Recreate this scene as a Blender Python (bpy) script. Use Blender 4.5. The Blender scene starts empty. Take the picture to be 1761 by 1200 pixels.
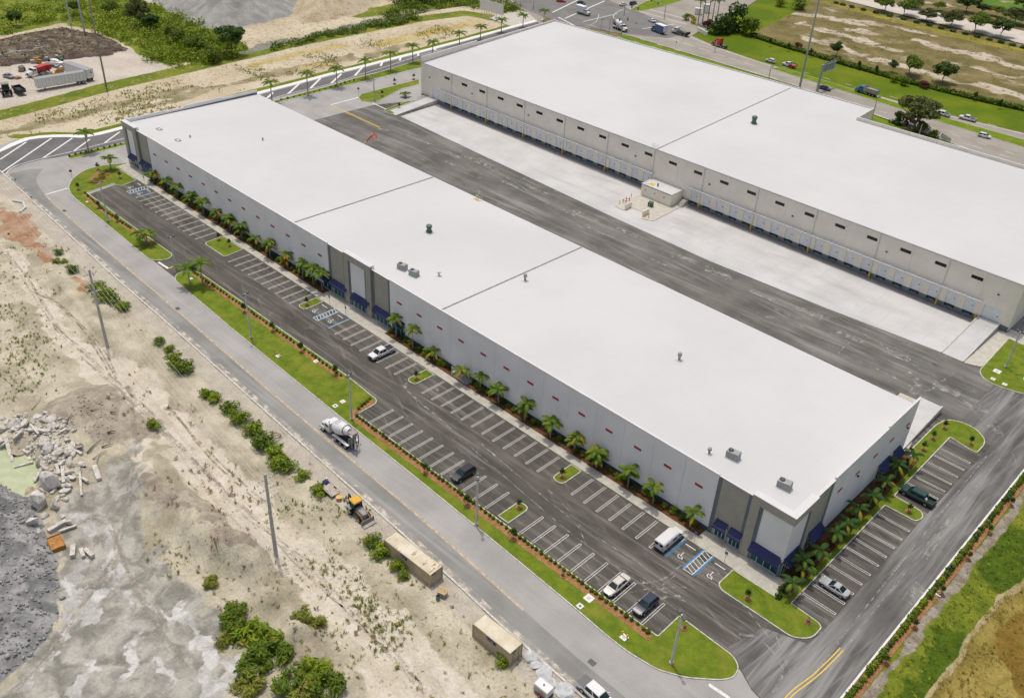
import bpy, math, random
import numpy as np
from mathutils import Vector, Matrix
random.seed(7); RNG=np.random.default_rng(11)
R=math.radians; sc=bpy.context.scene; COL=sc.collection
# ---------------------------------------------------------------- camera
IMW,IMH=1761,1200
F_PX=1583.74; YAW=2.318; PITCH=0.5915; ROLL=0.0546; CAM=np.array([35.892,-101.244,105.385])
_f=np.array([math.cos(YAW)*math.cos(PITCH),math.sin(YAW)*math.cos(PITCH),-math.sin(PITCH)])
_r=np.cross(_f,[0,0,1]);_r/=np.linalg.norm(_r);_u=np.cross(_r,_f)
_c,_s=math.cos(ROLL),math.sin(ROLL); CR=_c*_r+_s*_u; CU=-_s*_r+_c*_u
cd=bpy.data.cameras.new('camera'); cam=bpy.data.objects.new('camera',cd); COL.objects.link(cam)
cd.sensor_fit='HORIZONTAL'; cd.sensor_width=36; cd.lens=F_PX*36/IMW; cd.clip_start=1; cd.clip_end=6000
cam.matrix_world=Matrix(((CR[0],CU[0],-_f[0],CAM[0]),(CR[1],CU[1],-_f[1],CAM[1]),(CR[2],CU[2],-_f[2],CAM[2]),(0,0,0,1)))
sc.camera=cam
# ---------------------------------------------------------------- sky, sun, exposure
SUN_EL=R(75.5); sd=Vector((-0.93*math.cos(SUN_EL),0.37*math.cos(SUN_EL),math.sin(SUN_EL))).normalized()
w=bpy.data.worlds.new('World'); sc.world=w; w.use_nodes=True; nt=w.node_tree
sk=nt.nodes.new('ShaderNodeTexSky'); sk.sky_type='NISHITA'; sk.sun_disc=False; sk.sun_elevation=SUN_EL
sk.sun_rotation=math.atan2(sd.x,sd.y); sk.air_density=0.8; sk.dust_density=5.0; sk.ozone_density=0.5
nt.links.new(sk.outputs[0],nt.nodes['Background'].inputs[0]); nt.nodes['Background'].inputs[1].default_value=0.15
sl=bpy.data.lights.new('sun','SUN'); sl.energy=2.0; sl.angle=R(0.5); sl.color=(1,.965,.885)
so=bpy.data.objects.new('sun',sl); COL.objects.link(so); so.rotation_euler=sd.to_track_quat('Z','Y').to_euler(); so.location=(0,0,200)
sc.view_settings.view_transform='Standard'; sc.view_settings.look='None'; sc.view_settings.exposure=-0.2; sc.view_settings.gamma=1
sc.render.engine='CYCLES'; sc.cycles.use_denoising=True; sc.cycles.max_bounces=6; sc.cycles.diffuse_bounces=3; sc.cycles.transparent_max_bounces=8
# ---------------------------------------------------------------- photo pixel -> place (distance from the surface touched)
def _ray(u,v): return _f+CR*((u-IMW/2)/F_PX)+CU*(-(v-IMH/2)/F_PX)
def G(u,v,z=0.0):
    d=_ray(u,v); t=(z-CAM[2])/d[2]; p=CAM+t*d; return (float(p[0]),float(p[1]))
def FY(u,v,y):
    d=_ray(u,v); p=CAM+d*((y-CAM[1])/d[1]); return float(p[0]),float(p[2])
def FX(u,v,x):
    d=_ray(u,v); p=CAM+d*((x-CAM[0])/d[0]); return float(p[1]),float(p[2])
def crop(ox,oy,s,pts,z=0.0): return [G(ox+a/s,oy+b/s,z) for a,b in pts]
def hgt(p,v,z0=0.0):
    lo,hi=z0,z0+80
    for _ in range(40):
        m=(lo+hi)/2; q=np.array([p[0],p[1],m])-CAM; vv=IMH/2-F_PX*(q@CU)/(q@_f)
        if vv>v: lo=m
        else: hi=m
    return lo-z0
# ---------------------------------------------------------------- nodes / materials
class NT:
    def __init__(s,name):
        s.m=bpy.data.materials.new(name); s.m.use_nodes=True; s.t=s.m.node_tree; s.b=s.t.nodes['Principled BSDF']; s._pos=None
    def n(s,t): return s.t.nodes.new(t)
    def l(s,a,b): s.t.links.new(a,b)
    def pos(s):
        if s._pos is None: s._pos=s.n('ShaderNodeNewGeometry').outputs['Position']
        return s._pos
    def vec(s,sx=1,sy=1,sz=1,rz=0,src=None):
        r=s.n('ShaderNodeMapping'); r.inputs['Rotation'].default_value=(0,0,-rz); s.l(src or s.pos(),r.inputs['Vector']); m=s.n('ShaderNodeMapping'); m.inputs['Scale'].default_value=(sx,sy,sz); s.l(r.outputs[0],m.inputs['Vector']); return m.outputs[0]
    def noise(s,scale,detail=4,vec=None,rough=.55,dist=0):
        k=s.n('ShaderNodeTexNoise'); k.inputs['Scale'].default_value=scale; k.inputs['Detail'].default_value=detail; k.inputs['Roughness'].default_value=rough; k.inputs['Distortion'].default_value=dist
        s.l(vec or s.pos(),k.inputs['Vector']); return k.outputs['Fac']
    def voro(s,scale,vec=None,out='Distance'):
        k=s.n('ShaderNodeTexVoronoi'); k.inputs['Scale'].default_value=scale; s.l(vec or s.pos(),k.inputs['Vector']); return k.outputs[out]
    def mr(s,v,a,b,c=0,d=1,smooth=True):
        k=s.n('ShaderNodeMapRange'); k.interpolation_type='SMOOTHSTEP' if smooth else 'LINEAR'; k.clamp=True if not smooth else k.clamp
        s.l(v,k.inputs['Value'])
        for i,x in zip(('From Min','From Max','To Min','To Max'),(a,b,c,d)): k.inputs[i].default_value=x
        return k.outputs['Result']
    def math(s,op,a,b):
        k=s.n('ShaderNodeMath'); k.operation=op
        for i,x in ((0,a),(1,b)):
            if isinstance(x,(int,float)): k.inputs[i].default_value=x
            else: s.l(x,k.inputs[i])
        return k.outputs[0]
    def mix(s,fac,a,b,mode='MIX'):
        k=s.n('ShaderNodeMix'); k.data_type='RGBA'; k.blend_type=mode
        for i,x in ((0,fac),(6,a),(7,b)):
            if isinstance(x,(int,float)): k.inputs[i].default_value=x
            elif isinstance(x,tuple): k.inputs[i].default_value=(*x[:3],1)
            else: s.l(x,k.inputs[i])
        return k.outputs[2]
    def attr(s,name):
        k=s.n('ShaderNodeAttribute'); k.attribute_name=name; return k.outputs['Fac']
    def rnd(s): return s.n('ShaderNodeObjectInfo').outputs['Random']
    def color(s,c): s.l(c,s.b.inputs['Base Color'])
    def bump(s,h,strength=.3,dist=.05):
        k=s.n('ShaderNodeBump'); k.inputs['Strength'].default_value=strength; k.inputs['Distance'].default_value=dist; s.l(h,k.inputs['Height']); s.l(k.outputs[0],s.b.inputs['Normal'])
    def done(s,rough=.8,metal=0,spec=.5):
        s.b.inputs['Roughness'].default_value=rough; s.b.inputs['Metallic'].default_value=metal; s.b.inputs['Specular IOR Level'].default_value=spec; return s.m
def sc3(c,k): return tuple(min(1,x*k) for x in c)
M={}
def mat(name,c,rough=.7,var=.12,scale=1.5,metal=0,bump=0,spec=.4,rand=0):
    if name in M: return M[name]
    t=NT(name); n=t.noise(scale,5)
    col=t.mix(t.mr(n,.3,.7),sc3(c,1-var),sc3(c,1+var))
    if rand: col=t.mix(t.math('MULTIPLY',t.rnd(),rand),col,sc3(c,.45))
    t.color(col)
    if bump: t.bump(t.noise(scale*6,3),bump,.03)
    M[name]=t.done(rough,metal,spec); return M[name]
def leafmat(name,c1,c2,c3=None,trans=.25):
    t=NT(name); col=t.mix(t.mr(t.noise(.9,4),.35,.65),c1,c2)
    if c3: col=t.mix(t.mr(t.noise(.45,3),.55,.72),col,c3)
    col=t.mix(t.math('MULTIPLY',t.rnd(),.35),col,sc3(c1,.6)); t.color(col)
    t.done(.6,0,.25)
    tr=t.n('ShaderNodeBsdfTranslucent'); t.l(col,tr.inputs[0]); mx=t.n('ShaderNodeMixShader'); mx.inputs[0].default_value=trans
    t.l(t.b.outputs[0],mx.inputs[1]); t.l(tr.outputs[0],mx.inputs[2]); t.l(mx.outputs[0],t.t.nodes['Material Output'].inputs[0]); M[name]=t.m; return t.m
# ---------------------------------------------------------------- mesh builder
class MB:
    def __init__(s): s.v=[]; s.f=[]; s.mi=[]
    def add(s,vs,fs,m=0):
        o=len(s.v); s.v+=[tuple(map(float,p)) for p in vs]; s.f+=[tuple(i+o for i in f) for f in fs]; s.mi+=[m]*len(fs); return s
    def bx(s,x0,x1,y0,y1,z0,z1,m=0,T=None):
        vs=[(x0,y0,z0),(x1,y0,z0),(x1,y1,z0),(x0,y1,z0),(x0,y0,z1),(x1,y0,z1),(x1,y1,z1),(x0,y1,z1)]
        if T is not None: vs=[tuple(T@Vector(p)) for p in vs]
        return s.add(vs,[(0,3,2,1),(4,5,6,7),(0,1,5,4),(1,2,6,5),(2,3,7,6),(3,0,4,7)],m)
    def prism(s,poly,z0,z1,m=0,bottom=True):
        n=len(poly); a=sum(poly[i][0]*poly[(i+1)%n][1]-poly[(i+1)%n][0]*poly[i][1] for i in range(n))
        if a<0: poly=poly[::-1]
        vs=[(x,y,z0) for x,y in poly]+[(x,y,z1) for x,y in poly]
        fs=[tuple(range(n,2*n))]+[(i,(i+1)%n,n+(i+1)%n,n+i) for i in range(n)]
        if bottom: fs.append(tuple(range(n-1,-1,-1)))
        return s.add(vs,fs,m)
    def xzprism(s,poly,y0,y1,m=0):   # polygon in x,z extruded along y
        n=len(poly); a=sum(poly[i][0]*poly[(i+1)%n][1]-poly[(i+1)%n][0]*poly[i][1] for i in range(n))
        if a<0: poly=poly[::-1]
        vs=[(x,y0,z) for x,z in poly]+[(x,y1,z) for x,z in poly]
        return s.add(vs,[tuple(range(n)),tuple(range(2*n-1,n-1,-1))]+[(i,n+i,n+(i+1)%n,(i+1)%n) for i in range(n)],m)
    def sheet(s,poly,z,m=0):
        n=len(poly); a=sum(poly[i][0]*poly[(i+1)%n][1]-poly[(i+1)%n][0]*poly[i][1] for i in range(n))
        if a<0: poly=poly[::-1]
        return s.add([(x,y,z) for x,y in poly],[tuple(range(n))],m)
    def loft(s,rings,m=0,cap=True,closed=True):
        n=len(rings[0]); vs=[p for r in rings for p in r]; fs=[]
        for k in range(len(rings)-1):
            for i in range(n if closed else n-1):
                j=(i+1)%n; fs.append((k*n+i,k*n+j,(k+1)*n+j,(k+1)*n+i))
        if cap: fs+= [tuple(range(n-1,-1,-1)),tuple(range((len(rings)-1)*n,len(rings)*n))]
        return s.add(vs,fs,m)
    def tube(s,path,rad,n=6,m=0):
        rings=[]; P=[Vector(p) for p in path]
        if not isinstance(rad,(list,tuple)): rad=[rad]*len(P)
        for i,p in enumerate(P):
            d=(P[min(i+1,len(P)-1)]-P[max(i-1,0)]).normalized(); a=d.orthogonal().normalized()
            if abs(d.z)<.99: a=d.cross(Vector((0,0,1))).normalized()
            b=a.cross(d)
            rings.append([tuple(p+(a*math.cos(t)+b*math.sin(t))*rad[i]) for t in [2*math.pi*k/n for k in range(n)]])
        return s.loft(rings,m)
    def ribbon(s,path,wd,z,m=0):
        P=[Vector((p[0],p[1])) for p in path]; L=[];Q=[]
        for i,p in enumerate(P):
            d=(P[min(i+1,len(P)-1)]-P[max(i-1,0)]).normalized(); nrm=Vector((-d.y,d.x))*wd/2
            L.append(p+nrm);Q.append(p-nrm)
        k=len(P); zz=z if callable(z) else (lambda x,y:z)
        vs=[(a.x,a.y,zz(a.x,a.y)) for a in Q]+[(a.x,a.y,zz(a.x,a.y)) for a in L]
        return s.add(vs,[(i,i+1,k+i+1,k+i) for i in range(k-1)],m)
    def mesh(s,name,mats,smooth=False):
        me=bpy.data.meshes.new(name); me.from_pydata(s.v,[],s.f)
        for k in (mats if isinstance(mats,(list,tuple)) else [mats]): me.materials.append(k)
        if len(s.mi): me.polygons.foreach_set('material_index',s.mi)
        if smooth:
            me.polygons.foreach_set('use_smooth',[True]*len(me.polygons))
            try: me.set_sharp_from_angle(angle=R(38))
            except Exception: pass
        me.update(); return me
    def build(s,name,mats,parent=None,loc=None,rz=0,smooth=False,label=None): return link(name,s.mesh(name,mats,smooth),parent,loc,rz,label)
def link(name,me,parent=None,loc=None,rz=0,label=None):
    o=bpy.data.objects.new(name,me); COL.objects.link(o)
    if parent is not None: o.parent=parent
    if loc is not None: o.location=loc
    if rz: o.rotation_euler=(0,0,rz)
    if label: o['label']=label
    return o
def tag(o,label,cat,group=None):
    o['label']=label; o['category']=cat
    if 'kind' not in o: o['kind']='thing'
    if group: o['group']=group
    return o
def thing(name,label,cat,loc=(0,0,0),rz=0,group=None):
    o=bpy.data.objects.new(name,None); COL.objects.link(o); o.empty_display_size=.5; o.location=loc; o.rotation_euler=(0,0,rz); return tag(o,label,cat,group)
def structure(o,label=None,cat=None):
    o['kind']='structure'
    if label: o['label']=label
    if cat: o['category']=cat
    return o
ORD=['first','second','third','fourth','fifth','sixth','seventh','eighth','ninth','tenth','eleventh','twelfth','thirteenth','fourteenth','fifteenth','sixteenth','seventeenth','eighteenth','nineteenth','twentieth']
TENS=['','','twent','thirt','fort','fift','sixt','sevent','eight','ninet']
def ordn(i):
    n=i+1
    if n<=20: return ORD[n-1]
    return TENS[n//10]+('ieth' if n%10==0 else 'y-'+ORD[n%10-1])
def numpymesh(name,V,Fq,mats,smooth=False,mi=None):
    me=bpy.data.meshes.new(name); k=Fq.shape[1]
    me.vertices.add(len(V)); me.vertices.foreach_set('co',np.ascontiguousarray(V,dtype=np.float32).ravel())
    me.loops.add(Fq.size); me.loops.foreach_set('vertex_index',Fq.astype(np.int32).ravel())
    me.polygons.add(len(Fq)); me.polygons.foreach_set('loop_start',(np.arange(len(Fq))*k).astype(np.int32))
    for q in (mats if isinstance(mats,(list,tuple)) else [mats]): me.materials.append(q)
    if mi is not None: me.polygons.foreach_set('material_index',mi.astype(np.int32))
    if smooth: me.polygons.foreach_set('use_smooth',np.ones(len(Fq),dtype=bool))
    me.update(calc_edges=True); return me
# ---------------------------------------------------------------- 2d geometry
def roundpoly(pts,r,n=5):
    out=[];k=len(pts)
    for i in range(k):
        p=Vector(pts[i]); a=Vector(pts[i-1])-p; b=Vector(pts[(i+1)%k])-p; rr=r[i] if isinstance(r,(list,tuple)) else r
        d=min(rr,a.length*.45,b.length*.45)
        if d<.05: out.append(tuple(p)); continue
        A=p+a.normalized()*d; B=p+b.normalized()*d
        for j in range(n+1):
            t=j/n; q=A*(1-t)**2+p*2*t*(1-t)+B*t*t; out.append((q.x,q.y))
    return out
def inset(poly,d):
    n=len(poly); a=sum(poly[i][0]*poly[(i+1)%n][1]-poly[(i+1)%n][0]*poly[i][1] for i in range(n)); sgn=1 if a>0 else -1; out=[]
    for i in range(n):
        p0=Vector(poly[i-1]);p=Vector(poly[i]);p1=Vector(poly[(i+1)%n]); e0=(p-p0); e1=(p1-p)
        if e0.length<1e-6 or e1.length<1e-6: out.append(tuple(p)); continue
        e0.normalize();e1.normalize(); n0=Vector((-e0.y,e0.x))*sgn; n1=Vector((-e1.y,e1.x))*sgn; m=(n0+n1)
        if m.length<1e-3: m=n0
        m.normalize(); k=1/max(.35,m.dot(n0)); out.append(tuple(p+m*d*k))
    return out
def smoothpath(pts,n=6):
    out=[];P=[Vector(p) for p in pts]
    for i in range(len(P)-1):
        p0=P[max(i-1,0)];p1=P[i];p2=P[i+1];p3=P[min(i+2,len(P)-1)]
        for j in range(n):
            t=j/n; out.append(tuple(.5*((2*p1)+(-p0+p2)*t+(2*p0-5*p1+4*p2-p3)*t*t+(-p0+3*p1-3*p2+p3)*t**3)))
    out.append(tuple(P[-1])); return out
def sdist(X,Y,poly):      # signed distance, + inside
    P=np.array(poly); d=np.full(X.shape,1e9); ins=np.zeros(X.shape,bool); n=len(P)
    for i in range(n):
        a=P[i];b=P[(i+1)%n]; e=b-a; t=np.clip(((X-a[0])*e[0]+(Y-a[1])*e[1])/(e@e+1e-9),0,1)
        d=np.minimum(d,np.hypot(X-a[0]-t*e[0],Y-a[1]-t*e[1]))
        c=((a[1]>Y)!=(b[1]>Y))&(X<(b[0]-a[0])*(Y-a[1])/(b[1]-a[1]+1e-12)+a[0]); ins^=c
    return np.where(ins,d,-d)
def ldist(X,Y,path):
    P=np.array(path); d=np.full(np.shape(X),1e9)
    for i in range(len(P)-1):
        a=P[i];b=P[i+1]; e=b-a; t=np.clip(((X-a[0])*e[0]+(Y-a[1])*e[1])/(e@e+1e-9),0,1); d=np.minimum(d,np.hypot(X-a[0]-t*e[0],Y-a[1]-t*e[1]))
    return d
_pt=RNG.random((256,256))
def vnoise(X,Y):
    xi=np.floor(X).astype(int);yi=np.floor(Y).astype(int);fx=X-xi;fy=Y-yi;fx=fx*fx*(3-2*fx);fy=fy*fy*(3-2*fy)
    g=lambda i,j:_pt[i%256,j%256]
    return (g(xi,yi)*(1-fx)+g(xi+1,yi)*fx)*(1-fy)+(g(xi,yi+1)*(1-fx)+g(xi+1,yi+1)*fx)*fy
def fbm(X,Y,s,o=4):
    r=0;a=.5
    for k in range(o): r=r+a*vnoise(X*s+17*k,Y*s+31*k); s*=2.03;a*=.5
    return r/.94
def sstep(d,a,b): t=np.clip((d-a)/(b-a),0,1); return t*t*(3-2*t)
# ================================================================ ground materials
def layermat(name,base,layers,speck=None,bump=.5,rough=.95,fine=.22):
    base=(sc3(base[0],.80),sc3(base[1],.80),base[2]); layers=[(a,sc3(d1,.80),sc3(d2,.80),ds,es,ea) for a,d1,d2,ds,es,ea in layers]; speck=[(q[0],q[1],q[2],sc3(q[3],.85),q[4]) for q in speck] if speck else None
    t=NT(name); c1,c2,s=base; col=t.mix(t.mr(t.noise(s,6),.32,.68),c1,c2)
    for a,d1,d2,ds,es,ea in layers:
        lc=t.mix(t.mr(t.noise(ds,6,dist=.6),.35,.66),d1,d2); f=t.math('ADD',t.attr(a),t.math('MULTIPLY',t.math('SUBTRACT',t.noise(es,5),.5),ea))
        col=t.mix(t.mr(f,.4,.6),col,lc)
    if speck:
        for sc_,lo,hi,cc,at in speck:
            f=t.mr(t.noise(sc_,3,rough=.7),lo,hi)
            if at: f=t.math('MULTIPLY',f,t.mr(t.attr(at),.2,.7))
            col=t.mix(f,col,cc)
    g=t.noise(2.6,5,rough=.7); col=t.mix(fine*2,col,t.mix(t.mr(g,.25,.75,smooth=False),(.5-fine,)*3,(.5+fine,)*3),'OVERLAY')
    t.color(col); t.bump(t.noise(1.4,6,rough=.65),bump,.25); return t.done(rough,0,.15)
def asphalt(name,c1,c2,streaks,dustc=(.42,.41,.38),patch=.25):
    t=NT(name); col=t.mix(t.mr(t.noise(.12,5),.3,.7),c1,c2); col=t.mix(t.mr(t.noise(6,4),.35,.7,0,.3),col,sc3(c2,1.3))
    for rot,sx,sy,lo,hi,amt in streaks:
        f=t.mr(t.noise(1,5,t.vec(sx,sy,1,rot),rough=.62,dist=.25),lo,hi,0,amt); f=t.math('MULTIPLY',f,t.mr(t.noise(.035,3),.3,.62,.25,1)); col=t.mix(f,col,dustc)
    col=t.mix(t.math('MULTIPLY',t.mr(t.noise(.3,6,rough=.7),.58,.8),patch),col,dustc)
    t.color(col); t.bump(t.noise(9,3),.25,.02); M[name]=t.done(.9,0,.2); return M[name]
SAND1=(.42,.375,.262); SAND2=(.69,.63,.475)
asphalt('asphalt_lot',(.060,.055,.046),(.105,.097,.082),[(0,.03,.8,.46,.74,.6),(.12,.05,1.2,.5,.76,.45),(-.4,.12,1.0,.54,.78,.4)],(.34,.325,.285),.5)
asphalt('asphalt_court',(.085,.081,.070),(.16,.152,.135),[(.03,.03,.5,.44,.74,.45),(-.09,.05,.8,.5,.77,.38),(.2,.09,1.5,.56,.8,.4)],(.44,.43,.40),.6)
asphalt('asphalt_side',(.075,.072,.066),(.145,.14,.13),[(math.pi/2+.05,.02,.5,.40,.66,.85),(math.pi/2-.1,.05,1.1,.46,.72,.6)],(.33,.325,.31),.35)
asphalt('asphalt_road',(.29,.28,.262),(.37,.36,.338),[(.025,.012,.35,.45,.7,.35)],(.5,.49,.46),.2)
asphalt('asphalt_road_worn',(.19,.19,.175),(.275,.27,.25),[(.025,.015,.5,.45,.7,.55)],(.44,.43,.40),.3)
asphalt('asphalt_dark',(.115,.112,.107),(.165,.16,.153),[(1.4,.03,.6,.5,.75,.35)],(.36,.35,.33),.25)
asphalt('asphalt_avenue',(.26,.235,.20),(.34,.31,.265),[(.03,.012,.4,.4,.7,.4)],(.44,.41,.36),.25)
asphalt('concrete_apron',(.475,.472,.455),(.565,.562,.545),[(.1,.05,.2,.48,.78,.6),(-.1,.02,.12,.5,.75,.4)],(.34,.335,.32),.25)
mat('concrete_walk',(.50,.475,.40),.85,.1,.8,bump=.1); mat('kerb',(.56,.54,.485),.85,.24,1.8); mat('kerb_white',(.74,.74,.71),.8,.06,1)
mat('paint_white',(.70,.70,.67),.75,.2,3); mat('paint_yellow',(.75,.52,.06),.7,.12,4); mat('paint_faded_yellow',(.44,.37,.26),.8,.25,1.5); mat('paint_blue',(.02,.23,.52),.7,.15,3)
def grassmat(name,c1,c2,c3,sc_=.5):
    t=NT(name); col=t.mix(t.mr(t.noise(sc_,6,rough=.65),.3,.7),c1,c2); col=t.mix(t.mr(t.noise(.22,5),.48,.74,0,.75),col,c3); col=t.mix(t.mr(t.noise(5,4,rough=.75),.48,.78,0,.5),col,sc3(c1,.5)); t.color(col)
    t.bump(t.noise(7,4,rough=.7),.9,.08); M[name]=t.done(.9,0,.15); return M[name]
grassmat('grass',(.10,.158,.012),(.18,.232,.020),(.25,.235,.035)); grassmat('grass_far',(.105,.18,.008),(.175,.24,.012),(.25,.255,.02),.2)
grassmat('mulch',(.26,.125,.055),(.42,.23,.11),(.17,.09,.04),2.0); grassmat('mulch_dark',(.10,.05,.025),(.20,.085,.035),(.07,.06,.02),1.5)
# ================================================================ paved outlines
road_edge=[(990,1185),(905,1110),(850,1062),(800,1015),(700,923),(562,800),(400,655),(300,565),(200,478),(116,400),(40,330),(8,300)]
outer=[G(*p) for p in road_edge]
outer=[(60,-39.6),(20,-38.4)]+outer+[(-229,-28.3),(-237,-26.5),(-241.5,-22.5),(-243.3,-16),G(47,240),G(90,235),G(140,236),G(169,231),G(210,221),(-233.5,30),G(449,160),G(513,144),G(567,129.5),G(623,116),G(720,91),G(800,70),G(880,48),G(925,36)]
road_poly=outer+[(-200,209),(-196,40),(-190,0),(-150,-8),(60,-8)]
ave_near=[(1900,345),(1600,233),(1510,200),(1372,149),(1161,85.5),(1070,58),(985,41),(935,29)]
ave_far=[(1190,62),(1230,80),(1300,104),(1420,140),(1600,190),(1900,263)]
ave_poly=[G(*p) for p in ave_near]+[G(925,37),G(905,20),G(870,6),G(835,-8),G(800,-40),G(1300,-60),G(1330,-18),G(1295,5),G(1235,44),G(1200,56)]+[G(*p) for p in ave_far]
lot_poly=[(17.25,-24.5),(17.25,140),(-8,140),(-8,101.2),(-196,101.2),(-203,82),(-203.5,44),(-200,42.5),(-197,30),(-197,-5),(-194,-21),(-100,-23.8),(-3,-24.0),G(1272,1150),G(1292,1185),G(1320,1215),(17.25,-27.5)]
GROUND=structure(MB().sheet([(-2500,-2500),(2500,-2500),(2500,2500),(-2500,2500)],-1.6).build('ground',layermat('sandy_ground',(SAND1,SAND2,.05),[])))
road=structure(MB().sheet(road_poly,0.0).build('road',M['asphalt_road']))
avenue=structure(MB().sheet(ave_poly,.004).build('avenue',M['asphalt_avenue']))
lot=structure(MB().sheet(lot_poly,.010).build('parking_lot',M['asphalt_lot']))
def sub(name,poly,z,m,parent,label=None): return MB().sheet(poly,z).build(name,M[m],parent,label=label)
# truck court between the buildings and the drive along the near end are dustier asphalt laid over the lot
sub('truck_court_paving',[(3.5,60.5),(3.5,82),(-4,81),(-8.6,81.2),(-9,81.3),(-97,79.5),(-189,82.5),(-203,82),(-203,44),(-199,43),(-10,43),(-9,60.2)],.016,'asphalt_court',lot)
sub('side_drive_paving',[(17.2,-24.4),(17.2,139),(-7.5,139),(-7.5,101),(3,85),(3.6,61),(10.5,58),(10.0,30),(10.0,-5),(9.6,-8.0),G(1311,1078),G(1253,1112),G(1270,1140),G(1290,1180),G(1316,1208)],.022,'asphalt_side',lot)
# worn outer lane of the service road and the dark turn lane
c4w=lambda *p:crop(0,180,5.336,p)
def lane(name,pts,m,z=.006): return sub(name,pts,z,m,road)
cl=[(60,-34.5)]+[G(*p) for p in [(990,1128),(900,1048),(700,870),(500,703),(300,530),(200,445),(100,357),(78,335)]]
lane('worn_lane_paving',cl+c4w((360,760),(330,690),(350,640),(400,590),(290,590),(180,612),(100,632))+[(x,y+.15) for x,y in outer[2:14]][::-1]+[(60,-39.4)],'asphalt_road_worn')
darkp=crop(0,180,5.336,[(0,435),(250,322),(480,298),(750,304),(900,280),(1120,224),(1150,222)])+[(-232.8,30)]+[G(449,163),G(513,146),G(567,131.5),G(623,118),G(720,93),G(800,72),G(880,50),(G(925,38))]+[G(935,50),G(880,66),G(800,92),G(720,116)]+crop(420,60,5.18,[(1200,330),(1000,375),(750,450),(500,510),(300,560)])+[(-226,30)]+crop(0,180,5.336,[(1165,345),(700,450),(560,480),(385,505),(230,545),(130,580),(75,618),(45,642),(0,630)])+[(-238,-24.5)]
lane('turn_lane_paving',darkp,'asphalt_dark',.008)
# ================================================================ terrain sheets
def terrain(name,x0,x1,y0,y1,step,hf,attrs,material,keep=None,warp=3.0,nowarp=()):
    xs=np.arange(x0,x1+step/2,step); ys=np.arange(y0,y1+step/2,step); X,Y=np.meshgrid(xs,ys); Z=hf(X,Y)
    nx,ny=len(xs),len(ys); V=np.stack([X.ravel(),Y.ravel(),Z.ravel()],1); i=np.arange(ny*nx).reshape(ny,nx)
    Fq=np.stack([i[:-1,:-1].ravel(),i[:-1,1:].ravel(),i[1:,1:].ravel(),i[1:,:-1].ravel()],1)
    if keep is not None:
        k=keep(X,Y).ravel(); Fq=Fq[k[Fq].any(1)]
    me=numpymesh(name,V,Fq,material,True)
    XW=X+warp*2*(fbm(X,Y,.13,4)-.5)+warp*.8*(fbm(X+50,Y,.5,3)-.5); YW=Y+warp*2*(fbm(X,Y+90,.13,4)-.5)+warp*.8*(fbm(X,Y+70,.5,3)-.5)
    for a,fn in attrs.items():
        A=me.attributes.new(a,'FLOAT','POINT'); A.data.foreach_set('value',fn(X,Y).astype(np.float32).ravel() if a in nowarp else fn(XW,YW).astype(np.float32).ravel())
    return structure(link(name,me))
def blob(X,Y,c,r,h,p=2): d=np.hypot(X-c[0],Y-c[1])/r; return h*np.clip(1-d**p,0,None)
def pm(poly,soft=1.0): return lambda X,Y: np.clip(.5+sdist(X,Y,poly)/(2*soft),0,1)
def lm(paths,soft=1.0): # list of (path,width)
    return lambda X,Y: np.clip(.5+np.max([wd/2-ldist(X,Y,p) for p,wd in paths],0)/(2*soft),0,1)
def PX(*pts): return [G(*p) for p in pts]
# ---- near dirt lot beyond the service road
heap=PX((-60,800),(30,815),(62,870),(98,960),(100,1040),(92,1085),(40,1140),(-20,1190),(-120,1300),(-220,1000)); heapc=G(-10,985)
pond=PX((-40,770),(40,772),(66,800),(62,825),(45,850),(28,842),(-30,812)); POND_Z=-.45
ridge=PX((258,838),(300,862),(350,905),(425,955)); ridge2=PX((425,955),(470,1035),(520,1100),(560,1200))
mud=PX((120,720),(170,700),(215,735)); conep=G(262,800); berm3=PX((30,640),(110,690)); cen_edge=[(x,y) for x,y in outer[:15]]
berms=[(PX((255,640),(330,710),(420,800),(500,880),(560,950)),.8,1.3),(PX((90,470),(150,540),(215,610)),.7,1.4),(PX((330,930),(420,975),(480,1050),(540,1130)),1.1,2.0),(PX((200,640),(290,740),(390,840)),.5,1.0),(PX((600,990),(700,1100),(780,1190)),.5,1.2),(PX((40,520),(80,600),(100,660)),.7,2.0),(PX((40,752),(80,760),(110,790)),1.3,6.0),(PX((75,800),(90,850)),.8,4.0)]
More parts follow.
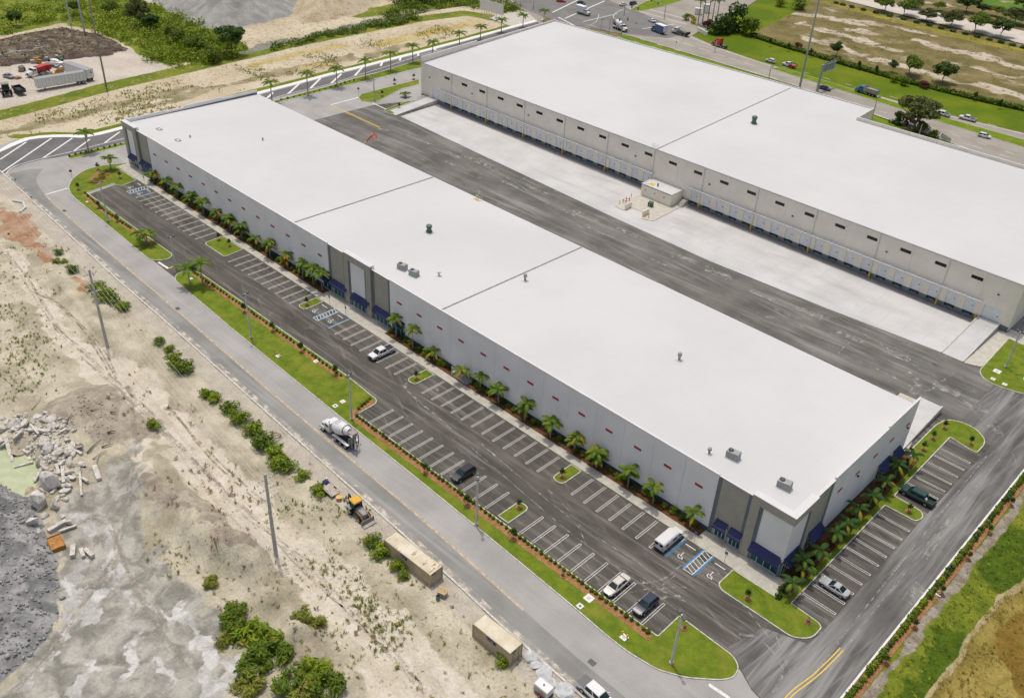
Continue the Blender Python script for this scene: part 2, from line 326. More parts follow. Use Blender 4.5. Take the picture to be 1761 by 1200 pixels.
def h_lot(X,Y):
    X=np.asarray(X,float);Y=np.asarray(Y,float)
    z=-.1+.5*(fbm(X,Y,.09,4)-.5)+.22*(fbm(X,Y,.5,4)-.5)
    for bp,bh,bw in berms: z=z+bh*np.exp(-(ldist(X,Y,bp)/bw)**2)*(.35+1.3*fbm(X,Y,.4,4))
    z=z+2.3*np.exp(-(ldist(X,Y,mud)/6.5)**2)*(.7+.6*fbm(X,Y,.25,4))+blob(X,Y,conep,7.5,1.7,1.3)
    z=z+2.9*np.exp(-(ldist(X,Y,ridge)/3.4)**2)*(.6+.8*fbm(X,Y,.35,4))+1.0*np.exp(-(ldist(X,Y,ridge2)/3.0)**2)*(.4+fbm(X,Y,.4,4))
    z=z+.7*np.exp(-(ldist(X,Y,berm3)/4)**2)
    sd=sdist(X,Y,heap); z=z+np.clip(sd,0,9)*.42*(.55+.9*fbm(X,Y,.16,5))+np.where(sd>0,.6*(fbm(X,Y,.7,4)-.5),0)
    sp=sdist(X,Y,pond); z=np.where(sp>-2.5,z*np.clip(-sp/2.5,0,1)-.9*sstep(sp,-2,1.2),z)
    e=ldist(X,Y,cen_edge); below=np.interp(X,[p[0] for p in cen_edge][::-1],[p[1] for p in cen_edge][::-1])
    z=z*sstep(e,0,3.5)+(-.06)*(1-sstep(e,0,3.5))
    return np.where(Y>below+.05,-.35,z)
def GL(u,v):
    z=0.0
    for _ in range(6):
        p=G(u,v,z); z=float(h_lot(np.array([p[0]]),np.array([p[1]]))[0])
    return (p[0],p[1],z)
silt=PX((90,890),(180,790),(222,770),(240,850),(262,930),(300,965),(345,1000),(388,1090),(400,1240),(-60,1300),(30,1150),(95,1080),(104,1000))
white=[(PX((195,925),(206,960),(200,1005)),2.0),(PX((222,1018),(262,1040),(302,1088)),.7),(PX((345,1098),(372,1118),(352,1160),(380,1200)),2.4),(PX((140,985),(118,1050),(100,1105)),1.8),(PX((50,1180),(92,1140)),.8),(PX((130,880),(150,900),(165,925)),1.0),(PX((150,1150),(110,1200)),1.6),(PX((165,1020),(150,1080)),2.2),(PX((420,1130),(395,1170),(370,1200)),2),(PX((250,1120),(290,1180)),.8),(PX((300,1050),(330,1080)),1.0),(PX((230,1090),(210,1150)),1.2)]
rust=PX((-10,362),(50,372),(85,428),(98,450),(70,452),(35,412),(0,395)); rust2=PX((125,470),(150,480),(150,510),(120,500))
track=[(PX((-30,400),(20,440),(60,505),(110,575),(150,612)),3.2),(PX((150,612),(230,690),(330,790),(420,880),(520,970),(640,1090),(760,1215)),8.5),(PX((185,640),(240,650),(290,690)),3),(PX((222,770),(235,850),(200,930)),3)]
road_shoulder=[([(x,y-2.0) for x,y in outer[2:15]],4)]
weed=[(PX((570,860),(640,930),(720,1030),(820,1130),(900,1215)),5),(PX((10,480),(40,590),(30,700)),7),(PX((300,930),(345,960),(420,1000)),5),(PX((480,860),(560,960),(660,1080),(740,1180)),3)]
lotmat=layermat('dirt_lot_soil',(SAND1,SAND2,.16),[
 ('shoulder',(.52,.47,.38),(.62,.565,.46),.3,.5,.5),('track',(.66,.585,.45),(.79,.72,.59),.25,.6,.6),('mudm',(.36,.31,.235),(.52,.455,.35),.5,.4,.7),('rust',(.40,.22,.12),(.56,.40,.27),.2,.4,1.0),
 ('silt',(.27,.262,.215),(.55,.53,.46),.3,.35,1.1),('white',(.46,.45,.41),(.74,.73,.69),.35,.5,1.9),('heap',(.20,.205,.20),(.46,.455,.43),.35,.5,1.2)],
 speck=[(1.1,.58,.70,(.19,.19,.06),'weed'),(2.4,.70,.8,(.26,.22,.14),None),(.8,.64,.8,(.33,.29,.21),None)],bump=.8,fine=.24)
lot_attr=dict(shoulder=lm(road_shoulder,1.2),track=lm(track,1.5),mudm=lambda X,Y:np.clip(np.exp(-(ldist(X,Y,mud)/6.0)**2)+.8*np.exp(-(ldist(X,Y,ridge)/2.2)**2),0,1),rust=lambda X,Y:np.maximum(pm(rust,1.5)(X,Y),pm(rust2,1.5)(X,Y)*.8),
 silt=pm(silt,4.5),white=lm(white,1.2),heap=pm(heap,.8),weed=lm(weed,4))
terrain('dirt_lot',-262,24,-104,-27.0,.55,h_lot,lot_attr,lotmat,lambda X,Y:(X<24),3.2,('shoulder','heap'))
t=NT('pond_water'); t.color(t.mix(t.mr(t.noise(.6,3),.4,.6),(.42,.47,.28),(.48,.52,.33))); M['pond_water']=t.done(.12,0,.5)
structure(MB().sheet(inset(pond,-1.4),POND_Z).build('pond_water',M['pond_water']))
# ---- field beyond the outer turn lane (upper left)
ditch=PX((-120,225),(0,197),(90,174),(180,150),(300,122),(400,99),(480,80),(560,63),(640,47),(720,32),(800,22),(850,30))
outer_far=outer[17:]; kerbside=[(x-3.2,y) for x,y in outer_far]
darky=PX((-60,75),(0,68),(60,55),(110,47),(150,55),(190,68),(217,86),(190,97),(140,99),(60,107),(-60,122))
paley=PX((-80,120),(60,104),(140,92),(217,84),(290,114),(270,122),(200,142),(120,160),(60,172),(-80,205))
brushp=PX((-80,70),(0,62),(60,48),(110,40),(160,52),(215,78),(235,92),(292,112),(400,97),(425,80),(360,48),(300,25),(262,8),(240,-10),(-80,-30))
heap1=PX((262,8),(300,28),(345,46),(372,53),(420,48),(470,38),(505,25),(520,-20),(480,-60),(260,-40)); heap2=PX((505,30),(520,42),(560,38),(620,22),(650,5),(640,-30),(520,-40))
canal=PX((420,86),(520,62),(640,36),(740,14),(800,4)); yell=[(PX((655,75),(720,60),(790,46)),7),(PX((430,110),(520,92),(590,78)),4),(PX((520,118),(560,110)),4),(PX((760,52),(812,40)),8)]
band2=[(PX((620,24),(700,10),(780,2),(830,8),(900,22)),12)]; rough_=[(PX((470,128),(520,116),(600,98)),7),(PX((640,95),(700,78)),6),(PX((40,222),(200,180),(330,152)),5),(PX((300,168),(450,132)),4),(PX((0,228),(100,206)),4),(PX((200,196),(330,166)),3)]
def h_field(X,Y):
    X=np.asarray(X,float);Y=np.asarray(Y,float)
    z=-.12+.35*(fbm(X,Y,.06,4)-.5)-.35*np.exp(-(ldist(X,Y,ditch)/5)**2)
    for hp,mx,sl in ((heap1,9,.55),(heap2,9,.5)):
        s=sdist(X,Y,hp); z=z+np.minimum(np.clip(s,0,None)*sl,mx)*(.55+.6*fbm(X,Y,.07,4)+.35*np.abs(fbm(X,Y,.16,4)-.5)*2)
    s=sdist(X,Y,darky); z=z+1.1*sstep(s,0,4)*(.7+.6*fbm(X,Y,.3,4))
    d=ldist(X,Y,canal); z=z-1.3*np.exp(-(d/3)**2)
    e=sdist(X,Y,road_poly); return np.where(e>-.6,-.3,z)
fieldmat=layermat('field_soil',((.60,.50,.34),(.74,.65,.48),.06),[
 ('rough',(.28,.25,.13),(.50,.43,.28),.15,.2,.9),('yell',(.55,.42,.14),(.66,.54,.28),.08,.15,.9),('pale',(.60,.535,.44),(.70,.64,.54),.08,.3,.4),('dark',(.085,.065,.05),(.19,.15,.115),.25,.4,.3),('slate',(.20,.21,.22),(.34,.35,.36),.2,.3,.5),
 ('brush',(.13,.20,.015),(.26,.30,.03),.1,.12,.5),('canal',(.24,.25,.22),(.36,.36,.32),.2,.3,.4),('ditch',(.13,.20,.012),(.24,.27,.025),.1,.25,.5),('heap1',(.33,.325,.30),(.48,.47,.435),.16,.3,.3),('heap2',(.50,.40,.25),(.66,.56,.41),.1,.2,.4)],
 speck=[(.5,.54,.68,(.36,.31,.15),'plain'),(.9,.57,.70,(.24,.23,.08),'plain'),(.2,.6,.8,(.40,.33,.2),'plain')],bump=.8,fine=.3)
fa=dict(rough=lm(rough_,3),yell=lm(yell,4),pale=pm(paley,1.5),dark=pm(darky,1.0),slate=lm([(PX((-20,102),(30,94),(50,92)),1.5),(PX((60,88),(85,82)),2)],1.2),brush=pm(brushp,2),canal=lm([(canal,5)],1.5),
 ditch=lambda X,Y:np.maximum.reduce([lm([(ditch,8.5)],1.5)(X,Y),lm([(kerbside,3.0)],.7)(X,Y),lm(band2,3)(X,Y)]),heap1=pm(heap1,1.5),heap2=pm(heap2,1.5),plain=lambda X,Y:np.clip(1-sstep(X,-249,-243),0,1)*(1-pm(paley,2)(X,Y))*(1-pm(heap1,2)(X,Y)))
terrain('field',-520,-222,-110,330,1.5,h_field,fa,fieldmat,lambda X,Y:sdist(X,Y,road_poly)<1.5,2.6,('ditch','plain'))
# ---- vacant lot and lawns beyond the avenue (upper right)
hedgeline=PX((1296,63),(1345,80),(1440,108),(1500,125),(1570,145),(1680,172),(1761,190),(1900,222)); ave_side=[G(*p) for p in ave_far]
farst=PX((1440,-2),(1600,38),(1761,76),(1900,108),(1900,78),(1761,54),(1600,20),(1500,-2),(1480,-10)); green_ur=PX((1180,60),(1240,40),(1320,-12),(1420,-20),(1380,15),(1330,40),(1290,60),(1345,80),(1440,108),(1500,125),(1570,145),(1680,172),(1761,190),(1900,222),(1900,262),(1600,190),(1420,140),(1300,105),(1230,80))
sandy=[(PX((1310,25),(1360,22),(1420,30),(1480,42)),6),(PX((1375,42),(1420,55),(1480,70),(1540,88)),6),(PX((1380,60),(1440,80),(1510,105),(1600,125),(1690,150),(1761,168)),5),(PX((1480,35),(1560,52),(1600,60)),4),(PX((1580,70),(1640,85),(1700,100),(1761,118)),8),(PX((1630,105),(1700,122),(1761,135)),3),(PX((1460,50),(1510,60)),4),(PX((1640,10),(1600,5),(1560,0)),6)]
yedge=[([(x,y-9) for x,y in PX((1440,0),(1600,42),(1761,80),(1900,112))],7)]; upper_green=PX((1640,-5),(1700,15),(1761,40),(1900,70),(1900,-40),(1650,-40))
def h_ur(X,Y): return -.06+.3*(fbm(X,Y,.05,3)-.5)-.25*sstep(sdist(X,Y,ave_poly),-1.5,.3)-.2*sstep(sdist(X,Y,farst),-2,0)
urmat=layermat('vacant_lot_soil',((.165,.145,.045),(.30,.24,.105),.09),[('sandy',(.52,.44,.32),(.68,.60,.47),.08,.09,.9),('yedge',(.26,.245,.03),(.38,.32,.06),.08,.2,.4),('ugreen',(.09,.19,.02),(.15,.27,.03),.06,.2,.4),('green',(.115,.185,.006),(.185,.235,.012),.05,.2,.25)],speck=[(.12,.52,.68,(.19,.16,.06),'all'),(.35,.54,.68,(.16,.14,.05),'all'),(.06,.58,.75,(.5,.42,.3),'all')],bump=.5,fine=.3)
terrain('vacant_lot',-245,70,205,480,2.2,h_ur,dict(sandy=lm(sandy,5),yedge=lm(yedge,2.5),ugreen=pm(upper_green,3),green=pm(green_ur,2),all=lambda X,Y:1-pm(green_ur,2)(X,Y)),urmat,lambda X,Y:sdist(X,Y,ave_poly)<2.5,6.0,('green','yedge','ugreen'))
far_street=structure(MB().sheet(farst,.05).build('street',mat('street_paving',(.56,.51,.44),.9,.1,.2)))
# ---- grass bank and marsh along the near-right edge
marsh=PX((1790,975),(1752,1000),(1720,1030),(1690,1060),(1668,1090),(1650,1130),(1620,1165),(1590,1215),(1800,1300),(1950,1100)); darkg=[(PX((1752,930),(1720,985),(1740,1010)),6),(PX((1640,1105),(1610,1165),(1580,1210)),5)]
def h_bank(X,Y): z=.05+.25*(fbm(X,Y,.2,4)-.5); z=z-.5*sstep(X,21,34); z=z-.6*sstep(sdist(X,Y,marsh),-.3,1.2); return np.where(X<17.9,-.2,z)
bankmat=layermat('bank_soil',((.14,.19,.018),(.26,.285,.03),.3),[('dark',(.065,.115,.01),(.10,.16,.012),.5,.4,.8),('gravel',(.26,.215,.165),(.42,.37,.31),.6,.6,.5),('marsh',(.26,.205,.045),(.40,.315,.085),.18,.3,.3),('lip',(.44,.35,.15),(.56,.46,.26),.5,.5,.8),('rot',(.22,.14,.025),(.30,.20,.04),.3,.3,.9)],speck=[(1.6,.55,.7,(.10,.16,.01),'sp'),(.9,.6,.72,(.30,.31,.03),'sp')],bump=.8,fine=.28)
terrain('grass_bank',16.5,75,-70,150,.55,h_bank,dict(dark=lm(darkg,3),gravel=lambda X,Y:np.clip(.5+(.8-np.abs(X-19.8)+1.6*(fbm(X,Y,.3,3)-.5))/1.6,0,1),marsh=pm(marsh,.6),lip=lambda X,Y:np.clip(1-np.abs(sdist(X,Y,marsh)-.1)/.75,0,1),rot=lm([(PX((1770,1060),(1740,1120),(1770,1180)),4)],2),sp=lambda X,Y:np.clip(1-pm(marsh,1)(X,Y),0,1)),bankmat,None,1.1)
# ================================================================ lawns, kerbs, walks
def lawn(name,poly,r=1.0,grass='grass',kw=.16,h=.13,kerb='kerb'):
    P=roundpoly(poly,r); I=inset(P,kw); n=len(P); b=MB()
    vs=[(x,y,0) for x,y in P]+[(x,y,h) for x,y in P]+[(x,y,h) for x,y in I]+[(x,y,h-.05) for x,y in I]; a=sum(P[i][0]*P[(i+1)%n][1]-P[(i+1)%n][0]*P[i][1] for i in range(n)); fs=[]
    for i in range(n):
        j=(i+1)%n
        for k in range(3): f=(k*n+i,k*n+j,(k+1)*n+j,(k+1)*n+i); fs.append(f if a>0 else f[::-1])
    g=structure(MB().sheet(I,h-.02).build(name,M[grass])); b.add(vs,fs).build('kerb',M[kerb],g); return g
c4=lambda *p:crop(0,180,5.336,p)
lawn_left=lawn('lawn',c4((1225,535),(1040,548),(925,562),(780,600),(690,660),(640,715),(625,780),(670,850))+PX((198.6,399),(256,446.5))+PX((273,449),(290,446),(297,440),(295,436),(268,417),(200,369))+c4((800,810),(1040,728),(1065,742),(1120,750),(1255,695),(1070,575)),[.2,1.5,2,2,2,2,2,2,2,1.5,1.5,1.5,.5,.5,.3,.3,.3,1.0,.8,.8,.2,.2])
lawn_mid=lawn('lawn',PX((302,484),(300,477),(306,470),(320,468),(341,467),(426,526),(511,586),(598,647))+[(-75.6,-17.35),(-74.7,-18.2),(-74.5,-22.65),(-38.8,-22.75),(-6.0,-22.5)]+PX((1168,1058),(1262,1128),(1272,1148),(1262,1166),(1240,1170),(1180,1166),(1130,1152),(1080,1122),(1040,1091),(1000,1056),(900,973),(800,891),(700,810),(600,730),(500,649),(400,567)),[.8,.8,.8,.8,1,.3,.3,.3,.8,.8,.2,.2,.2,.4,1.5,1.2,1.2,1.2]+[1]*12)
side_lawn=lawn('lawn',[(-5.6,-3.9),(-5.6,-8.0),(-4.6,-8.75),(7.6,-8.75),(9.6,-6.8),(9.6,-4.0),(8.9,-3.4),(4.2,-3.15),(4.2,27.3)]+[(9.4,27.4),(9.9,28.6),(9.9,29.6),(9.0,30.6),(4.2,30.8),(4.2,53.9)]+PX((1679,780.5),(1693,765),(1694,755),(1679,738),(1655.5,726),(1635,722),(1623,722.6),(1608,731),(1564,775))+[(1.8,42.5),(1.6,3.5),(1.6,-3.8)],[.1,.8,.8,1.2,1.2,.6,.6,.2,.2,.5,.5,.5,.5,.2,.2,1,1,1,1,1,1,1,1,.3,.1,.1,.1])
isl=[[(-151.6,-9.3),(-152.0,-4.0),(-142.9,-4.0),(-142.4,-9.3)],[(-113.4,-9.1),(-113.4,-4.0),(-110.9,-4.0),(-110.9,-9.1)],[(-76.9,-9.2),(-76.9,-4.0),(-74.4,-4.0),(-74.4,-9.2)],[(-38.7,-9.2),(-38.7,-4.0),(-36.2,-4.0),(-36.2,-9.2)],[(-38.4,-22.3),(-38.4,-17.2),(-36.0,-17.2),(-36.0,-22.3)]]
for k,p in enumerate(isl): lawn('parking_island',p,[1.1,.1,.1,1.1] if k<4 else [.1,1.1,1.1,.1])
court_e=lawn('lawn',[G(1683.5,637),G(1734,582),(3.0,98),(30,98),(30,92)]+PX((1800,640),(1745,660))[:0]+[(30,84.5),(6.5,86.2),(6.8,84.2),(18,81.8)]+PX((1728,669),(1700,658),(1687,647.5)),[1.5,.3,.3,.3,.3,.3,.5,.3,2,2,2,2][:12])
court_w=lawn('lawn',crop(420,60,5.18,[(1015,565),(1040,530),(1560,398),(1560,440),(1400,485),(1200,590),(1140,605),(1040,592)]),[1,1,.2,.2,1,1,1,1])
court_w2=lawn('lawn',crop(420,60,5.18,[(1240,682),(1270,662),(1460,588),(1515,607),(1310,712)]),.4)
# palm median beside the turn lane
median=lawn('median',c4((612,490),(640,466),(1165,345))+[(-221.0,30)]+crop(420,60,5.18,[(290,585),(520,520),(750,460),(1000,385),(1200,335),(1560,225)])+PX((800,92),(880,64),(925,50),(925,54),(890,72),(800,104))+crop(420,60,5.18,[(1560,300),(1100,410),(700,505),(310,602)])+[(-218.2,30)]+c4((1170,372),(650,505)),.6,kerb='kerb_white')
# outer white kerb walk along the turn lane
ow=[(-241.8,-23.5)]+c4((0,425),(120,365),(250,315),(360,298),(480,290),(620,288),(750,294),(820,285),(900,270),(1010,243),(1120,214))+[(-233.4,30)]+PX((449,159),(513,142.5),(567,128),(623,114.5),(720,90),(800,69),(880,47),(922,36))
structure(MB().ribbon(ow,2.2,.05).build('sidewalk',M['kerb_white']))
# road-side kerb of the dirt lot and drive kerbs
structure(MB().ribbon([(x,y-.1) for x,y in outer[1:15]],.32,.06).build('kerb_strip',M['kerb']))
structure(MB().bx(17.12,17.42,-60,140,-.2,.14).build('kerb_strip',M['kerb_white']))
# walk along the long front wall
walk=structure(MB().bx(-207,1.55,-3.85,-2.05,0,.14).build('sidewalk',M['concrete_walk']))
for a,b in ((-207,-193.3),(-113.9,-92.4),(-13.3,1.4)): MB().bx(a,b,-2.05,-.03,0,.138).build('entrance_walk',M['concrete_walk'],walk)
jt=mat('joint_dark',(.32,.30,.25),.9); jm=MB().bx(-.02,.02,-3.85,-2.07,.1,.146).mesh('walk_joint',jt)
for k in range(68): link('walk_joint',jm,walk,(-206+k*3.05,0,0))
structure(MB().prism([(-2.0,60.7)]+PX((1580,735),(1563,772),(1545,762))+[(.6,41.5),(.6,44),(-8.6,44),(-8.6,60.5)],0,.03).build('end_walk',M['concrete_walk']))
structure(MB().prism([(-4.3,81),(-1.2,82.2),(1.0,97.8),(12,97.8),(12,102.5),(-2.4,102.5),(-2.4,100.2),(-4.3,100.2)],0,.036).build('end_walk',M['concrete_walk']))
# mulch beds along the wall, hedge beds along the lot edge
for a,b in ((-193.2,-114.0),(-92.3,-13.4)): structure(MB().bx(a,b,-2.0,-.1,0,.12).build('mulch_bed',M['mulch_dark']))
structure(MB().bx(.05,3.1,-1.95,42.3,.02,.135).build('mulch_bed',M['mulch_dark']))
hb1=[G(*p) for p in [(341,470),(426,529),(511,589),(598,650)]]; 
structure(MB().ribbon(smoothpath([(x-.3,y-1.0) for x,y in hb1]),1.0,.118).build('mulch_bed',M['mulch']))
structure(MB().ribbon([(-75.5,-18.2),(-75.5,-22.4),(-75.3,-23.1),(-74.9,-23.6),(-74.2,-23.85),(-39,-23.85),(-6.4,-23.6)],1.15,.117).build('mulch_bed',M['mulch']))
structure(MB().ribbon(smoothpath([(x,y-.9) for x,y in crop(0,180,5.336,[(800,810),(900,905),(1000,990),(1230,1140)])+PX((268,419))],5),.9,.118).build('mulch_bed',M['mulch']))
structure(MB().bx(17.5,19.0,-60,140,0,.16).build('mulch_bed',M['mulch']))
# ================================================================ concrete aprons, ramps, markings
apron=structure(MB().sheet([(-189.0,82.6),(-97,78.2),(-66,77.4),(-35,79),(-8.7,81.3),(-9.2,100.3),(-190.4,100.3)],.03).build('apron',M['concrete_apron']))
aj=mat('apron_joint',(.41,.40,.38),.9)
for y in (85.5,90.5,95.5): MB().ribbon([(-189.5,y),(-9,y)],.05,.034).build('apron_joint',aj,apron)
jm=MB().bx(-.025,.025,82.8,100,.02,.0335).mesh('apron_joint',aj)
for k in range(36): link('apron_joint',jm,apron,(-185.6+k*4.9,0,0))
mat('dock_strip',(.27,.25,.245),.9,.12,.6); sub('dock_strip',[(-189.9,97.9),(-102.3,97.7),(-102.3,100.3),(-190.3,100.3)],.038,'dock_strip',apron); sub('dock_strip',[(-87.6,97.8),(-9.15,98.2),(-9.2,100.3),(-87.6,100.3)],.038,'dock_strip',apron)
conc=mat('concrete_wall',(.52,.51,.48),.85,.1,.7); dk=mat('dock_base',(.17,.21,.21),.8,.15,1)
def ramp(name,x0,x1,y0,y1,h,parent):
    b=MB(); b.add([(x0,y0,.032),(x1,y0,.032),(x1,y1,h),(x0,y1,h),(x0,y0,-.1),(x1,y0,-.1),(x1,y1,-.1),(x0,y1,-.1)],[(0,1,2,3),(0,3,7,4),(1,5,6,2),(2,6,7,3)])
    o=b.build(name,M['concrete_apron'],parent)
    for xx in (x0,x1): 
        MB().add([(xx-.12,y0,0),(xx+.12,y0,0),(xx+.12,y1,0),(xx-.12,y1,0),(xx-.12,y0,.2),(xx+.12,y0,.2),(xx+.12,y1,h+.2),(xx-.12,y1,h+.2)],[(4,5,6,7),(0,1,5,4),(1,2,6,5),(2,3,7,6),(3,0,4,7)]).build('ramp_wall',conc,o)
    return structure(o) if parent is None else o
ramp('ramp',-9.1,-4.5,81.2,100.2,1.35,None); ramp('ramp',-195.3,-190.6,82.2,100.2,1.35,None)
ramp('ramp',-4.6,-.4,42.3,60.2,1.3,None)
# hairpin stall lines
pl=.0175
def hairpin(L): b=MB(); b.bx(-.22,-.14,0,L,.004,.008).bx(.14,.22,0,L,.004,.008).bx(-.14,.14,L-.08,L,.004,.008); return b.mesh('parking_line',M['paint_white'])
hp=hairpin(5.65); hp2=hairpin(5.45)
for xs in ([-182.6+2.775*k for k in range(11)],[-139.9+2.735*k for k in range(10)],[-98.95+2.74*k for k in range(8)],[-71.56+2.74*k for k in range(12)],[-33.6+2.73*k for k in range(7)]):
    for x in xs: link('parking_line',hp,lot,(x,-4.05,.008),math.pi)
for xs in ([-71.19+2.74*k for k in range(12)],[-33.25+2.71*k for k in range(10)]):
    for x in xs: link('parking_line',hp2,lot,(x,-22.5,.008))
for y in [-.15+2.74*k for k in range(10)]+[35.68+2.74*k for k in range(6)]: link('parking_line',hp2,lot,(4.3,y,.026),-math.pi/2)
for k in range(3): link('parking_line',hp2,lot,(6.9+2.74*k,86.4,.02))
# accessible bays: blue edge lines, ladder hatch, wheelchair symbol
def bay(xl,xr,xw):
    b=MB(); 
    for x in (xl,xr): b.bx(x-.12,x+.12,-9.4,-3.9,.012,.016,1)
    b.bx(xl+.16,xl+.28,-9.4,-3.9,.012,.0165).bx(xr-.28,xr-.16,-9.4,-3.9,.012,.0165).bx(xl+.16,xr-.16,-9.45,-9.33,.012,.0165)
    for k in range(7):
        y=-9.2+k*.78; b.add([(xl+.2,y+.62,.0172),(xl+.2,y+.74,.0172),(xr-.2,y+.12,.0172),(xr-.2,y,.0172)],[(0,3,2,1)])
    b.build('accessible_aisle_marking',[M['paint_white'],M['paint_blue']],lot)
    MB().bx(xw-.12,xw+.12,-9.4,-3.9,.012,.016,1).bx(xw+.2 if xw>xr else xw-.3,xw+.3 if xw>xr else xw-.2,-9.4,-3.9,.012,.0165,0).build('accessible_bay_line',[M['paint_white'],M['paint_blue']],lot)
def symbol(x,y):
    b=MB(); arc=[(x+.42*math.cos(a),y+.42*math.sin(a)) for a in [R(140+k*22) for k in range(11)]]
    b.ribbon(arc,.12,.017).ribbon([(x-.1,y+.75),(x-.05,y+.1),(x+.35,y+.08),(x+.55,y-.45)],.13,.0172); b.prism([(x-.1+.13*math.cos(a),y+.92+.13*math.sin(a)) for a in [k*math.pi/4 for k in range(8)]],.012,.0175)
    b.build('wheelchair_symbol',M['paint_white'],lot)
bay(-107.3,-105.4,-101.9); bay(-11.1,-9.1,-14.3); bay(-190.4,-188.3,-185.5)
for x,y in ((-109.2,-7.6),(-103.6,-7.6),(-12.8,-7.6),(-7.3,-7.6),(-192,-7.6),(-187,-7.6)): symbol(x,y)
ws=MB().bx(-.95,.95,-.08,.08,0,.12).mesh('wheel_stop',M['kerb_white'])
for x in (-109.2,-103.6,-12.8,-7.3,-192.2,-187): link('wheel_stop',ws,lot,(x,-4.9,.01))
# road markings
def line(path,wd,m,parent,z=.014,name='road_marking'): return MB().ribbon(smoothpath(path,4) if len(path)>2 else path,wd,z).build(name,M[m],parent)
line(cl[2:],.45,'paint_faded_yellow',road); line(c4((410,828),(620,768)),.5,'paint_white',road)
for pr in [((0,505),(240,345)),((10,625),(475,308)),((385,498),(665,308)),((680,425),(825,318)),((960,352),(1100,250))]: line(c4(*pr),.55,'paint_white',road)
line(c4((20,622),(50,640),(75,610),(130,570),(230,535),(385,495),(690,425),(960,355),(1165,305)),.25,'paint_white',road)
for pr in [((205,565),(255,515)),((390,528),(490,437)),((590,478),(680,388)),((775,432),(865,350)),((985,365),(1050,293)),((1215,280),(1232,243)),((1385,232),(1395,198)),((1548,190),(1552,155)),((1700,140),(1705,110))]: line(crop(420,60,5.18,pr),.8,'paint_white',road)
line(crop(420,60,5.18,[(160,600),(390,527),(760,440),(1000,365),(1300,272),(1550,190),(1760,130)]),.25,'paint_white',road)
line(crop(420,60,5.18,[(770,625),(1015,560)]),.6,'paint_white',lot,.03); line(crop(420,60,5.18,[(1140,608),(1265,665)]),.4,'paint_white',lot,.03)
for d in (0,.45): line([(a+d*.2,b-d) for a,b in crop(420,60,5.18,[(785,630),(1210,825)])],.2,'paint_yellow',lot,.03)
for d in (-.25,.25): line([(a+d,b) for a,b in crop(1161,800,2.935,[(545,1200),(600,1140),(700,1065),(780,990),(842,925)])],.16,'paint_yellow',lot,.03)
line(crop(0,400,2.935,[(800,150),(850,182)]),.55,'paint_white',lot,.03); line(crop(0,400,2.935,[(852,181),(895,163)]),.3,'paint_yellow',lot,.03)
line(crop(1161,800,2.935,[(170,1105),(275,1175)]),.5,'paint_white',road,.03)
for p in ((599,392),(660,345)): pass
# avenue markings
for off in (4.3,8.6):
    for k in range(26):
        x=-225+k*9; y=211+off+(.0 if x<-120 else -.075*(x+120)); 
        if x<30: MB().ribbon([(x,y),(x+3,y-.0)],.22,.012).build('road_marking',M['paint_white'],avenue)
for k in range(16): 
    x=-140+k*9; MB().ribbon([(x,236.2),(x+3,236.2)],.22,.012).build('road_marking',M['paint_white'],avenue)
for pr in [((950,22),(1003,-4)),((972,32),(1040,2)),((1105,50),(1160,42)),((1085,8),(1190,36)),((1078,14),(1180,42)),((1002,38),(1062,24)),((960,30),(1008,55))]: line(PX(*pr),.7 if pr[0][0]<1000 else .45,'paint_white',avenue,.014)
line(PX((1075,50),(1063,40),(1055,30),(1060,22),(1075,15)),.25,'paint_white',avenue,.014); line(PX((1010,45),(1025,38),(1030,25)),.2,'paint_white',avenue,.014)
for k in range(6): line(PX((1150+k*26,66+k*8.5),(1168+k*26,71.5+k*8.5)),.25,'paint_white',avenue,.014)
asphalt('asphalt_crossing',(.15,.145,.135),(.20,.193,.18),[(.03,.02,.4,.4,.7,.35)],(.34,.325,.30),.2)
sub('crossing_paving',PX((938,31),(985,43),(1068,58.5),(1150,66),(1185,58),(1130,34),(1085,16),(1040,-2),(1000,-14),(905,-10),(880,2),(905,18)),.008,'asphalt_crossing',avenue)
def isle(p,g='grass_far'): return lawn('median',p,.6,g)
isle(PX((1322,117),(1345,117),(1480,158),(1600,196),(1761,241),(1900,283),(1900,299),(1761,254),(1600,205),(1470,163),(1400,142)))
isle(PX((1083,18),(1110,3),(1160,-8),(1215,-12),(1140,12),(1100,20)))
structure(MB().sheet([G(*p) for p in [(1070,58.5),(1161,86),(1372,149.5),(1510,201),(1600,234),(1900,346),(1900,420)]]+[(10,168),(-204,178),(-203,206)],-.03).build('lawn',M['grass_far']))
structure(MB().sheet(PX((855,25),(890,17),(928,28),(922,37),(880,46),(842,32)),-.02).build('pavement',M['concrete_walk']))
structure(MB().ribbon(PX((1185,64),(1230,82),(1300,106),(1420,142),(1600,192),(1900,265)),.6,.05).build('kerb_strip',M['kerb']))
structure(MB().ribbon(PX((1070,57.5),(1161,85),(1372,148.5),(1510,199.5),(1600,232),(1900,345)),.5,.05).build('kerb_strip',M['kerb']))
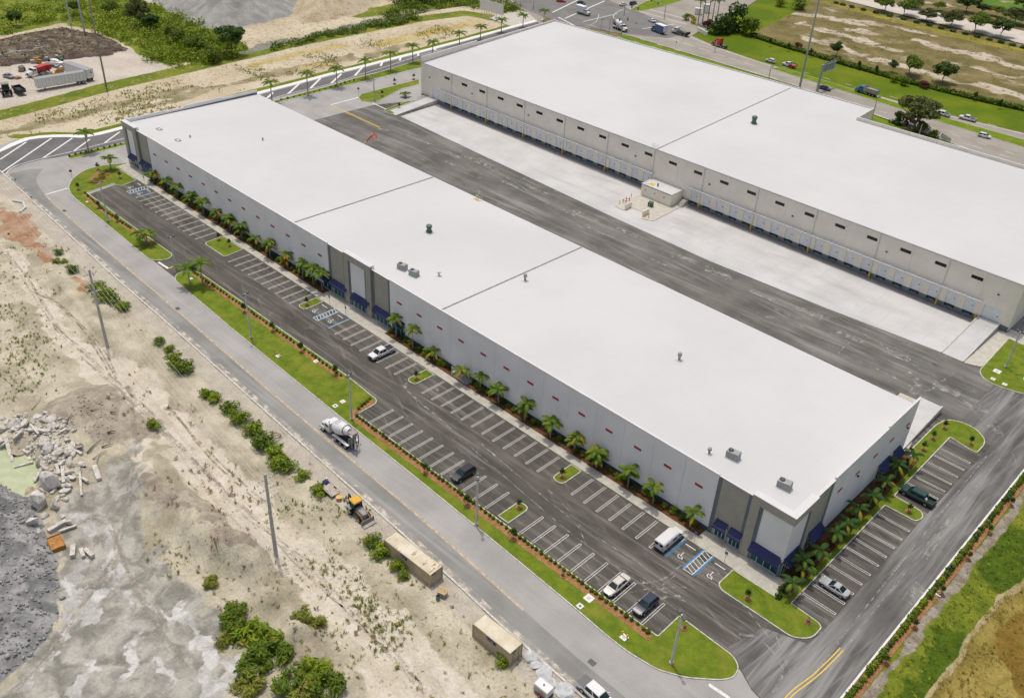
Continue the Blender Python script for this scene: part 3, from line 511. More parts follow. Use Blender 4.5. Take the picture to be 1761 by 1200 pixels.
# tyre marks and dust smears on the asphalt: thin decals, broken up by noise
t=NT('dust_mark'); t.color(t.mix(t.noise(1,3),(.44,.43,.39),(.55,.54,.50))); tb=t.n('ShaderNodeBsdfTransparent'); mx=t.n('ShaderNodeMixShader'); t.l(t.mr(t.noise(.8,5,rough=.7),.42,.7,0,.75),mx.inputs[0]); t.l(tb.outputs[0],mx.inputs[1]); t.l(t.b.outputs[0],mx.inputs[2]); t.l(mx.outputs[0],t.t.nodes['Material Output'].inputs[0]); M['dust']=t.done(.95,0,.1)
def mark(px,wd=.22,z=.034): MB().ribbon(smoothpath(PX(*px),6),wd,z).build('tyre_mark',M['dust'],lot)
for px in [((1090,1003),(1125,1000),(1150,990),(1170,973),(1185,972)),((1075,1020),(1110,1013),(1140,1005),(1165,985),(1180,975)),((1095,1040),(1120,1020),(1150,1010),(1180,1010)),((1130,1035),(1145,1026),(1170,1025)),((1180,935),(1215,985),(1260,1020),(1310,1080),(1350,1130)),((1195,930),(1235,985),(1285,1025),(1330,1085),(1360,1160)),((1270,1090),(1310,1100),(1345,1150),(1330,1190)),
 ((800,760),(880,830),(980,915),(1080,985),(1180,1035)),((815,752),(900,825),(1000,905),(1110,975)),((690,660),(720,690),(780,740)),((940,840),(980,880),(1010,940)),((1640,640),(1600,670),(1570,665),(1500,630)),((1690,720),(1640,680),(1560,620),(1460,560)),((1700,740),(1660,690),(1590,635),(1500,590)),((1750,800),(1720,740),(1690,700),(1600,650)),((840,290),(880,310),(930,345),(960,365)),((780,262),(830,275),(900,330)),
 ((1420,1160),(1480,1080),(1560,980),(1640,880),(1720,790)),((1408,1150),(1468,1070),(1548,970),(1628,870),(1700,780)),((1500,580),(1460,590),(1440,610))]: mark(px,random.choice((.2,.3,.45)))
for px,wd in [(((u,v),(u+22,v+10),(u+46,v+19)),w_) for u,v,w_ in ((700,232,1.2),(800,268,2.0),(905,318,1.2),(985,362,2.4),(1060,392,1.4),(1150,432,1.8),(1215,462,2.6),(1290,500,1.2),(1370,528,2.0),(1440,570,1.6),(1520,600,2.4),(1605,660,2.2),(1655,690,1.4),(760,275,.8),(1010,390,.8),(1330,530,.9),(1120,445,.8))]+[(((862,312),(880,318),(893,325)),1.4),(((965,690-330),(990,372)),1.0),(((1560,640),(1580,660),(1565,680)),1.6),(((1700,730),(1720,745)),1.4),(((747,1040-390),(753,640)),.9),(((1590,960),(1640,885)),.9),(((1560,1035),(1585,1005)),1.8),(((770,260),(790,272)),1.0),(((652,222),(675,225)),1.2),(((735,660),(755,672)),.8),(((693,668),(700,660),(696,652)),.7)]: mark(px,wd,.036)
# ================================================================ building materials
mat('wall_white',(.88,.86,.83),.75,.045,.18); mat('wall_cream',(.90,.83,.69),.75,.04,.25); mat('coping',(.66,.655,.64),.5,.05,.6); mat('taupe',(.42,.395,.32),.8,.06,.5); mat('slate',(.17,.20,.22),.75,.08,.5)
mat('base_band',(.09,.11,.16),.8,.12,.6); mat('accent_red',(.42,.025,.05),.6,.08,2); mat('awning_navy',(.015,.022,.095),.6,.15,2); mat('frame_white',(.68,.68,.66),.5,.05,3); mat('door_grey',(.79,.81,.80),.55,.05,1); mat('metal_grey',(.36,.37,.37),.45,.1,2,metal=.3); mat('dark_metal',(.045,.05,.05),.5,.15,3)
mat('pipe_white',(.66,.64,.58),.5,.05,1); mat('safety_yellow',(.72,.48,.02),.55,.1,2); mat('red_paint',(.52,.03,.025),.5,.1,3); mat('green_box',(.05,.12,.07),.6,.1,2); mat('green_vent',(.09,.16,.13),.5,.15,3); mat('window_red_frame',(.10,.045,.045),.6)
def glass(name,c,r=.06):
    t=NT(name); t.color(t.mix(t.mr(t.noise(.6,2),.4,.6),sc3(c,.7),sc3(c,1.3))); M[name]=t.done(r,0,.35); return M[name]
glass('glass_teal',(.02,.10,.10)); glass('glass_dark',(.012,.018,.02)); glass('glass_car',(.015,.03,.028),.04)
def roofmat(name,c):
    t=NT(name); col=t.mix(t.mr(t.noise(.03,5),.35,.65),sc3(c,.93),c); br=t.n('ShaderNodeTexBrick'); t.l(t.vec(.32,.055,1,math.pi/2),br.inputs['Vector']); br.inputs['Color1'].default_value=(1,1,1,1); br.inputs['Color2'].default_value=(.985,.985,.985,1); br.inputs['Mortar'].default_value=(.965,.965,.965,1); br.inputs['Mortar Size'].default_value=.006; br.inputs['Scale'].default_value=1
    col=t.mix(.8,col,br.outputs['Color'],'MULTIPLY'); col=t.mix(t.mr(t.noise(.25,6,rough=.7),.62,.82,0,.35),col,sc3(c,.86)); t.color(col); t.bump(t.noise(.4,4),.08,.1); M[name]=t.done(.75,0,.3); return M[name]
roofmat('roof_membrane',(.605,.61,.595))
def pane_grid(b,x0,x1,z0,z1,y,nx,nz,fw=.07,ax='y',out=-1):
    pass
def storefront(parent,a0,a1,z0,z1,c,ax='y',n=3,door=False):
    """glazed bay in plane ax=c facing -y (ax='y') or +x (ax='x'); frame with separate panes"""
    s=-1 if ax=='y' else 1
    def bxx(b,p0,p1,q0,q1,d0,d1): 
        lo,hi=sorted((c+s*d0,c+s*d1))
        return b.bx(p0,p1,lo,hi,q0,q1) if ax=='y' else b.bx(lo,hi,p0,p1,q0,q1)
    b=MB(); wd=(a1-a0)/n
    for k in range(n+1): x=a0+k*wd; bxx(b,x-.05,x+.05,z0,z1,0,.09)
    bxx(b,a0,a1,z1-.09,z1,.001,.088); bxx(b,a0,a1,z0,z0+.12,.001,.088); bxx(b,a0,a1,z0+2.1,z0+2.18,.001,.087) if z1-z0>2.4 else None
    o=b.build('storefront',M['frame_white'],parent)
    for k in range(n): p=MB(); bxx(p,a0+k*wd+.05,a0+(k+1)*wd-.05,z0+.1,z1-.09,.01,.05); p.build('pane',M['glass_teal'],o)
    return o
def awning(parent,a0,a1,c,z=2.55,h=1.25,out=1.25,ax='y'):
    s=-1 if ax=='y' else 1
    P=lambda a,d,zz:(a,c+s*d,zz) if ax=='y' else (c+s*d,a,zz)
    vs=[]; 
    for a in (a0,a1): vs+=[P(a,.02,z+h),P(a,out,z+.28),P(a,out,z),P(a,out-.05,z),P(a,out-.05,z+.25),P(a,.02,z+h-.06)]
    fs=[(0,1,7,6),(1,2,8,7),(2,3,9,8),(3,4,10,9),(4,5,11,10),(0,5,4,3,2,1),(6,7,8,9,10,11)]
    fs=[f if ax=='y' else f[::-1] for f in fs]
    o=MB().add(vs,fs).build('awning',M['awning_navy'],parent)
    b=MB(); m=max(2,int((a1-a0)/1.1)+1)
    for k in range(m): a=a0+.04+(a1-a0-.08)*k/(m-1); b.tube([P(a,.03,z+h-.1),P(a,out-.03,z+.2)],.025,4); b.tube([P(a,.03,z+.2),P(a,out-.03,z+.2)],.02,4)
    b.build('awning_frame',M['frame_white'],o); return o
# ================================================================ long front warehouse
W1=thing('warehouse','long white warehouse with grey entrance towers, red wall accents and navy awnings, nearest the camera','warehouse',(-103,21,0)); W1.location=(0,0,0)
XL,XR,YB=-206.9,0.0,42.0; PW=6.13
roof=MB().add([(XL+.3,.3,11.62),(XR-.3,.3,11.62),(XR-.3,YB,11.05),(XL+.3,YB,11.05),(XL+.3,.3,11.2),(XR-.3,.3,11.2),(XR-.3,YB,10.7),(XL+.3,YB,10.7)],[(0,1,2,3),(0,4,5,1),(1,5,6,2),(2,6,7,3),(3,7,4,0)]).build('roof',M['roof_membrane'],W1)
mat('roof_joint',(.40,.40,.39),.8)
for x in (-127.0,-77.55): MB().add([(x-.16,.4,11.62),(x+.16,.4,11.62),(x+.16,YB,11.05),(x-.16,YB,11.05),(x-.1,.4,11.80),(x+.1,.4,11.80),(x+.1,YB,11.23),(x-.1,YB,11.23)],[(0,4,7,3),(4,5,6,7),(5,1,2,6),(0,1,5,4),(3,7,6,2)]).build('expansion_joint',M['roof_joint'],roof)
MB().bx(XL+.3,XR-.3,YB,YB+.22,10.85,11.02).build('gutter',M['coping'],W1)
mat('wall_core',(.20,.19,.18),.9)
core=MB().bx(XL+.2,XR-.2,.2,.29,0,11.6).bx(XL+.12,XL+.28,.29,YB-.1,0,11.6).bx(XR-.29,XR-.2,.29,YB-.1,0,11.6).bx(XL+.28,XR-.28,YB-.28,YB-.1,0,10.7).build('wall_core',M['wall_core'],W1)
pm_=MB().bx(-PW/2+.018,PW/2-.018,0,.22,.95,11.92).mesh('wall_panel',M['wall_white']); pr_=MB().bx(-.75,.75,-.035,.05,7.55,8.0).mesh('accent_panel',M['accent_red'])
for x0 in (-193.5,-92.75):
    for k in range(13):
        x=x0+PW*(k+.5); link('wall_panel',pm_,W1,(x,0,0)); link('accent_panel',pr_,W1,(x,0,0))
        MB().bx(x-PW/2+.02,x+PW/2-.02,.05,.2,0,.95).build('base_panel',M['base_band'],W1)
    MB().bx(x0,x0+13*PW,-.05,.36,11.925,12.02).build('coping',M['coping'],W1)
def reveal(x0,x1,y0,z0,z1,m,name='wall_panel',y1=.3): return MB().bx(x0,x1,y0,y1,z0,z1).build(name,M[m],W1)
def wing(x0,x1,sl=.65):   # recessed taupe panel with slate stripes
    reveal(x0+.02,x0+sl,.10,0,11.75,'slate'); reveal(x0+sl+.01,x1-sl-.01,.16,0,11.75,'taupe'); reveal(x1-sl,x1-.02,.10,0,11.75,'slate')
    MB().bx(x0,x1,.02,.36,11.755,11.84).build('coping',M['coping'],W1)
def tower(x0,x1,top=12.42,y=-.3,left=True,right=True):
    w_=x1-x0; a=x0+(1.5 if left else .0); b=x1-(1.6 if right else 0.0)
    if left: reveal(x0,a,y,0,top,'taupe','tower_pier'); reveal(a+.01,a+.55,y+.12,0,10.9,'slate')
    if right: reveal(b,x1,y,0,top,'taupe','tower_pier'); reveal(b-.5,b-.01,y+.12,0,10.9,'slate')
    reveal(a+.005 if left else a,b-.005 if right else b,y+.005,10.9,top-.004,'taupe','tower_header')
    ia=a+(.56 if left else 0); ib=b-(.51 if right else 0); reveal(ia,ib,y+.2,3.3,10.895,'wall_white'); reveal(ia,ib,y+.28,0,3.29,'slate')
    MB().bx(x0-.04,x1+.04,y-.06,.9,top,top+.09).build('coping',M['coping'],W1); MB().bx(x0,x1,.3,.85,11.5,top-.004).build('parapet_back',M['wall_white'],W1)
    return ia,ib
wing(-199.35,-193.5); tower(XL,-199.4); wing(-113.7,-107.85); tower(-107.8,-98.7); wing(-98.65,-92.78); wing(-13.1,-7.0); ia,ib=tower(-6.95,0.0,right=False)
# front awnings and glazing (centre bay, then ends)
def aw(px0,px1,y,out=1.25,n=2,door=True,z=2.55):
    a=FY(*px0,y-out)[0]; b=FY(*px1,y-out)[0]; a+=.12; b-=.12; awning(W1,a,b,y,z,1.2,out); storefront(W1,a+.1,b-.1,.12,2.75,y-.02,'y',n)
c5=lambda u,v:(480+u/5.87,380+v/5.87); c6=lambda u,v:(1160+u/5.87,800+v/5.87); c4b=lambda u,v:(100+u/5.87,180+v/5.87)
aw(c5(408,610),c5(500,655),.0,1.0); aw(c5(505,650),c5(660,725),.12,1.2,4); aw(c5(712,785),c5(800,830),-.1,1.1,2); aw(c5(785,828),c5(885,868),-.1,1.1,2); aw(c5(928,920),c5(1098,1005),.12,1.2,4)
storefront(W1,-92.2,-88.0,.12,2.75,-.02,'y',3); awning(W1,-90.4,-88.0,0,2.55,1.2,1.0)
aw(c6(365,618),c6(503,680),.12,1.2,3); aw(c6(510,705),c6(652,770),.12,1.2,3)
awning(W1,-5.3,-.05,-.1,2.55,1.35,1.2); storefront(W1,-5.2,-.3,.12,2.8,-.04,'y',4)
for k,(a,b) in enumerate(((-205.2,-201.2),(-199.2,-196.6),(-196.3,-193.7))): awning(W1,a,b,-.1 if k==0 else .12,2.55,1.2,1.1); storefront(W1,a+.1,b-.1,.12,2.75,-.12 if k==0 else .1,'y',3)
# near end wall (x=0): tower, wing, five white panels
def rx(y0,y1,x1,z0,z1,m,name='wall_panel'): return MB().bx(-.3,x1,y0,y1,z0,z1).build(name,M[m],W1)
rx(-.3,4.6,.10,3.3,10.895,'wall_white'); rx(-.3,4.6,.04,0,3.29,'slate'); rx(4.61,5.05,.18,0,10.9,'slate'); rx(5.06,6.4,.3,0,12.42,'taupe','tower_pier'); rx(-.294,5.055,.295,10.9,12.41,'taupe','tower_header')
MB().bx(-.9,.36,-.366,6.45,12.425,12.516).build('coping',M['coping'],W1)
rx(6.42,7.0,-.1,0,12.1,'slate'); rx(7.01,11.7,-.16,0,12.1,'taupe'); rx(11.71,12.25,-.1,0,12.1,'slate'); MB().bx(-.5,.04,6.46,12.2,12.1,12.2).build('coping',M['coping'],W1)
for k in range(5):
    y0=12.28+k*5.96; top=12.55 if k<3 else 12.8
    MB().bx(-.25,0,y0+.018,y0+5.94,.9,top).build('wall_panel',M['wall_white'],W1); MB().bx(-.2,-.05,y0+.02,y0+5.93,0,.9).build('base_panel',M['base_band'],W1); MB().bx(-.32,.06,y0,y0+5.96,top,top+.09).build('coping',M['coping'],W1)
    yc=(15.4,21.4,27.6,33.7,39.9)[k]; MB().bx(-.05,.035,yc-.75,yc+.75,7.9,8.4).build('accent_panel',M['accent_red'],W1)
for y in (21.6,40.0): MB().bx(0,.3,y-.15,y+.15,7.3,7.55).build('wall_lamp',M['dark_metal'],W1)
awning(W1,.0,4.4,.1,2.55,1.3,1.2,'x'); storefront(W1,.2,4.2,.12,2.8,.06,'x',4); awning(W1,7.2,11.6,-.16,2.55,1.3,1.4,'x'); storefront(W1,7.3,11.5,.12,2.8,-.14,'x',4)
awning(W1,36.9,39.6,0,2.6,1.2,1.2,'x'); storefront(W1,37.0,39.5,.12,2.75,.02,'x',2); awning(W1,31.2,35.2,0,2.6,1.3,1.4,'x'); storefront(W1,31.3,35.1,.12,2.75,.02,'x',3)
# far end wall and rear wall
for k in range(7): 
    y0=.3+k*5.96; top=(12.4,12.4,12.1,12.5,12.5,12.2,12.2)[k]; MB().bx(XL,XL+.25,y0+.018,y0+5.94,0,top).build('wall_panel',M['wall_white'],W1); MB().bx(XL-.05,XL+.32,y0,y0+5.96,top,top+.09).build('coping',M['coping'],W1)
for k in range(33): MB().bx(XL+.2+k*6.26+.018,XL+.2+(k+1)*6.26-.018,YB-.12,YB+.1,0,10.85).build('wall_panel',M['wall_cream'],W1)
# ladder hatch rail and roof equipment
def railbox(name,label,x,y,z,parent,w_=1.2,d=1.0):
    b=MB()
    for sx in (-1,1):
        for sy in (-1,1): b.tube([(x+sx*w_/2,y+sy*d/2,z-.35),(x+sx*w_/2,y+sy*d/2,z+1.05)],.04,5)
        for h in (.55,1.05): b.tube([(x+sx*w_/2,y-d/2,z+h),(x+sx*w_/2,y+d/2,z+h)],.035,5)
    for h in (.55,1.05): b.tube([(x-w_/2,y-d/2,z+h),(x+w_/2,y-d/2,z+h)],.035,5)
    return b.build(name,M['frame_white'],parent)
p=G(832,340,11.1); railbox('ladder_rail','',p[0],41.7,11.1,W1)
MB().bx(p[0]-1.2,p[0]+.3,40.9,41.6,11.06,11.16).build('walk_pad',M['safety_yellow'],W1)
def rz1(y): return 11.62-.57*(y-.3)/41.7
mat('ac_grey',(.33,.34,.32),.6,.12,2); mat('ac_dark',(.04,.04,.04),.7)
def ac(u,v,label,s=1.0,rz=0):
    s*=1.15
    x,y=G(u,v,11.55); z=rz1(y); t=thing('rooftop_air_conditioner',label,'air conditioner',(x,y,z),rz,'rooftop air conditioners')
    MB().bx(-.95*s,.95*s,-.6*s,.6*s,-.05,.14).build('base_frame',M['coping'],t); b=MB().bx(-.85*s,.85*s,-.52*s,.52*s,.14,1.08*s)
    for k in range(7): b.bx(-.87*s,.3*s,-.525*s,.525*s,(.22+k*.115)*s,(.26+k*.115)*s)
    b.build('cabinet',M['ac_grey'],t); MB().prism([(-.42*s+.36*s*math.cos(a),.36*s*math.sin(a)) for a in [k*math.pi/8 for k in range(16)]],1.08*s,1.16*s).build('fan_shroud',M['ac_dark'],t)
    b=MB(); 
    for k in range(4): b.tube([(-.42*s-.34*s*math.cos(k*math.pi/4),-.34*s*math.sin(k*math.pi/4),1.19*s),(-.42*s+.34*s*math.cos(k*math.pi/4),.34*s*math.sin(k*math.pi/4),1.19*s)],.02,4)
    b.build('fan_guard',M['metal_grey'],t); MB().bx(.3*s,.8*s,-.515*s,.515*s,1.08*s,1.14*s).build('access_panel',M['ac_grey'],t); return t
ac(692,463,'grey rooftop air conditioner at the left of the pair behind the central tower',1,.15); ac(712,474,'grey rooftop air conditioner at the right of the pair behind the central tower',1,.15)
ac(1260,787,'grey rooftop air conditioner farther from the near roof corner',1.05,.1); ac(1348,838,'grey rooftop air conditioner closest to the near roof corner',1.05,.1)
def vent(u,v,label,h=.9,r=.28,m='coping',mush=False,bldg=1):
    x,y=G(u,v,11.55 if bldg==1 else 12.1); z=rz1(y) if bldg==1 else rz2(y); t=thing('roof_vent',label,'roof vent',(x,y,z),0,'roof vents')
    h*=1.15; r*=1.2; n=12; C=lambda rr,zz:[(rr*math.cos(2*math.pi*k/n),rr*math.sin(2*math.pi*k/n),zz) for k in range(n)]
    MB().bx(-r*1.4,r*1.4,-r*1.4,r*1.4,-.05,.1).build('curb',M['coping'],t)
    if mush: MB().loft([C(r*1.2,.1),C(r*1.3,.35),C(r*.9,.5),C(r*.9,.7*h),C(r*1.15,.72*h),C(r*1.1,h),C(r*.5,h*1.1)]).build('hood',M[m],t,smooth=True)
    else: MB().loft([C(r*.6,.1),C(r*.6,h*.6)]).build('pipe',M[m],t,smooth=True); MB().loft([C(r*.5,h*.5),C(r,h*.6),C(r,h),C(r*.6,h*1.08)]).build('hood',M[m],t,smooth=True)
    return t
vent(738,398,'green mushroom vent on the near roof behind the central tower',1.5,.5,'green_vent',True)
vent(755,474,'small white pipe vent beside the pair of air conditioners',.9,.28); vent(903,481,'white ringed vent just right of the second roof joint',1.3,.32,'ac_grey'); vent(1168,617,'white ringed vent alone on the right part of near roof',1.3,.32,'ac_grey'); vent(1219,780,'small grey pipe vent left of an air conditioner near front edge',1.0,.26,'ac_grey'); vent(452,240,'tiny grey vent on the far left part of near roof',.6,.2,'ac_grey'); vent(327,236,'tiny grey vent close to two hatch frames on near roof',.5,.2,'ac_grey')
for k,(u,v) in enumerate(((274,223),(306,242))):
    x,y=G(u,v,11.55); b=MB(); 
    for q0,q1,r0,r1 in ((-.8,.8,-.5,-.42),(-.8,.8,.42,.5),(-.8,-.72,-.42,.42),(.72,.8,-.42,.42)): b.bx(q0,q1,r0,r1,-.05,.2)
    t=thing('roof_curb_frame',('left' if k==0 else 'right')+' one of two empty metal curb frames on the far roof end','roof hatch',(x,y,rz1(y)),.1,'roof curb frames'); b.build('frame',M['metal_grey'],t); MB().bx(-.72,.72,-.42,.42,-.04,.06).build('cover',M['coping'],t)
# ================================================================ rear warehouse with docks
W2=thing('warehouse','cream warehouse with a row of loading docks across the truck court','warehouse')
Y2=100.3; X2L,X2R=-199.3,-2.6; RL=(-206.5,174.5); RR=(-76.6,179.5); RS=(-75.6,166.4); RE=(-2.2,168.0); Z2F=11.7
def rz2(y): return Z2F-.05+.9*(y-Y2)/75
base2=[(X2L,Y2),(X2R,Y2),RE,RS,RR,RL]; top2=[(x,y,rz2(y)) for x,y in inset(base2,.25)]
roof2=MB().add(top2+[(x,y,z-.5) for x,y,z in top2],[tuple(range(6))]+[(i,6+i,6+(i+1)%6,(i+1)%6) for i in range(6)]).build('roof',M['roof_membrane'],W2)
def jnt(a,b): MB().add([(a[0]-.22,a[1],rz2(a[1])),(a[0]+.22,a[1],rz2(a[1])),(b[0]+.22,b[1],rz2(b[1])),(b[0]-.22,b[1],rz2(b[1])),(a[0]-.1,a[1],rz2(a[1])+.18),(a[0]+.1,a[1],rz2(a[1])+.18),(b[0]+.1,b[1],rz2(b[1])+.18),(b[0]-.1,b[1],rz2(b[1])+.18)],[(0,4,7,3),(4,5,6,7),(5,1,2,6),(0,1,5,4),(3,7,6,2)]).build('expansion_joint',M['roof_joint'],roof2)
jnt((-101.3,Y2+.5),(-104.3,176.5))
MB().bx(X2L,X2R,Y2-.06,Y2+.3,Z2F-.02,Z2F+.1).build('gutter',M['metal_grey'],W2)
def wallseg(a,b,z0,z1,m,name='wall_panel',th=.25):
    d=Vector((b[0]-a[0],b[1]-a[1])).normalized(); n_=Vector((-d.y,d.x))*th; return MB().prism([a,b,(b[0]+n_.x,b[1]+n_.y),(a[0]+n_.x,a[1]+n_.y)],z0,z1).build(name,M[m],W2)
def runpanels(a,b,n,z1,m='wall_cream'):
    A=Vector(a);B=Vector(b)
    for k in range(n): wallseg(tuple(A.lerp(B,k/n+.0008)),tuple(A.lerp(B,(k+1)/n-.0008)),0,z1,m)
    d=(B-A).normalized(); n_=Vector((-d.y,d.x))*.36; o=Vector((d.y,-d.x))*.06; MB().prism([tuple(A+o),tuple(B+o),tuple(B+n_),tuple(A+n_)],z1,z1+.09).build('coping',M['coping'],W2)
runpanels((X2R,Y2),RE,8,13.0); runpanels(RE,RS,9,13.35); runpanels(RS,RR,2,12.9); runpanels(RR,RL,16,12.75); Lm=Vector(RL).lerp(Vector((X2L,Y2)),.62); runpanels(RL,tuple(Lm),6,13.0); runpanels(tuple(Lm),(X2L,Y2),4,13.6)
# front wall above the docks, joints every 8.27 m
DT=4.55; js=[X2L]+[-192.3+8.265*k for k in range(0,24) if X2L<-192.3+8.265*k<X2R-1]+[X2R]
doors=[-186.0+4.15*k for k in range(21)]+[-86.75+4.17*k for k in range(19)]; big=[-191.7,-6.9]
pumpx=(-101.5,-88.9)
for a,b in zip(js[:-1],js[1:]):
    if b-a>.5: MB().bx(a+.018,b-.018,Y2,Y2+.22,DT,Z2F-.02).build('wall_panel',M['wall_cream'],W2)
MB().bx(X2L+.1,X2R-.1,Y2+.22,Y2+.4,0,11.2).build('wall_core',M['wall_core'],W2)
holes=sorted([(x,1.22) for x in doors]+[(x,1.95) for x in big]); e=X2L
for x,hw in holes+[(X2R+1.22,1.22)]:
    if x-hw-e>.05: MB().bx(e+.004,x-hw-.004,Y2,Y2+.22,1.35,DT-.004).build('dock_pier',M['wall_cream'],W2)
    e=x+hw
MB().bx(X2L,X2R,Y2+.02,Y2+.22,0,1.345).build('dock_base',dk,W2)
dmesh=MB(); 
for k in range(5): dmesh.bx(-1.2,1.2,.12,.17,1.36+k*.63,1.36+k*.63+.615)
dmesh=dmesh.mesh('dock_door',M['door_grey']); dw=MB().bx(-.0,.3,-.01,.02,0,.2).mesh('vision_panel',M['dark_metal']); bump_=MB().bx(-1.1,-.7,-.16,.02,.75,1.3).bx(.7,1.1,-.16,.02,.75,1.3).bx(-.7,.7,-.06,.02,.95,1.33).mesh('dock_bumper',mat('rubber_black',(.02,.022,.022),.8))
for x in doors:
    d=link('dock_door',dmesh,W2,(x,Y2,0)); link('vision_panel',dw,d,(.45,.11,2.9)); link('dock_bumper',bump_,d,(0,.02,0))
for x in big:
    b=MB(); 
    for k in range(6): b.bx(-1.93,1.93,.12,.17,1.36+k*.53,1.36+k*.53+.515)
    d=b.build('drive_in_door',M['door_grey'],W2,(x,Y2,0)); link('vision_panel',dw,d,(1.2,.11,2.6))
wm=MB().bx(-1.3,1.3,-.02,.05,9.3,10.1).mesh('window',M['window_red_frame']); wp=MB().bx(-1.22,-.03,-.035,0,9.38,10.02).mesh('pane',M['glass_dark']); wp2=MB().bx(.03,1.22,-.035,0,9.38,10.02).mesh('pane',M['glass_dark'])
for k in range(22):
    o=link('window',wm,W2,(-186.3+8.29*k,Y2,0)); link('pane',wp,o); link('pane',wp2,o)
lampm=MB().bx(-.2,.2,-.3,0,7.7,7.95).mesh('wall_lamp',M['dark_metal'])
for o_,pts in (((700,60),[(230,402),(660,568),(1230,776)]),((1040,230),[(318,186),(1066,468)])):
    for a,b in pts: link('wall_lamp',lampm,W2,(FY(o_[0]+a/5.87,o_[1]+b/5.87,Y2)[0],Y2,0))
for a,b in ((1222,310),(1365,365),(1527.3,425.5),(1720.8,498)): link('wall_lamp',lampm,W2,(FY(a,b,Y2)[0],Y2,0))
ds=MB().bx(-.09,.09,-.16,0,1.0,Z2F-.05).mesh('downspout',M['pipe_white']); pg=MB().loft([[(.2*math.cos(2*math.pi*k/10),-.3+.2*math.sin(2*math.pi*k/10),zz) for k in range(10)] for zz in (0.03,1.5)]).mesh('pipe_guard',M['safety_yellow'],True)
for k in range(12):
    x=-184.0+16.53*k
    if pumpx[0]-1<x<pumpx[1]+1: link('downspout',ds,W2,(x,Y2,0)); continue
    if x>X2R-3: break
    link('downspout',ds,W2,(x,Y2,0)); link('pipe_guard',pg,W2,(x,Y2,0))
link('pipe_guard',pg,W2,(-9.7,Y2,0))
def canopy(a,b):
    o=MB().bx(a,b,Y2-1.25,Y2-.02,5.0,5.12).build('canopy',M['coping'],W2); r=MB(); x=a+.1
    while x<b: r.bx(x-.04,x+.04,Y2-1.2,Y2-.05,5.12,5.3); x+=1.05
    r.bx(a,b,Y2-1.3,Y2-1.25,4.95,5.32).build('canopy_rib',M['coping'],o)
canopy(-189.2,-100.6); canopy(-88.6,-9.4)
vent(1296,213,'green mushroom vent alone on the rear roof',1.9,.6,'green_vent',True,2)
railbox('ladder_rail','',-102.2,Y2+.9,Z2F,W2)
# pump house with its yard
pc=lambda u,v:(1040+u/9.78,280+v/9.78)
A=G(*pc(600,545)); B=G(*pc(1118,735)); PH=thing('pump_house','small cream pump house with white roof against the dock wall','pump house',(A[0],A[1],0)); L=B[0]-A[0]; Dp=max(3.0,Y2-A[1]-.1); Hh=hgt((A[0],A[1]),316.5)+.1
MB().bx(0,L,0,Dp,0,Hh).build('wall',M['wall_cream'],PH); MB().bx(-.1,L+.1,-.1,Dp+.05,Hh,Hh+.18).build('roof',M['roof_membrane'],PH); MB().bx(-.12,L+.12,-.13,-.1,Hh-.12,Hh+.12).build('gutter',M['metal_grey'],PH)
MB().bx(2.6,3.6,-.06,.02,0.02,2.15).build('door',M['door_grey'],PH); 
for x in (4.4,7.6,1.2): 
    if x<L: MB().bx(x,x+.35,-.07,.01,1.9,2.2).build('alarm_plate',M['red_paint'],PH)
MB().bx(1.6,3.0,.9,2.2,Hh+.18,Hh+.26).build('roof_pad',M['safety_yellow'],PH); MB().loft([[(4.2+.22*math.cos(k*math.pi/5),1.6+.22*math.sin(k*math.pi/5),z) for k in range(10)] for z in (Hh+.18,Hh+1.0)]).build('exhaust_stack',M['green_vent'],PH,smooth=True)
b=MB()
for k in range(3): b.tube([(.5+k*.5,.6,Hh+.18),(.5+k*.5,.6,Hh+1.3)],.035,5)
b.tube([(.5,.6,Hh+1.3),(1.5,.6,Hh+1.3)],.035,5).tube([(.5,.6,Hh+.8),(1.5,.6,Hh+.8)],.03,5); b.build('guard_rail',M['frame_white'],PH)
yard=structure(MB().prism(roundpoly([G(*pc(*q)) for q in [(165,735),(300,800),(330,800),(440,770),(470,770),(625,830),(610,950),(820,985),(1240,770),(1420,690),(1300,560),(590,540)]],.6),.03,.16).build('yard_slab',M['concrete_walk']))
for (a,b_),lab in (((330,800),'left'),((625,915),'right')):
    p=G(*pc(a,b_)); q=G(*pc(a+105,b_-55)); d=Vector((q[0]-p[0],q[1]-p[1])); tag(MB().prism([p,(p[0]+d.x,p[1]+d.y),(p[0]+d.x+.2,p[1]+d.y+.1),(p[0]+.2,p[1]+.1)],.1,1.7).build('screen_wall',M['wall_cream']),lab+' low cream screen wall at the pump house yard opening','wall','yard screen walls')
p=G(*pc(765,745)); t=thing('transformer_cabinet','green electrical transformer cabinet standing in pump house yard','transformer',(p[0],p[1],.16),.1); MB().bx(-.75,.75,-.55,.55,0,.1).build('pad',M['concrete_walk'],t); MB().add([(-.65,-.45,.1),(.65,-.45,.1),(.65,.45,.1),(-.65,.45,.1),(-.65,-.45,1.2),(.65,-.45,1.2),(.65,.45,1.4),(-.65,.45,1.4)],[(4,5,6,7),(0,1,5,4),(1,2,6,5),(2,3,7,6),(3,0,4,7)]).build('cabinet',M['green_box'],t); MB().bx(-.02,.02,-.47,-.45,.15,1.15).bx(-.1,.1,-.475,-.45,.55,.7).build('door_seam',M['frame_white'],t)
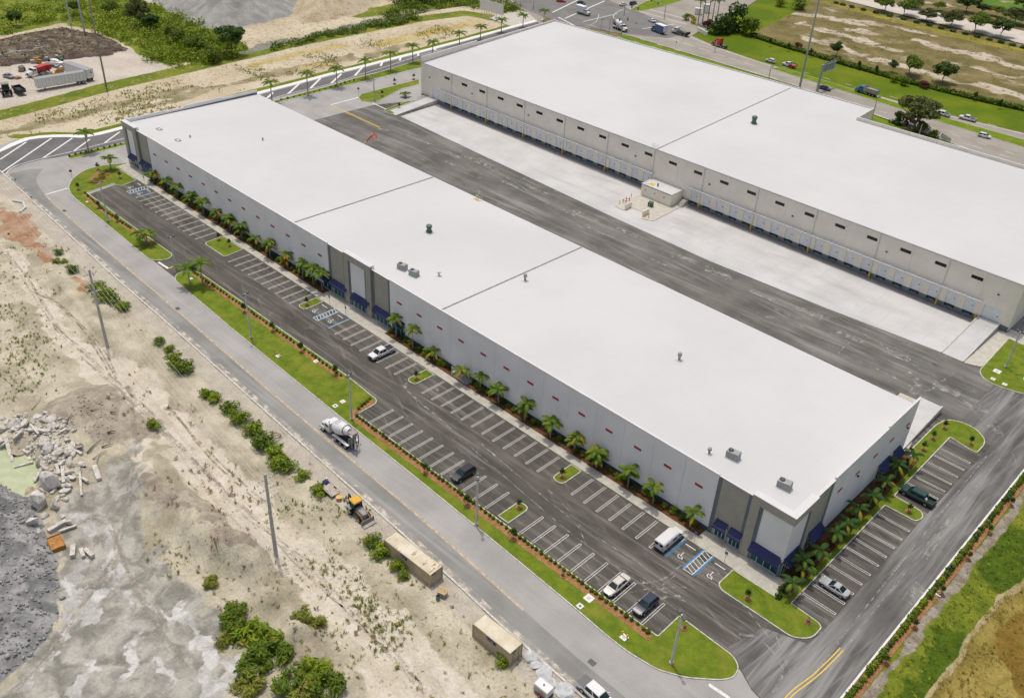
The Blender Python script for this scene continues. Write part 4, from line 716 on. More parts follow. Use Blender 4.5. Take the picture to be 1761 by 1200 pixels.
def hyd(u,v,label,rz=0,s=1,where=pc,z=.14):
    p=G(*where(u,v)); t=thing('backflow_valve',label,'valve',(p[0],p[1],z),rz,'red fire valves'); n=8
    for x in (-.45,.45): MB().tube([(x*s,0,0),(x*s,0,1.0*s)],.1*s,n).build('riser',M['red_paint'],t,smooth=True); MB().tube([(x*s,0,1.0*s),(x*s,0,1.35*s)],.03,6).tube([(x*s-.16,0,1.3*s),(x*s+.16,0,1.3*s)],.03,5).build('hand_wheel',M['red_paint'],t)
    MB().tube([(-.7*s,0,.75*s),(.7*s,0,.75*s)],.1*s,n).build('cross_pipe',M['red_paint'],t,smooth=True)
hyd(635,545,'red fire valve manifold at the pump house left corner'); hyd(330,680,'red fire valve with two risers left of yard wall',.5,.9); hyd(385,650,'red fire valve right of its twin near yard wall',.5,.9)
bm=MB().loft([[(.1*math.cos(k*math.pi/4),.1*math.sin(k*math.pi/4),z) for k in range(8)] for z in (0,1.05)]+[[(.05*math.cos(k*math.pi/4),.05*math.sin(k*math.pi/4),1.12) for k in range(8)]]).mesh('bollard',M['safety_yellow'],True)
for k,(u,v) in enumerate(((248,700),(680,920),(735,935),(445,580))): p=G(*pc(u,v)); tag(link('bollard',bm,None,(p[0],p[1],.12)),('leftmost yellow bollard beside the red valves','yellow bollard against the right screen wall','yellow bollard at the right tip of yard slab','yellow bollard behind the two red valves')[k],'bollard','yard bollards')
# steps with rail beside the ramps and front wall
def steps(name,label,p,rz,n=6,w_=1.6):
    t=thing(name,label,'stairs',(p[0],p[1],0.03),rz)
    for k in range(n): MB().bx(-w_/2,w_/2,k*.28,n*.28+.9,k*.19,(k+1)*.19).build('step',M['concrete_walk'],t)
    for sx in (-1,1): MB().tube([(sx*w_/2,0,.9),(sx*w_/2,n*.28,n*.19+.9),(sx*w_/2,n*.28+.9,n*.19+.9)],.035,5).tube([(sx*w_/2,0,0),(sx*w_/2,0,.9)],.035,5).tube([(sx*w_/2,n*.28,n*.19),(sx*w_/2,n*.28,n*.19+.9)],.035,5).tube([(sx*w_/2,n*.28+.9,n*.19),(sx*w_/2,n*.28+.9,n*.19+.9)],.035,5).build('handrail',M['metal_grey'],t)
steps('dock_steps','concrete steps with rails at the left end of dock wall',(-197.0,97.6),0)
steps('dock_steps','concrete steps with grey rail right of the pump house',(B[0]+1.6,97.0),0,7,1.4)
t=thing('entry_landing','concrete landing with steps and white handrails against long front wall','landing',(-70.6,-2.0,.12)); MB().bx(-1.4,1.4,.2,1.95,0,1.0).build('platform',M['concrete_walk'],t)
for k in range(5): MB().bx(1.4+k*.3,1.7+k*.3,.2,1.95,0,.82-k*.18).build('step',M['concrete_walk'],t)
b=MB()
for x in (-1.4,-.4,.5,1.4): b.tube([(x,.25,1.0),(x,.25,2.05)],.035,5)
for h in (1.55,2.05): b.tube([(-1.4,.25,h),(1.4,.25,h),(2.9,.25,h-.9)],.035,5)
for h in (1.55,2.05): b.tube([(-1.4,.25,h),(-1.4,1.9,h)],.035,5)
b.build('handrail',M['frame_white'],t); MB().bx(-.5,.5,1.96,2.06,1.0,3.1).build('door',M['door_grey'],t)
# ================================================================ vegetation
leafmat('leaf_dark',(.042,.095,.014),(.09,.155,.02),(.13,.19,.02)); leafmat('leaf_mid',(.095,.165,.012),(.185,.255,.018),(.28,.30,.02)); leafmat('leaf_olive',(.10,.125,.03),(.17,.19,.045),(.07,.10,.03)); leafmat('leaf_bright',(.16,.255,.012),(.29,.36,.018),(.42,.40,.035))
leafmat('frond_green',(.085,.165,.015),(.19,.27,.02),(.30,.31,.03)); leafmat('frond_yellow',(.28,.28,.02),(.40,.33,.03)); leafmat('frond_dark',(.035,.09,.018),(.07,.14,.02)); leafmat('weed_green',(.21,.24,.03),(.33,.35,.05),(.38,.34,.12)); leafmat('weed_mid',(.09,.14,.012),(.17,.21,.018),(.26,.26,.03)); leafmat('leaf_red',(.14,.035,.03),(.22,.07,.04)); leafmat('dry_marsh',(.30,.23,.05),(.44,.35,.09),(.34,.33,.06)); leafmat('frond_orange',(.42,.20,.02),(.50,.30,.03)); leafmat('dry_weed',(.30,.24,.13),(.40,.34,.20))
mat('bark',(.22,.18,.14),.9,.25,3,bump=.3); mat('palm_trunk',(.36,.31,.25),.85,.2,4,bump=.3); mat('crownshaft',(.16,.26,.05),.5,.15,3)
def leafcloud(name,n,blobs,leaf,material,seed=0,flat=.5,asp=.6):
    g=np.random.default_rng(seed); vol=np.array([b[3]*b[4]*b[5] for b in blobs])**.67; idx=g.choice(len(blobs),n,p=vol/vol.sum()); B=np.array(blobs)[idx]
    d=g.normal(size=(n,3)); d/=np.linalg.norm(d,axis=1)[:,None]; r=g.random(n)[:,None]**.28; P=B[:,:3]+d*r*B[:,3:6]
    nr=d+g.normal(size=(n,3))*.7; nr[:,2]+=flat; nr/=np.linalg.norm(nr,axis=1)[:,None]; a=np.cross(nr,g.normal(size=(n,3))); a/=np.linalg.norm(a,axis=1)[:,None]; b=np.cross(nr,a)
    s=leaf*(.6+.8*g.random(n))[:,None]; V=np.stack([P-a*s,P-b*s*asp,P+a*s,P+b*s*asp],1).reshape(-1,3); return numpymesh(name,V,np.arange(4*n).reshape(n,4),material)
def randblobs(k,R_,H,z0,s,seed,low=.15):
    g=random.Random(seed); out=[]
    for i in range(k):
        a=g.random()*6.283; r=R_*math.sqrt(g.random())*.75; zz=z0+H*(low+(1-low)*g.random())*(1-.45*(r/R_)**2); q=s*(.7+.6*g.random()); out.append((r*math.cos(a),r*math.sin(a),zz,q,q,q*.7))
    return out
def limbmesh(name,h,R_,seed,r0=.16,n=5,fork=.35):
    g=random.Random(seed); b=MB(); b.tube([(0,0,-.15),(.04*h,0,h*fork*.6),(.02*h,.03*h,h*fork)],[r0,r0*.8,r0*.7],7)
    for i in range(n):
        a=i*6.283/n+g.random()*.8; rr=R_*(.45+.4*g.random()); zz=h*(.62+.25*g.random()); b.tube([(.02*h,.03*h,h*fork*.97),(rr*.4*math.cos(a),rr*.4*math.sin(a),h*fork+(zz-h*fork)*.55),(rr*math.cos(a),rr*math.sin(a),zz)],[r0*.55,r0*.35,r0*.12],5)
    return b.mesh(name,M['bark'],True)
class Tree:
    def __init__(s,h,R_,k,bs,n,leaf,m,seed,z0=.45,fork=.35,r0=.16):
        s.h=h; s.trunk=limbmesh('trunk',h,R_,seed,r0,6,fork); s.crown=leafcloud('crown',n,randblobs(k,R_,h*(1-z0)*.85,h*z0,bs,seed),leaf,M[m],seed)
    def put(s,p,h,label,group,name='tree',cat='tree',rz=0,wide=1,z=0):
        t=thing(name,label,cat,(p[0],p[1],z),rz,group); k=h/s.h; t.scale=(k*wide,k*wide,k); link('trunk',s.trunk,t); link('crown',s.crown,t); return t
T1=Tree(7,3.1,16,1.15,2600,.24,'leaf_dark',1); T2=Tree(7,3.4,18,1.2,2800,.24,'leaf_mid',2); T3=Tree(7,2.7,13,1.1,2200,.23,'leaf_dark',3,.42); TB=Tree(10,6.2,34,1.35,5200,.27,'leaf_olive',4,.42,.22,.35); T4=Tree(7,3.6,20,1.2,3000,.24,'leaf_olive',5,.4)
# trees beyond the avenue
for k,(u,v,top,tr,lab,wd) in enumerate([(1437,97,72,T3,'round green tree standing alone at the hedge behind the gantry sign',.9),(1534,124,103,T3,'small two-lobed tree at the left of the hedge trio',.8),(1563,129,97,T2,'light green tree in the middle of the hedge trio',1.0),(1621,143,107,T1,'dense dark tree at the right of the hedge trio',1.0)]): tr.put(G(u,v),hgt(G(u,v),top),lab,'trees along the far hedge',rz=k*1.3,wide=wd*1.4)
for k,(u,v,top,tr) in enumerate([(1520,20,-6,T2),(1554,27,-3,T2),(1593,37,14,T4),(1634,45,17,T4),(1676,55,22,T2),(1721,64,31,T1)]): tr.put(G(u,v),hgt(G(u,v),top),ordn(k)+' tree from the left in the row along the far street','trees along the near side of the far street',rz=k*2.1,wide=1.6)
for k,(u,v,top,tr,lab) in enumerate([(1574,16,-2,T4,'small tree behind the far street near the picture top'),(1612,18,3,T2,'bushy tree between street row and pale lot at picture top'),(1662,22,-8,T1,'large dark tree at the top right behind the street row'),(1688,24,6,T1,'dark tree overlapping the large one at top right'),(1712,28,10,T2,'round mid green tree at the right of the dark pair'),(1745,42,14,T4,'olive tree near the right picture edge beyond the far street'),(1758,20,-4,T2,'tree cut by the right picture edge beyond the green')]): tr.put(G(u,v),hgt(G(u,v),top),lab,'trees beyond the far street',rz=k*1.7,wide=1.7)
p=G(1567,226); TB.put(p,hgt(p,167),'wide spreading olive tree with bare branches behind the rear warehouse','trees by the avenue',wide=1.35)
# big brush by the truck yard
for k,(u,v,top,tr,lab,wd) in enumerate([(398,92,42,T1,'dark flat-topped tree standing tallest beside the grey gravel heap',1.3),(335,90,62,T2,'bushy tree left of the dark flat-topped tree',1.4),(300,75,45,T2,'green bushy tree amid the brush below gravel heap',1.4),(262,55,22,T1,'tall dark tree in brush left of the gravel heap',1.2),(240,45,-4,T4,'thin grey-green tree at the top of the brush',1.0),(365,105,80,T2,'low bushy tree at the brush edge above the ditch',1.6),(30,45,18,T1,'dark tree at the left of the top brush',1.3),(128,25,2,T1,'dark tree behind the tall white poles',1.3),(190,28,2,T2,'round brush tree between poles and gravel heap',1.4)]): p=G(u,v); tr.put(p,max(3,hgt(p,top)),lab,'trees in the brush',rz=k*1.9,wide=wd)
# brush mass (nobody could count it)
def scatter(poly,n,seed):
    g=np.random.default_rng(seed); P=np.array(poly); lo,hi=P.min(0),P.max(0); out=[]
    while len(out)<n:
        q=lo+(hi-lo)*g.random((n*3,2)); k=sdist(q[:,0],q[:,1],poly)>0; out+=q[k].tolist()
    return out[:n]
def massmesh(name,pts,hf,leaf,mats,per,size,seed,label,cat):
    g=np.random.default_rng(seed); bl=[]
    for x,y in pts: q=size*(.5+g.random()); bl.append((x,y,float(hf(np.array([x]),np.array([y]))[0])+q*.45,q*1.15,q*1.15,q*.75))
    o=link(name,leafcloud(name,per*len(bl),bl,leaf,M[mats],seed)); o['kind']='stuff'; return tag(o,label,cat)
massmesh('brush',scatter(brushp,330,3),h_field,.42,'leaf_bright',55,2.2,3,'bright green brush covering the ground around the tall white poles','brush')
massmesh('brush',scatter(PX((230,95),(240,40),(300,30),(420,82),(400,100),(290,118)),150,4),h_field,.4,'leaf_bright',70,2.4,4,'dark green thicket below the grey gravel heap','brush')
massmesh('brush',scatter(PX((470,88),(560,66),(640,50),(720,36),(720,28),(640,38),(560,54),(470,76)),130,5),h_field,.35,'leaf_mid',45,1.5,5,'green reeds lining the ditch above the sandy strip','brush')
massmesh('brush',scatter(PX((640,40),(700,24),(780,8),(850,22),(900,22),(880,6),(800,-6),(700,4)),150,6),h_field,.4,'leaf_mid',45,1.8,6,'green scrub around the white roadside board','brush')
massmesh('brush',scatter(PX((680,10),(690,-2),(760,-4),(780,4)),40,16),h_field,.4,'leaf_dark',70,2.6,16,'dark shrubs at picture top above the yellow puddles','brush')
# hedge beyond the avenue
hl=smoothpath(hedgeline,8); hb=[]
for i in range(len(hl)-1):
    for j in range(4): t_=j/4; hb.append((hl[i][0]*(1-t_)+hl[i+1][0]*t_,hl[i][1]*(1-t_)+hl[i+1][1]*t_,.8,1.5,1.4,1.0))
tag(link('hedge',leafcloud('hedge',16000,hb,.36,M['leaf_mid'],8)),'long clipped green hedge between far lawn and vacant lot','hedge')
fs=smoothpath(PX((1440,6),(1600,44),(1761,82),(1880,108)),8); fb=[(x,y-1.5,.5,1.6,1.2,.6) for x,y in fs]; tag(link('hedge',leafcloud('hedge',3500,fb,.35,M['leaf_dark'],9)),'low dark hedge at the foot of the far street trees','hedge')
for k,(u,v) in enumerate([(1324,80),(1355,88),(1393,98),(1475,120),(1505,128),(1675,174),(1718,187)]): p=G(u,v); T3.put(p,3.6,ordn(k)+' small conical tree from the left along the far hedge','small conical trees at the hedge',rz=k,wide=.55)
SH=[leafcloud('foliage',560,randblobs(8,.9,1.2,.15,.5,20+k,.05),.13,M[m],20+k) for k,m in enumerate(('leaf_mid','leaf_dark','leaf_bright','leaf_red'))]
def shrub(p,size,kind,label,group,z=0,name='shrub',cat='shrub',rz=None): 
    o=tag(link(name,SH[kind],None,(p[0],p[1],z),random.random()*6 if rz is None else rz),label,cat,group); o.scale=(size,size,size*(.85+.3*random.random())); return o
for k,(u,v,s_,kd,lab) in enumerate([(1240,58,5.6,1,'large dark rounded shrub at the left of the corner cluster'),(1263,54,6.4,1,'largest dark rounded shrub in the corner cluster'),(1288,60,5.0,0,'green rounded shrub at the right of the corner cluster'),(1216,47,2.6,3,'dark red shrub beside the palms at the corner'),(1372,17,3.8,0,'round green shrub at the vacant lot top'),(1340,12,2.8,2,'light green shrub left of a rounder one at vacant lot top'),(1370,86,2.2,3,'flat red shrub patch below the far hedge'),(1555,147,2.0,0,'green shrub below the hedge trio of trees'),(1590,152,2.4,3,'red shrub row under the dark hedge tree'),(1537,142,2.0,2,'light green shrub left below the hedge trio'),(1180,35,1.8,2,'light shrub at the corner flower bed'),(1560,215,2.6,3,'reddish thicket under the spreading olive tree'),(1585,228,2.6,0,'dense thicket right under the spreading olive tree'),(1540,212,2.6,1,'dark thicket left under the spreading olive tree'),(1600,240,2.2,0,'green bush by the light pole beyond the rear roof')]): shrub(G(u,v),s_,kd,lab,'shrubs beyond the avenue')
# palms
def frondmesh(name,L,a0,a1,ll,lw,np_,m,droop=.45):
    b=MB(); pts=[]; x=z=0; N=12
    for i in range(N+1):
        t=i/N; a=R(a0+(a1-a0)*t**.9); pts.append((x,0,z)); x+=L/N*math.cos(a); z+=L/N*math.sin(a)
    b.tube([pts[0],pts[4],pts[8],pts[12]],[.045,.035,.02,.006],4)
    for i in range(np_):
        t=.12+.86*i/(np_-1); f=t*N; k=min(int(f),N-1); q=f-k; p=Vector(pts[k]).lerp(Vector(pts[k+1]),q); tn=(Vector(pts[k+1])-Vector(pts[k])).normalized(); l=ll*(.55+.9*math.sin(math.pi*min(1,t*.9+.1)))*.8
        for s_ in (-1,1):
            d=(Vector((0,s_,0))*.85+tn*.55+Vector((0,0,-droop))).normalized(); w_=tn*lw; mid=p+d*l*.5+Vector((0,0,.06)); e=p+d*l+Vector((0,0,-.12*l)); b.add([p-w_*.5,mid-w_*.6,e,mid+w_*.6,p+w_*.5],[(0,1,3,4),(1,2,3)])
    return b.mesh(name,M[m])
PSC=1.15
FR={'royal':frondmesh('frond',2.9,62,-50,.62,.16,15,'frond_green'),'royal2':frondmesh('frond',2.7,40,-60,.6,.16,15,'frond_green'),'adon':frondmesh('frond',1.95,66,-48,.50,.15,12,'frond_green',.35),'adon2':frondmesh('frond',1.8,38,-58,.48,.15,12,'frond_green',.35),'yel':frondmesh('frond',1.75,18,-60,.42,.14,11,'frond_yellow'),'dark':frondmesh('frond',2.0,58,-45,.5,.16,12,'frond_dark',.3),'org':frondmesh('frond',1.5,20,-55,.4,.13,10,'frond_orange')}
def palm(p,stems,label,group,fr=('adon','adon2'),nf=8,z=0,yel=.2,name='palm_tree',tr=.085,shaft=True,seed=0):
    g=random.Random(seed); t=thing(name,label,'palm',(p[0],p[1],z),g.random()*6.28,group)
    for (dx,dy,h) in stems:
        path=[(dx*.15,dy*.15,-.1),(dx*.5,dy*.5,h*.5),(dx,dy,h)]; MB().tube(path,[tr*1.35,tr,tr*.85],7).build('trunk',M['palm_trunk'],t,smooth=True)
        if shaft: MB().tube([(dx,dy,h-.05),(dx*1.03,dy*1.03,h+.45)],[tr*1.15,tr*.6],7).build('crownshaft',M['crownshaft'],t,smooth=True)
        for k in range(nf):
            nm='yel' if g.random()<yel and k%2 else fr[k%len(fr)]; o=link('frond',FR[nm],t,(dx,dy,h+.35)); s_=(.85+.3*g.random())*PSC; o.scale=(s_,s_,s_); o.rotation_euler=(0,0,k*2*math.pi/nf+g.uniform(-.25,.25))
    return t
mid=[(153,262,222),(468,175,137),(530,165,122),(580,150,113),(629,135,99),(672,122,87),(710,108,75),(744,98,68),(790,80,54),(826,70,42),(862,56,34),(899,48,25),(935,40,17)]
for k,(u,v,top) in enumerate(mid): p=G(u,v); h=max(4.5,hgt(p,top)-1.6); palm(p,[(0,0,h)],ordn(k)+' royal palm from the left along the turn lane median','royal palms on the median',('royal','royal2'),11,.12,0,tr=.17,seed=k)
n=0
for sec,x0 in ((0,-193.5),(1,-92.75)):
    for k in range(13):
        if sec==0 and k==12: continue
        g=random.Random(100+n); x=x0+PW*(k+.5)+g.uniform(-.7,.7)
        if sec==1 and k==3: x+=1.8
        st=[(g.uniform(.25,.6)*math.cos(a),g.uniform(.25,.6)*math.sin(a),g.uniform(1.6,3.5)) for a in [g.random()*6+q*2.1 for q in range(g.choice((1,2,2,3)))]]
        if sec==1 and k<2: st=[(.1,0,4.0)]
        palm((x,-1.15+g.uniform(-.25,.2)),st,ordn(k)+(' palm from the left end along the long front wall' if sec==0 else ' palm right of the central tower along the long front wall'),'palms along the front wall',nf=g.choice((6,7,8,9)),yel=.28 if sec else .18,z=.1,seed=n,fr=('adon','adon2') if n%5 else ('adon','adon2','org')); n+=1
palm((-115.2,-1.2),[(.1,0,3.9)],'tall palm directly left of the central tower awnings','palms along the front wall',('royal2','adon'),9,.1,.1,seed=77); palm((-118.6,-1.2),[(.1,.1,3.9),(-.3,0,3.2)],'tall two-stemmed palm two places left of the central tower','palms along the front wall',('royal2','adon'),8,.1,.1,seed=78)
for k,(x,y,s_) in enumerate([(3.0,-2.2,0),(2.4,2.6,1),(2.4,7.0,0),(2.4,11.4,0),(2.4,15.6,1),(2.4,20.0,0),(2.4,24.6,0),(2.4,29.4,0),(2.4,34.6,1),(2.6,39.2,0)]):
    g=random.Random(300+k); st=[(g.uniform(.2,.5)*math.cos(a),g.uniform(.2,.5)*math.sin(a),g.uniform(1.7,2.9)) for a in [g.random()*6+q*2.1 for q in range(1+s_)]]; palm((x,y),st,ordn(k)+' palm from the near corner along the end wall','palms along the end wall',('dark','adon2'),7,.1,.3,seed=300+k)
p=G(347,492); 
for (u,v,top,lab,sd) in ((327,492,462,'left palm of the pair at the middle lawn tip',1),(349,490,453,'right and taller palm of the pair at the middle lawn tip',2)): p=G(u,v); palm(p,[(.1,0,hgt(p,top)-.6)],lab,'lawn palms',('royal2','royal'),11,.12,.1,tr=.13,seed=sd)
p=G(253,420); palm(p,[(.5,.2,2.6),(-.4,.3,2.4),(0,-.5,2.2)],'bushy multi-trunk palm on the left lawn tip','lawn palms',('royal2','adon'),9,.12,.2,tr=.12,seed=5)
palm(G(*(0+537/2.935*1,180))if False else crop(0,180,5.336,[(1020,600)])[0],[(.3,.1,3.0),(-.3,.2,2.7)],'thin two-stemmed palm at the far left building corner','lawn palms',('adon','adon2'),7,.12,.1,seed=6)
for k,(u,v) in enumerate(((1200,42),(1208,38),(1216,42),(1224,40),(1231,44))): p=G(u,v); palm(p,[(0,0,9.5+k%3)],ordn(k)+' tall palm from the left in the cluster beside the far corner','corner palms',('royal','royal2'),10,0,0,tr=.2,seed=50+k)
palm(crop(420,60,5.18,[(1435,555)])[0],[(0,0,.4)],'low spiky palm in the far court island','court palms',('dark','adon'),9,.1,0,shaft=False,seed=9)
for k,x in enumerate(np.arange(-192,-117,1.75)): shrub((x+random.uniform(-.3,.3),-.8+random.uniform(-.3,.25)),random.uniform(.55,.85),random.choice((0,1,1,2)),ordn(k)+' leafy shrub from the left in the bed below the long front wall','wall shrubs left half',.1)
for k,x in enumerate(np.arange(-91.5,-14,1.5)): shrub((x+random.uniform(-.5,.5),-.7+random.uniform(-.2,.2)),random.uniform(.5,.85),random.choice((0,1,0,2,2)),ordn(k)+' leafy wall shrub right of the central tower awnings','wall shrubs right half',.1)
for k,y in enumerate(np.arange(-3.5,43,1.5)): shrub((2.0+random.uniform(-.2,.5),y),random.uniform(.55,.95),random.choice((0,1,1,3)),ordn(k)+' leafy shrub from the near corner below the end wall','end wall shrubs',.1)
# clipped shrubs along the lot edges
HS=[leafcloud('foliage',110,[(0,0,.3,.32,.32,.33)],.11,M[m],60+k) for k,m in enumerate(('leaf_mid','leaf_dark','leaf_bright'))]
def hrow(path,step,label,group,z=.1,size=1.0):
    P=[Vector(q) for q in path]; acc=0; cnt=0
    for a,b in zip(P[:-1],P[1:]):
        d=(b-a).length; t_=acc
        while t_<d:
            q=a.lerp(b,t_/d); o=tag(link('clipped_shrub',HS[random.choice((0,0,1,2))],None,(q.x+random.uniform(-.08,.08),q.y+random.uniform(-.08,.08),z),random.random()*6),ordn(cnt)+' '+label,'shrub',group); cnt+=1; s_=size*random.uniform(.8,1.2); o.scale=(s_,s_,s_); t_+=step*random.uniform(.9,1.15)
        acc=t_-d
hrow([(-74.0,-23.25),(-39,-23.3),(-6.6,-23.05)],.92,'small clipped shrub from the left along the second parking row kerb','parking row shrubs')
hrow([(x-.15,y-.6) for x,y in hb1],1.15,'small clipped shrub from the left between middle lawn and parking aisle','middle lawn shrubs',size=.9)
hrow([(-76.6,-18.3),(-75.3,-22.4)],.85,'small clipped shrub from the aisle along the short mulch return','mulch return shrubs')
hrow([(x,y-.55) for x,y in crop(0,180,5.336,[(800,815),(900,905),(1000,990),(1230,1140)])],1.2,'small clipped shrub from the left between left lawn and parking aisle','left lawn shrubs',size=.9)
hrow([(17.95,-13),(17.95,56)],.85,'small clipped shrub from the bottom in the strip beside end drive','end drive shrubs',.14,1.45)
hrow(c4((640,478),(1160,358)),1.6,'small clipped shrub from the tip of the turn lane median','median tip shrubs',.12)
hrow(crop(420,60,5.18,[(330,585),(520,545),(750,480),(1000,405)]),2.2,'small clipped shrub from the left between the median royal palms','median shrubs',.12)
# young trees in mulch rings
SP=Tree(2.6,.75,7,.42,420,.12,'leaf_dark',31,.42,.5,.05); ring=MB().loft([[(r*math.cos(k*.5236),r*math.sin(k*.5236),z) for k in range(12)] for r,z in ((.62,-.05),(.5,.14),(.2,.2))]).mesh('mulch_ring',M['mulch'],True); DR=leafcloud('crown',70,[(0,0,.5,.3,.3,.3)],.09,M['dry_weed'],33)
def sapling(p,h,label,group,z=.11,leafy=True):
    t=thing('young_tree',label,'young tree',(p[0],p[1],z),random.random()*6,group); link('mulch_ring',ring,t); k=h/2.6; o=link('trunk',SP.trunk,t); o.scale=(k,k,k); o=link('crown',SP.crown if leafy else DR,t); o.scale=(k,k,k) if leafy else (1,1,1)
b4=lambda *q:crop(0,400,2.935,q); b2=lambda *q:crop(580,800,2.935,q); b3=lambda *q:crop(1161,800,2.935,q); b7=lambda *q:crop(1400,680,5.87,q); b8=lambda *q:crop(1480,780,2.857,q)
for k,p in enumerate(b4((1235,405),(1380,500),(1523,605),(1690,720))+b2((440,40),(655,205),(885,375),(1137,560))): sapling(p,2.4,ordn(k)+' young tree from the left in the mulch line of the middle lawn','young trees on the middle lawn',leafy=k!=7)
for k,(p,lab) in enumerate(zip(b2((1135,60),(915,215))+crop(660,560,7.5,[(425,690)])+crop(480,380,5.87,[(285,850)])+crop(200,260,5.87,[(1035,900),(1145,965)]),('on the front-row island right of the middle','on the island between second-row stalls','on the narrow island left of the entry landing','on the island beside the central accessible bays','at the left on the widest parking island','at the right on the widest parking island'))): sapling(p,2.0,'young tree '+lab,'young trees on parking islands')
for k,(p,lab,lf) in enumerate(zip(b3((365,675),(668,793),(45,825),(1175,235))+b7((1310,335),(1195,445),(1100,550),(1575,500)),('dark young tree on the near corner lawn','bare young tree on the near corner lawn tip','bare young tree beside the nearest light pole','young tree by the dark green pickup on its island','young tree nearest the end ramp on end lawn','second young tree from the end ramp on end lawn','third young tree from the end ramp on end lawn','lone young tree on the round end lawn tip'),(1,0,0,1,1,1,1,1))): sapling(p,2.0,lab,'young trees on the end lawns',leafy=bool(lf))
for k,p in enumerate(b8((725,250),(620,385),(520,520),(390,690),(255,850),(120,1030))): sapling((18.9,p[1]),1.8,ordn(k)+' young tree from the top in the strip along the end drive','young trees along the end drive',.12)
for k,(p,lab) in enumerate(zip(c4((1100,680),(905,600),(725,785),(1085,1075),(905,955))+crop(420,60,5.18,[(1228,548),(1340,440),(1510,400),(1378,660)]),('at the walk end of the left lawn','behind the yellow flower bed on left lawn','at the rounded road side of the left lawn','in the lower mulch line of the left lawn','in the upper mulch line of the left lawn','below the light pole on far court island','on the pale walk by the rear warehouse','closest to the rear warehouse corner','on the small triangular court island'))): sapling(p,2.1,'young tree '+lab,'young trees at the far end')
t=thing('flower_bed','yellow flowering bed edged with mulch on the left lawn','flower bed',(0,0,.11)); fp=c4((800,725),(880,620),(1000,605),(1010,640),(960,720),(870,745)); MB().sheet(roundpoly(fp,1.0),.02).build('mulch',M['mulch'],t)
link('flowers',leafcloud('flowers',900,[(x,y,.25,.7,.7,.3) for x,y in scatter(inset(roundpoly(fp,1),.4),26,9)],.16,M['leaf_bright'],9),t)
tag(link('flower_bed',leafcloud('flower_bed',600,[(x,y,.3,1.3,1.0,.35) for x,y in smoothpath(PX((1186,27),(1193,33),(1192,42)),6)],.3,M['frond_yellow'],10)),'curved yellow flower bed beside the corner palms','flower bed')
# bushes and weeds on the dirt lot
BUSH=[(102,436,1.2),(99,451,1.0),(111,451,1.0),(126,466,1.5),(167,499,2.0),(181,512,2.2),(193,520,1.6),(215,533,1.5),(208,527,1.2),(273,591,1.3),(293,604,1.2),(298,625,1.9),(320,638,2.0),(354,683,1.4),(371,688,1.6),(397,708,1.7),(412,727,1.9),(440,744,2.0),(457,768,2.1),(472,787,2.0),(485,800,1.9),(494,808,1.7),(520,820,1.3),(545,848,1.5),(643,936,1.5),(656,952,1.6),(681,978,1.3),(693,992,1.0),(865,1135,1.3),(262,735,1.3)]
for k,(u,v,s_) in enumerate(BUSH): p=GL(u,v); shrub(p,s_*1.05,2 if k%3 else 0,ordn(k)+' wild bush from the far end of the line beside the road','wild roadside bushes',p[2]-.15).scale.z*=.7
def clumpmesh(name,n,h,r,m,seed):
    g=random.Random(seed); b=MB()
    for i in range(n):
        a=g.random()*6.283; r0=r*.35*g.random(); l=h*(.6+.5*g.random()); o=(r0*math.cos(a),r0*math.sin(a),0); sp=r*(.4+.8*g.random()); d=Vector((math.cos(a),math.sin(a),0)); s_=Vector((-d.y,d.x,0))*.055*h**.3; p0=Vector(o); p1=p0+d*sp*.45+Vector((0,0,l*.7)); p2=p0+d*sp+Vector((0,0,l*.75-.15*g.random()))
        b.add([p0-s_,p0+s_,p1+s_,p1-s_,p2],[(0,1,2,3),(3,2,4)])
    return b.mesh(name,M[m])
TG=[]
for k,m in enumerate(('leaf_bright','leaf_mid','weed_green')):
    TG.append(leafcloud('blades',900,randblobs(14,.8,.9,.02,.33,170+k,.05),.13,M[m],70+k,.8,.28))
for k,(u,v,s_,kd,lab) in enumerate([(405,1075,2.0,1,'upper dark green grass clump in the lower left thicket'),(428,1095,2.6,0,'tall yellow-green grass clump left in the lower thicket'),(455,1110,2.6,0,'tall yellow-green grass clump in the middle of lower thicket'),(470,1135,2.4,1,'green grass clump below the middle of lower thicket'),(440,1150,2.4,1,'wide green clump at the left of lower thicket'),(425,1185,2.2,2,'olive grass clump at the bottom left of thicket'),(500,1175,2.4,1,'large green clump above the metal pole top'),(540,1165,2.6,0,'large bright clump at the right of lower thicket'),(560,1190,2.4,1,'green clump at the lower right of thicket'),(520,1195,2.2,2,'olive clump at the bottom edge of thicket'),(410,1050,1.6,1,'small green clump at the top of lower thicket'),(388,1105,1.4,2,'small olive clump at the left rim of thicket'),(525,1065,1.6,2,'weedy grass clump right above the lower thicket'),(545,1072,1.4,2,'weedy grass clump rightmost above the lower thicket'),(362,1003,1.3,2,'grass clump beside the leaning stick on the slope')]):
    p=GL(u,v); o=tag(link('grass_clump',TG[kd],None,(p[0],p[1],p[2]-.1),k*1.3),lab,'grass clump','tall grass clumps'); o.scale=(s_*1.3,s_*1.3,s_*1.1)
def offmarsh(pts): P=np.array(pts); return P[sdist(P[:,0],P[:,1],marsh)<-.6].tolist()
def clump(pts,n,seed): P=np.array(pts); w_=fbm(P[:,0]+seed*9,P[:,1],.12,4)+.5*fbm(P[:,0],P[:,1]+seed*5,.5,3); k=np.argsort(-(w_+.3*np.random.default_rng(seed).random(len(w_))))[:n]; return P[k].tolist()
def clumped(poly,n,seed): P=np.array(scatter(poly,n*4,seed)); w_=fbm(P[:,0],P[:,1],.07,4)+.5*fbm(P[:,0],P[:,1],.35,3); k=np.argsort(-(w_+.25*np.random.default_rng(seed).random(len(w_))))[:n]; return P[k].tolist()
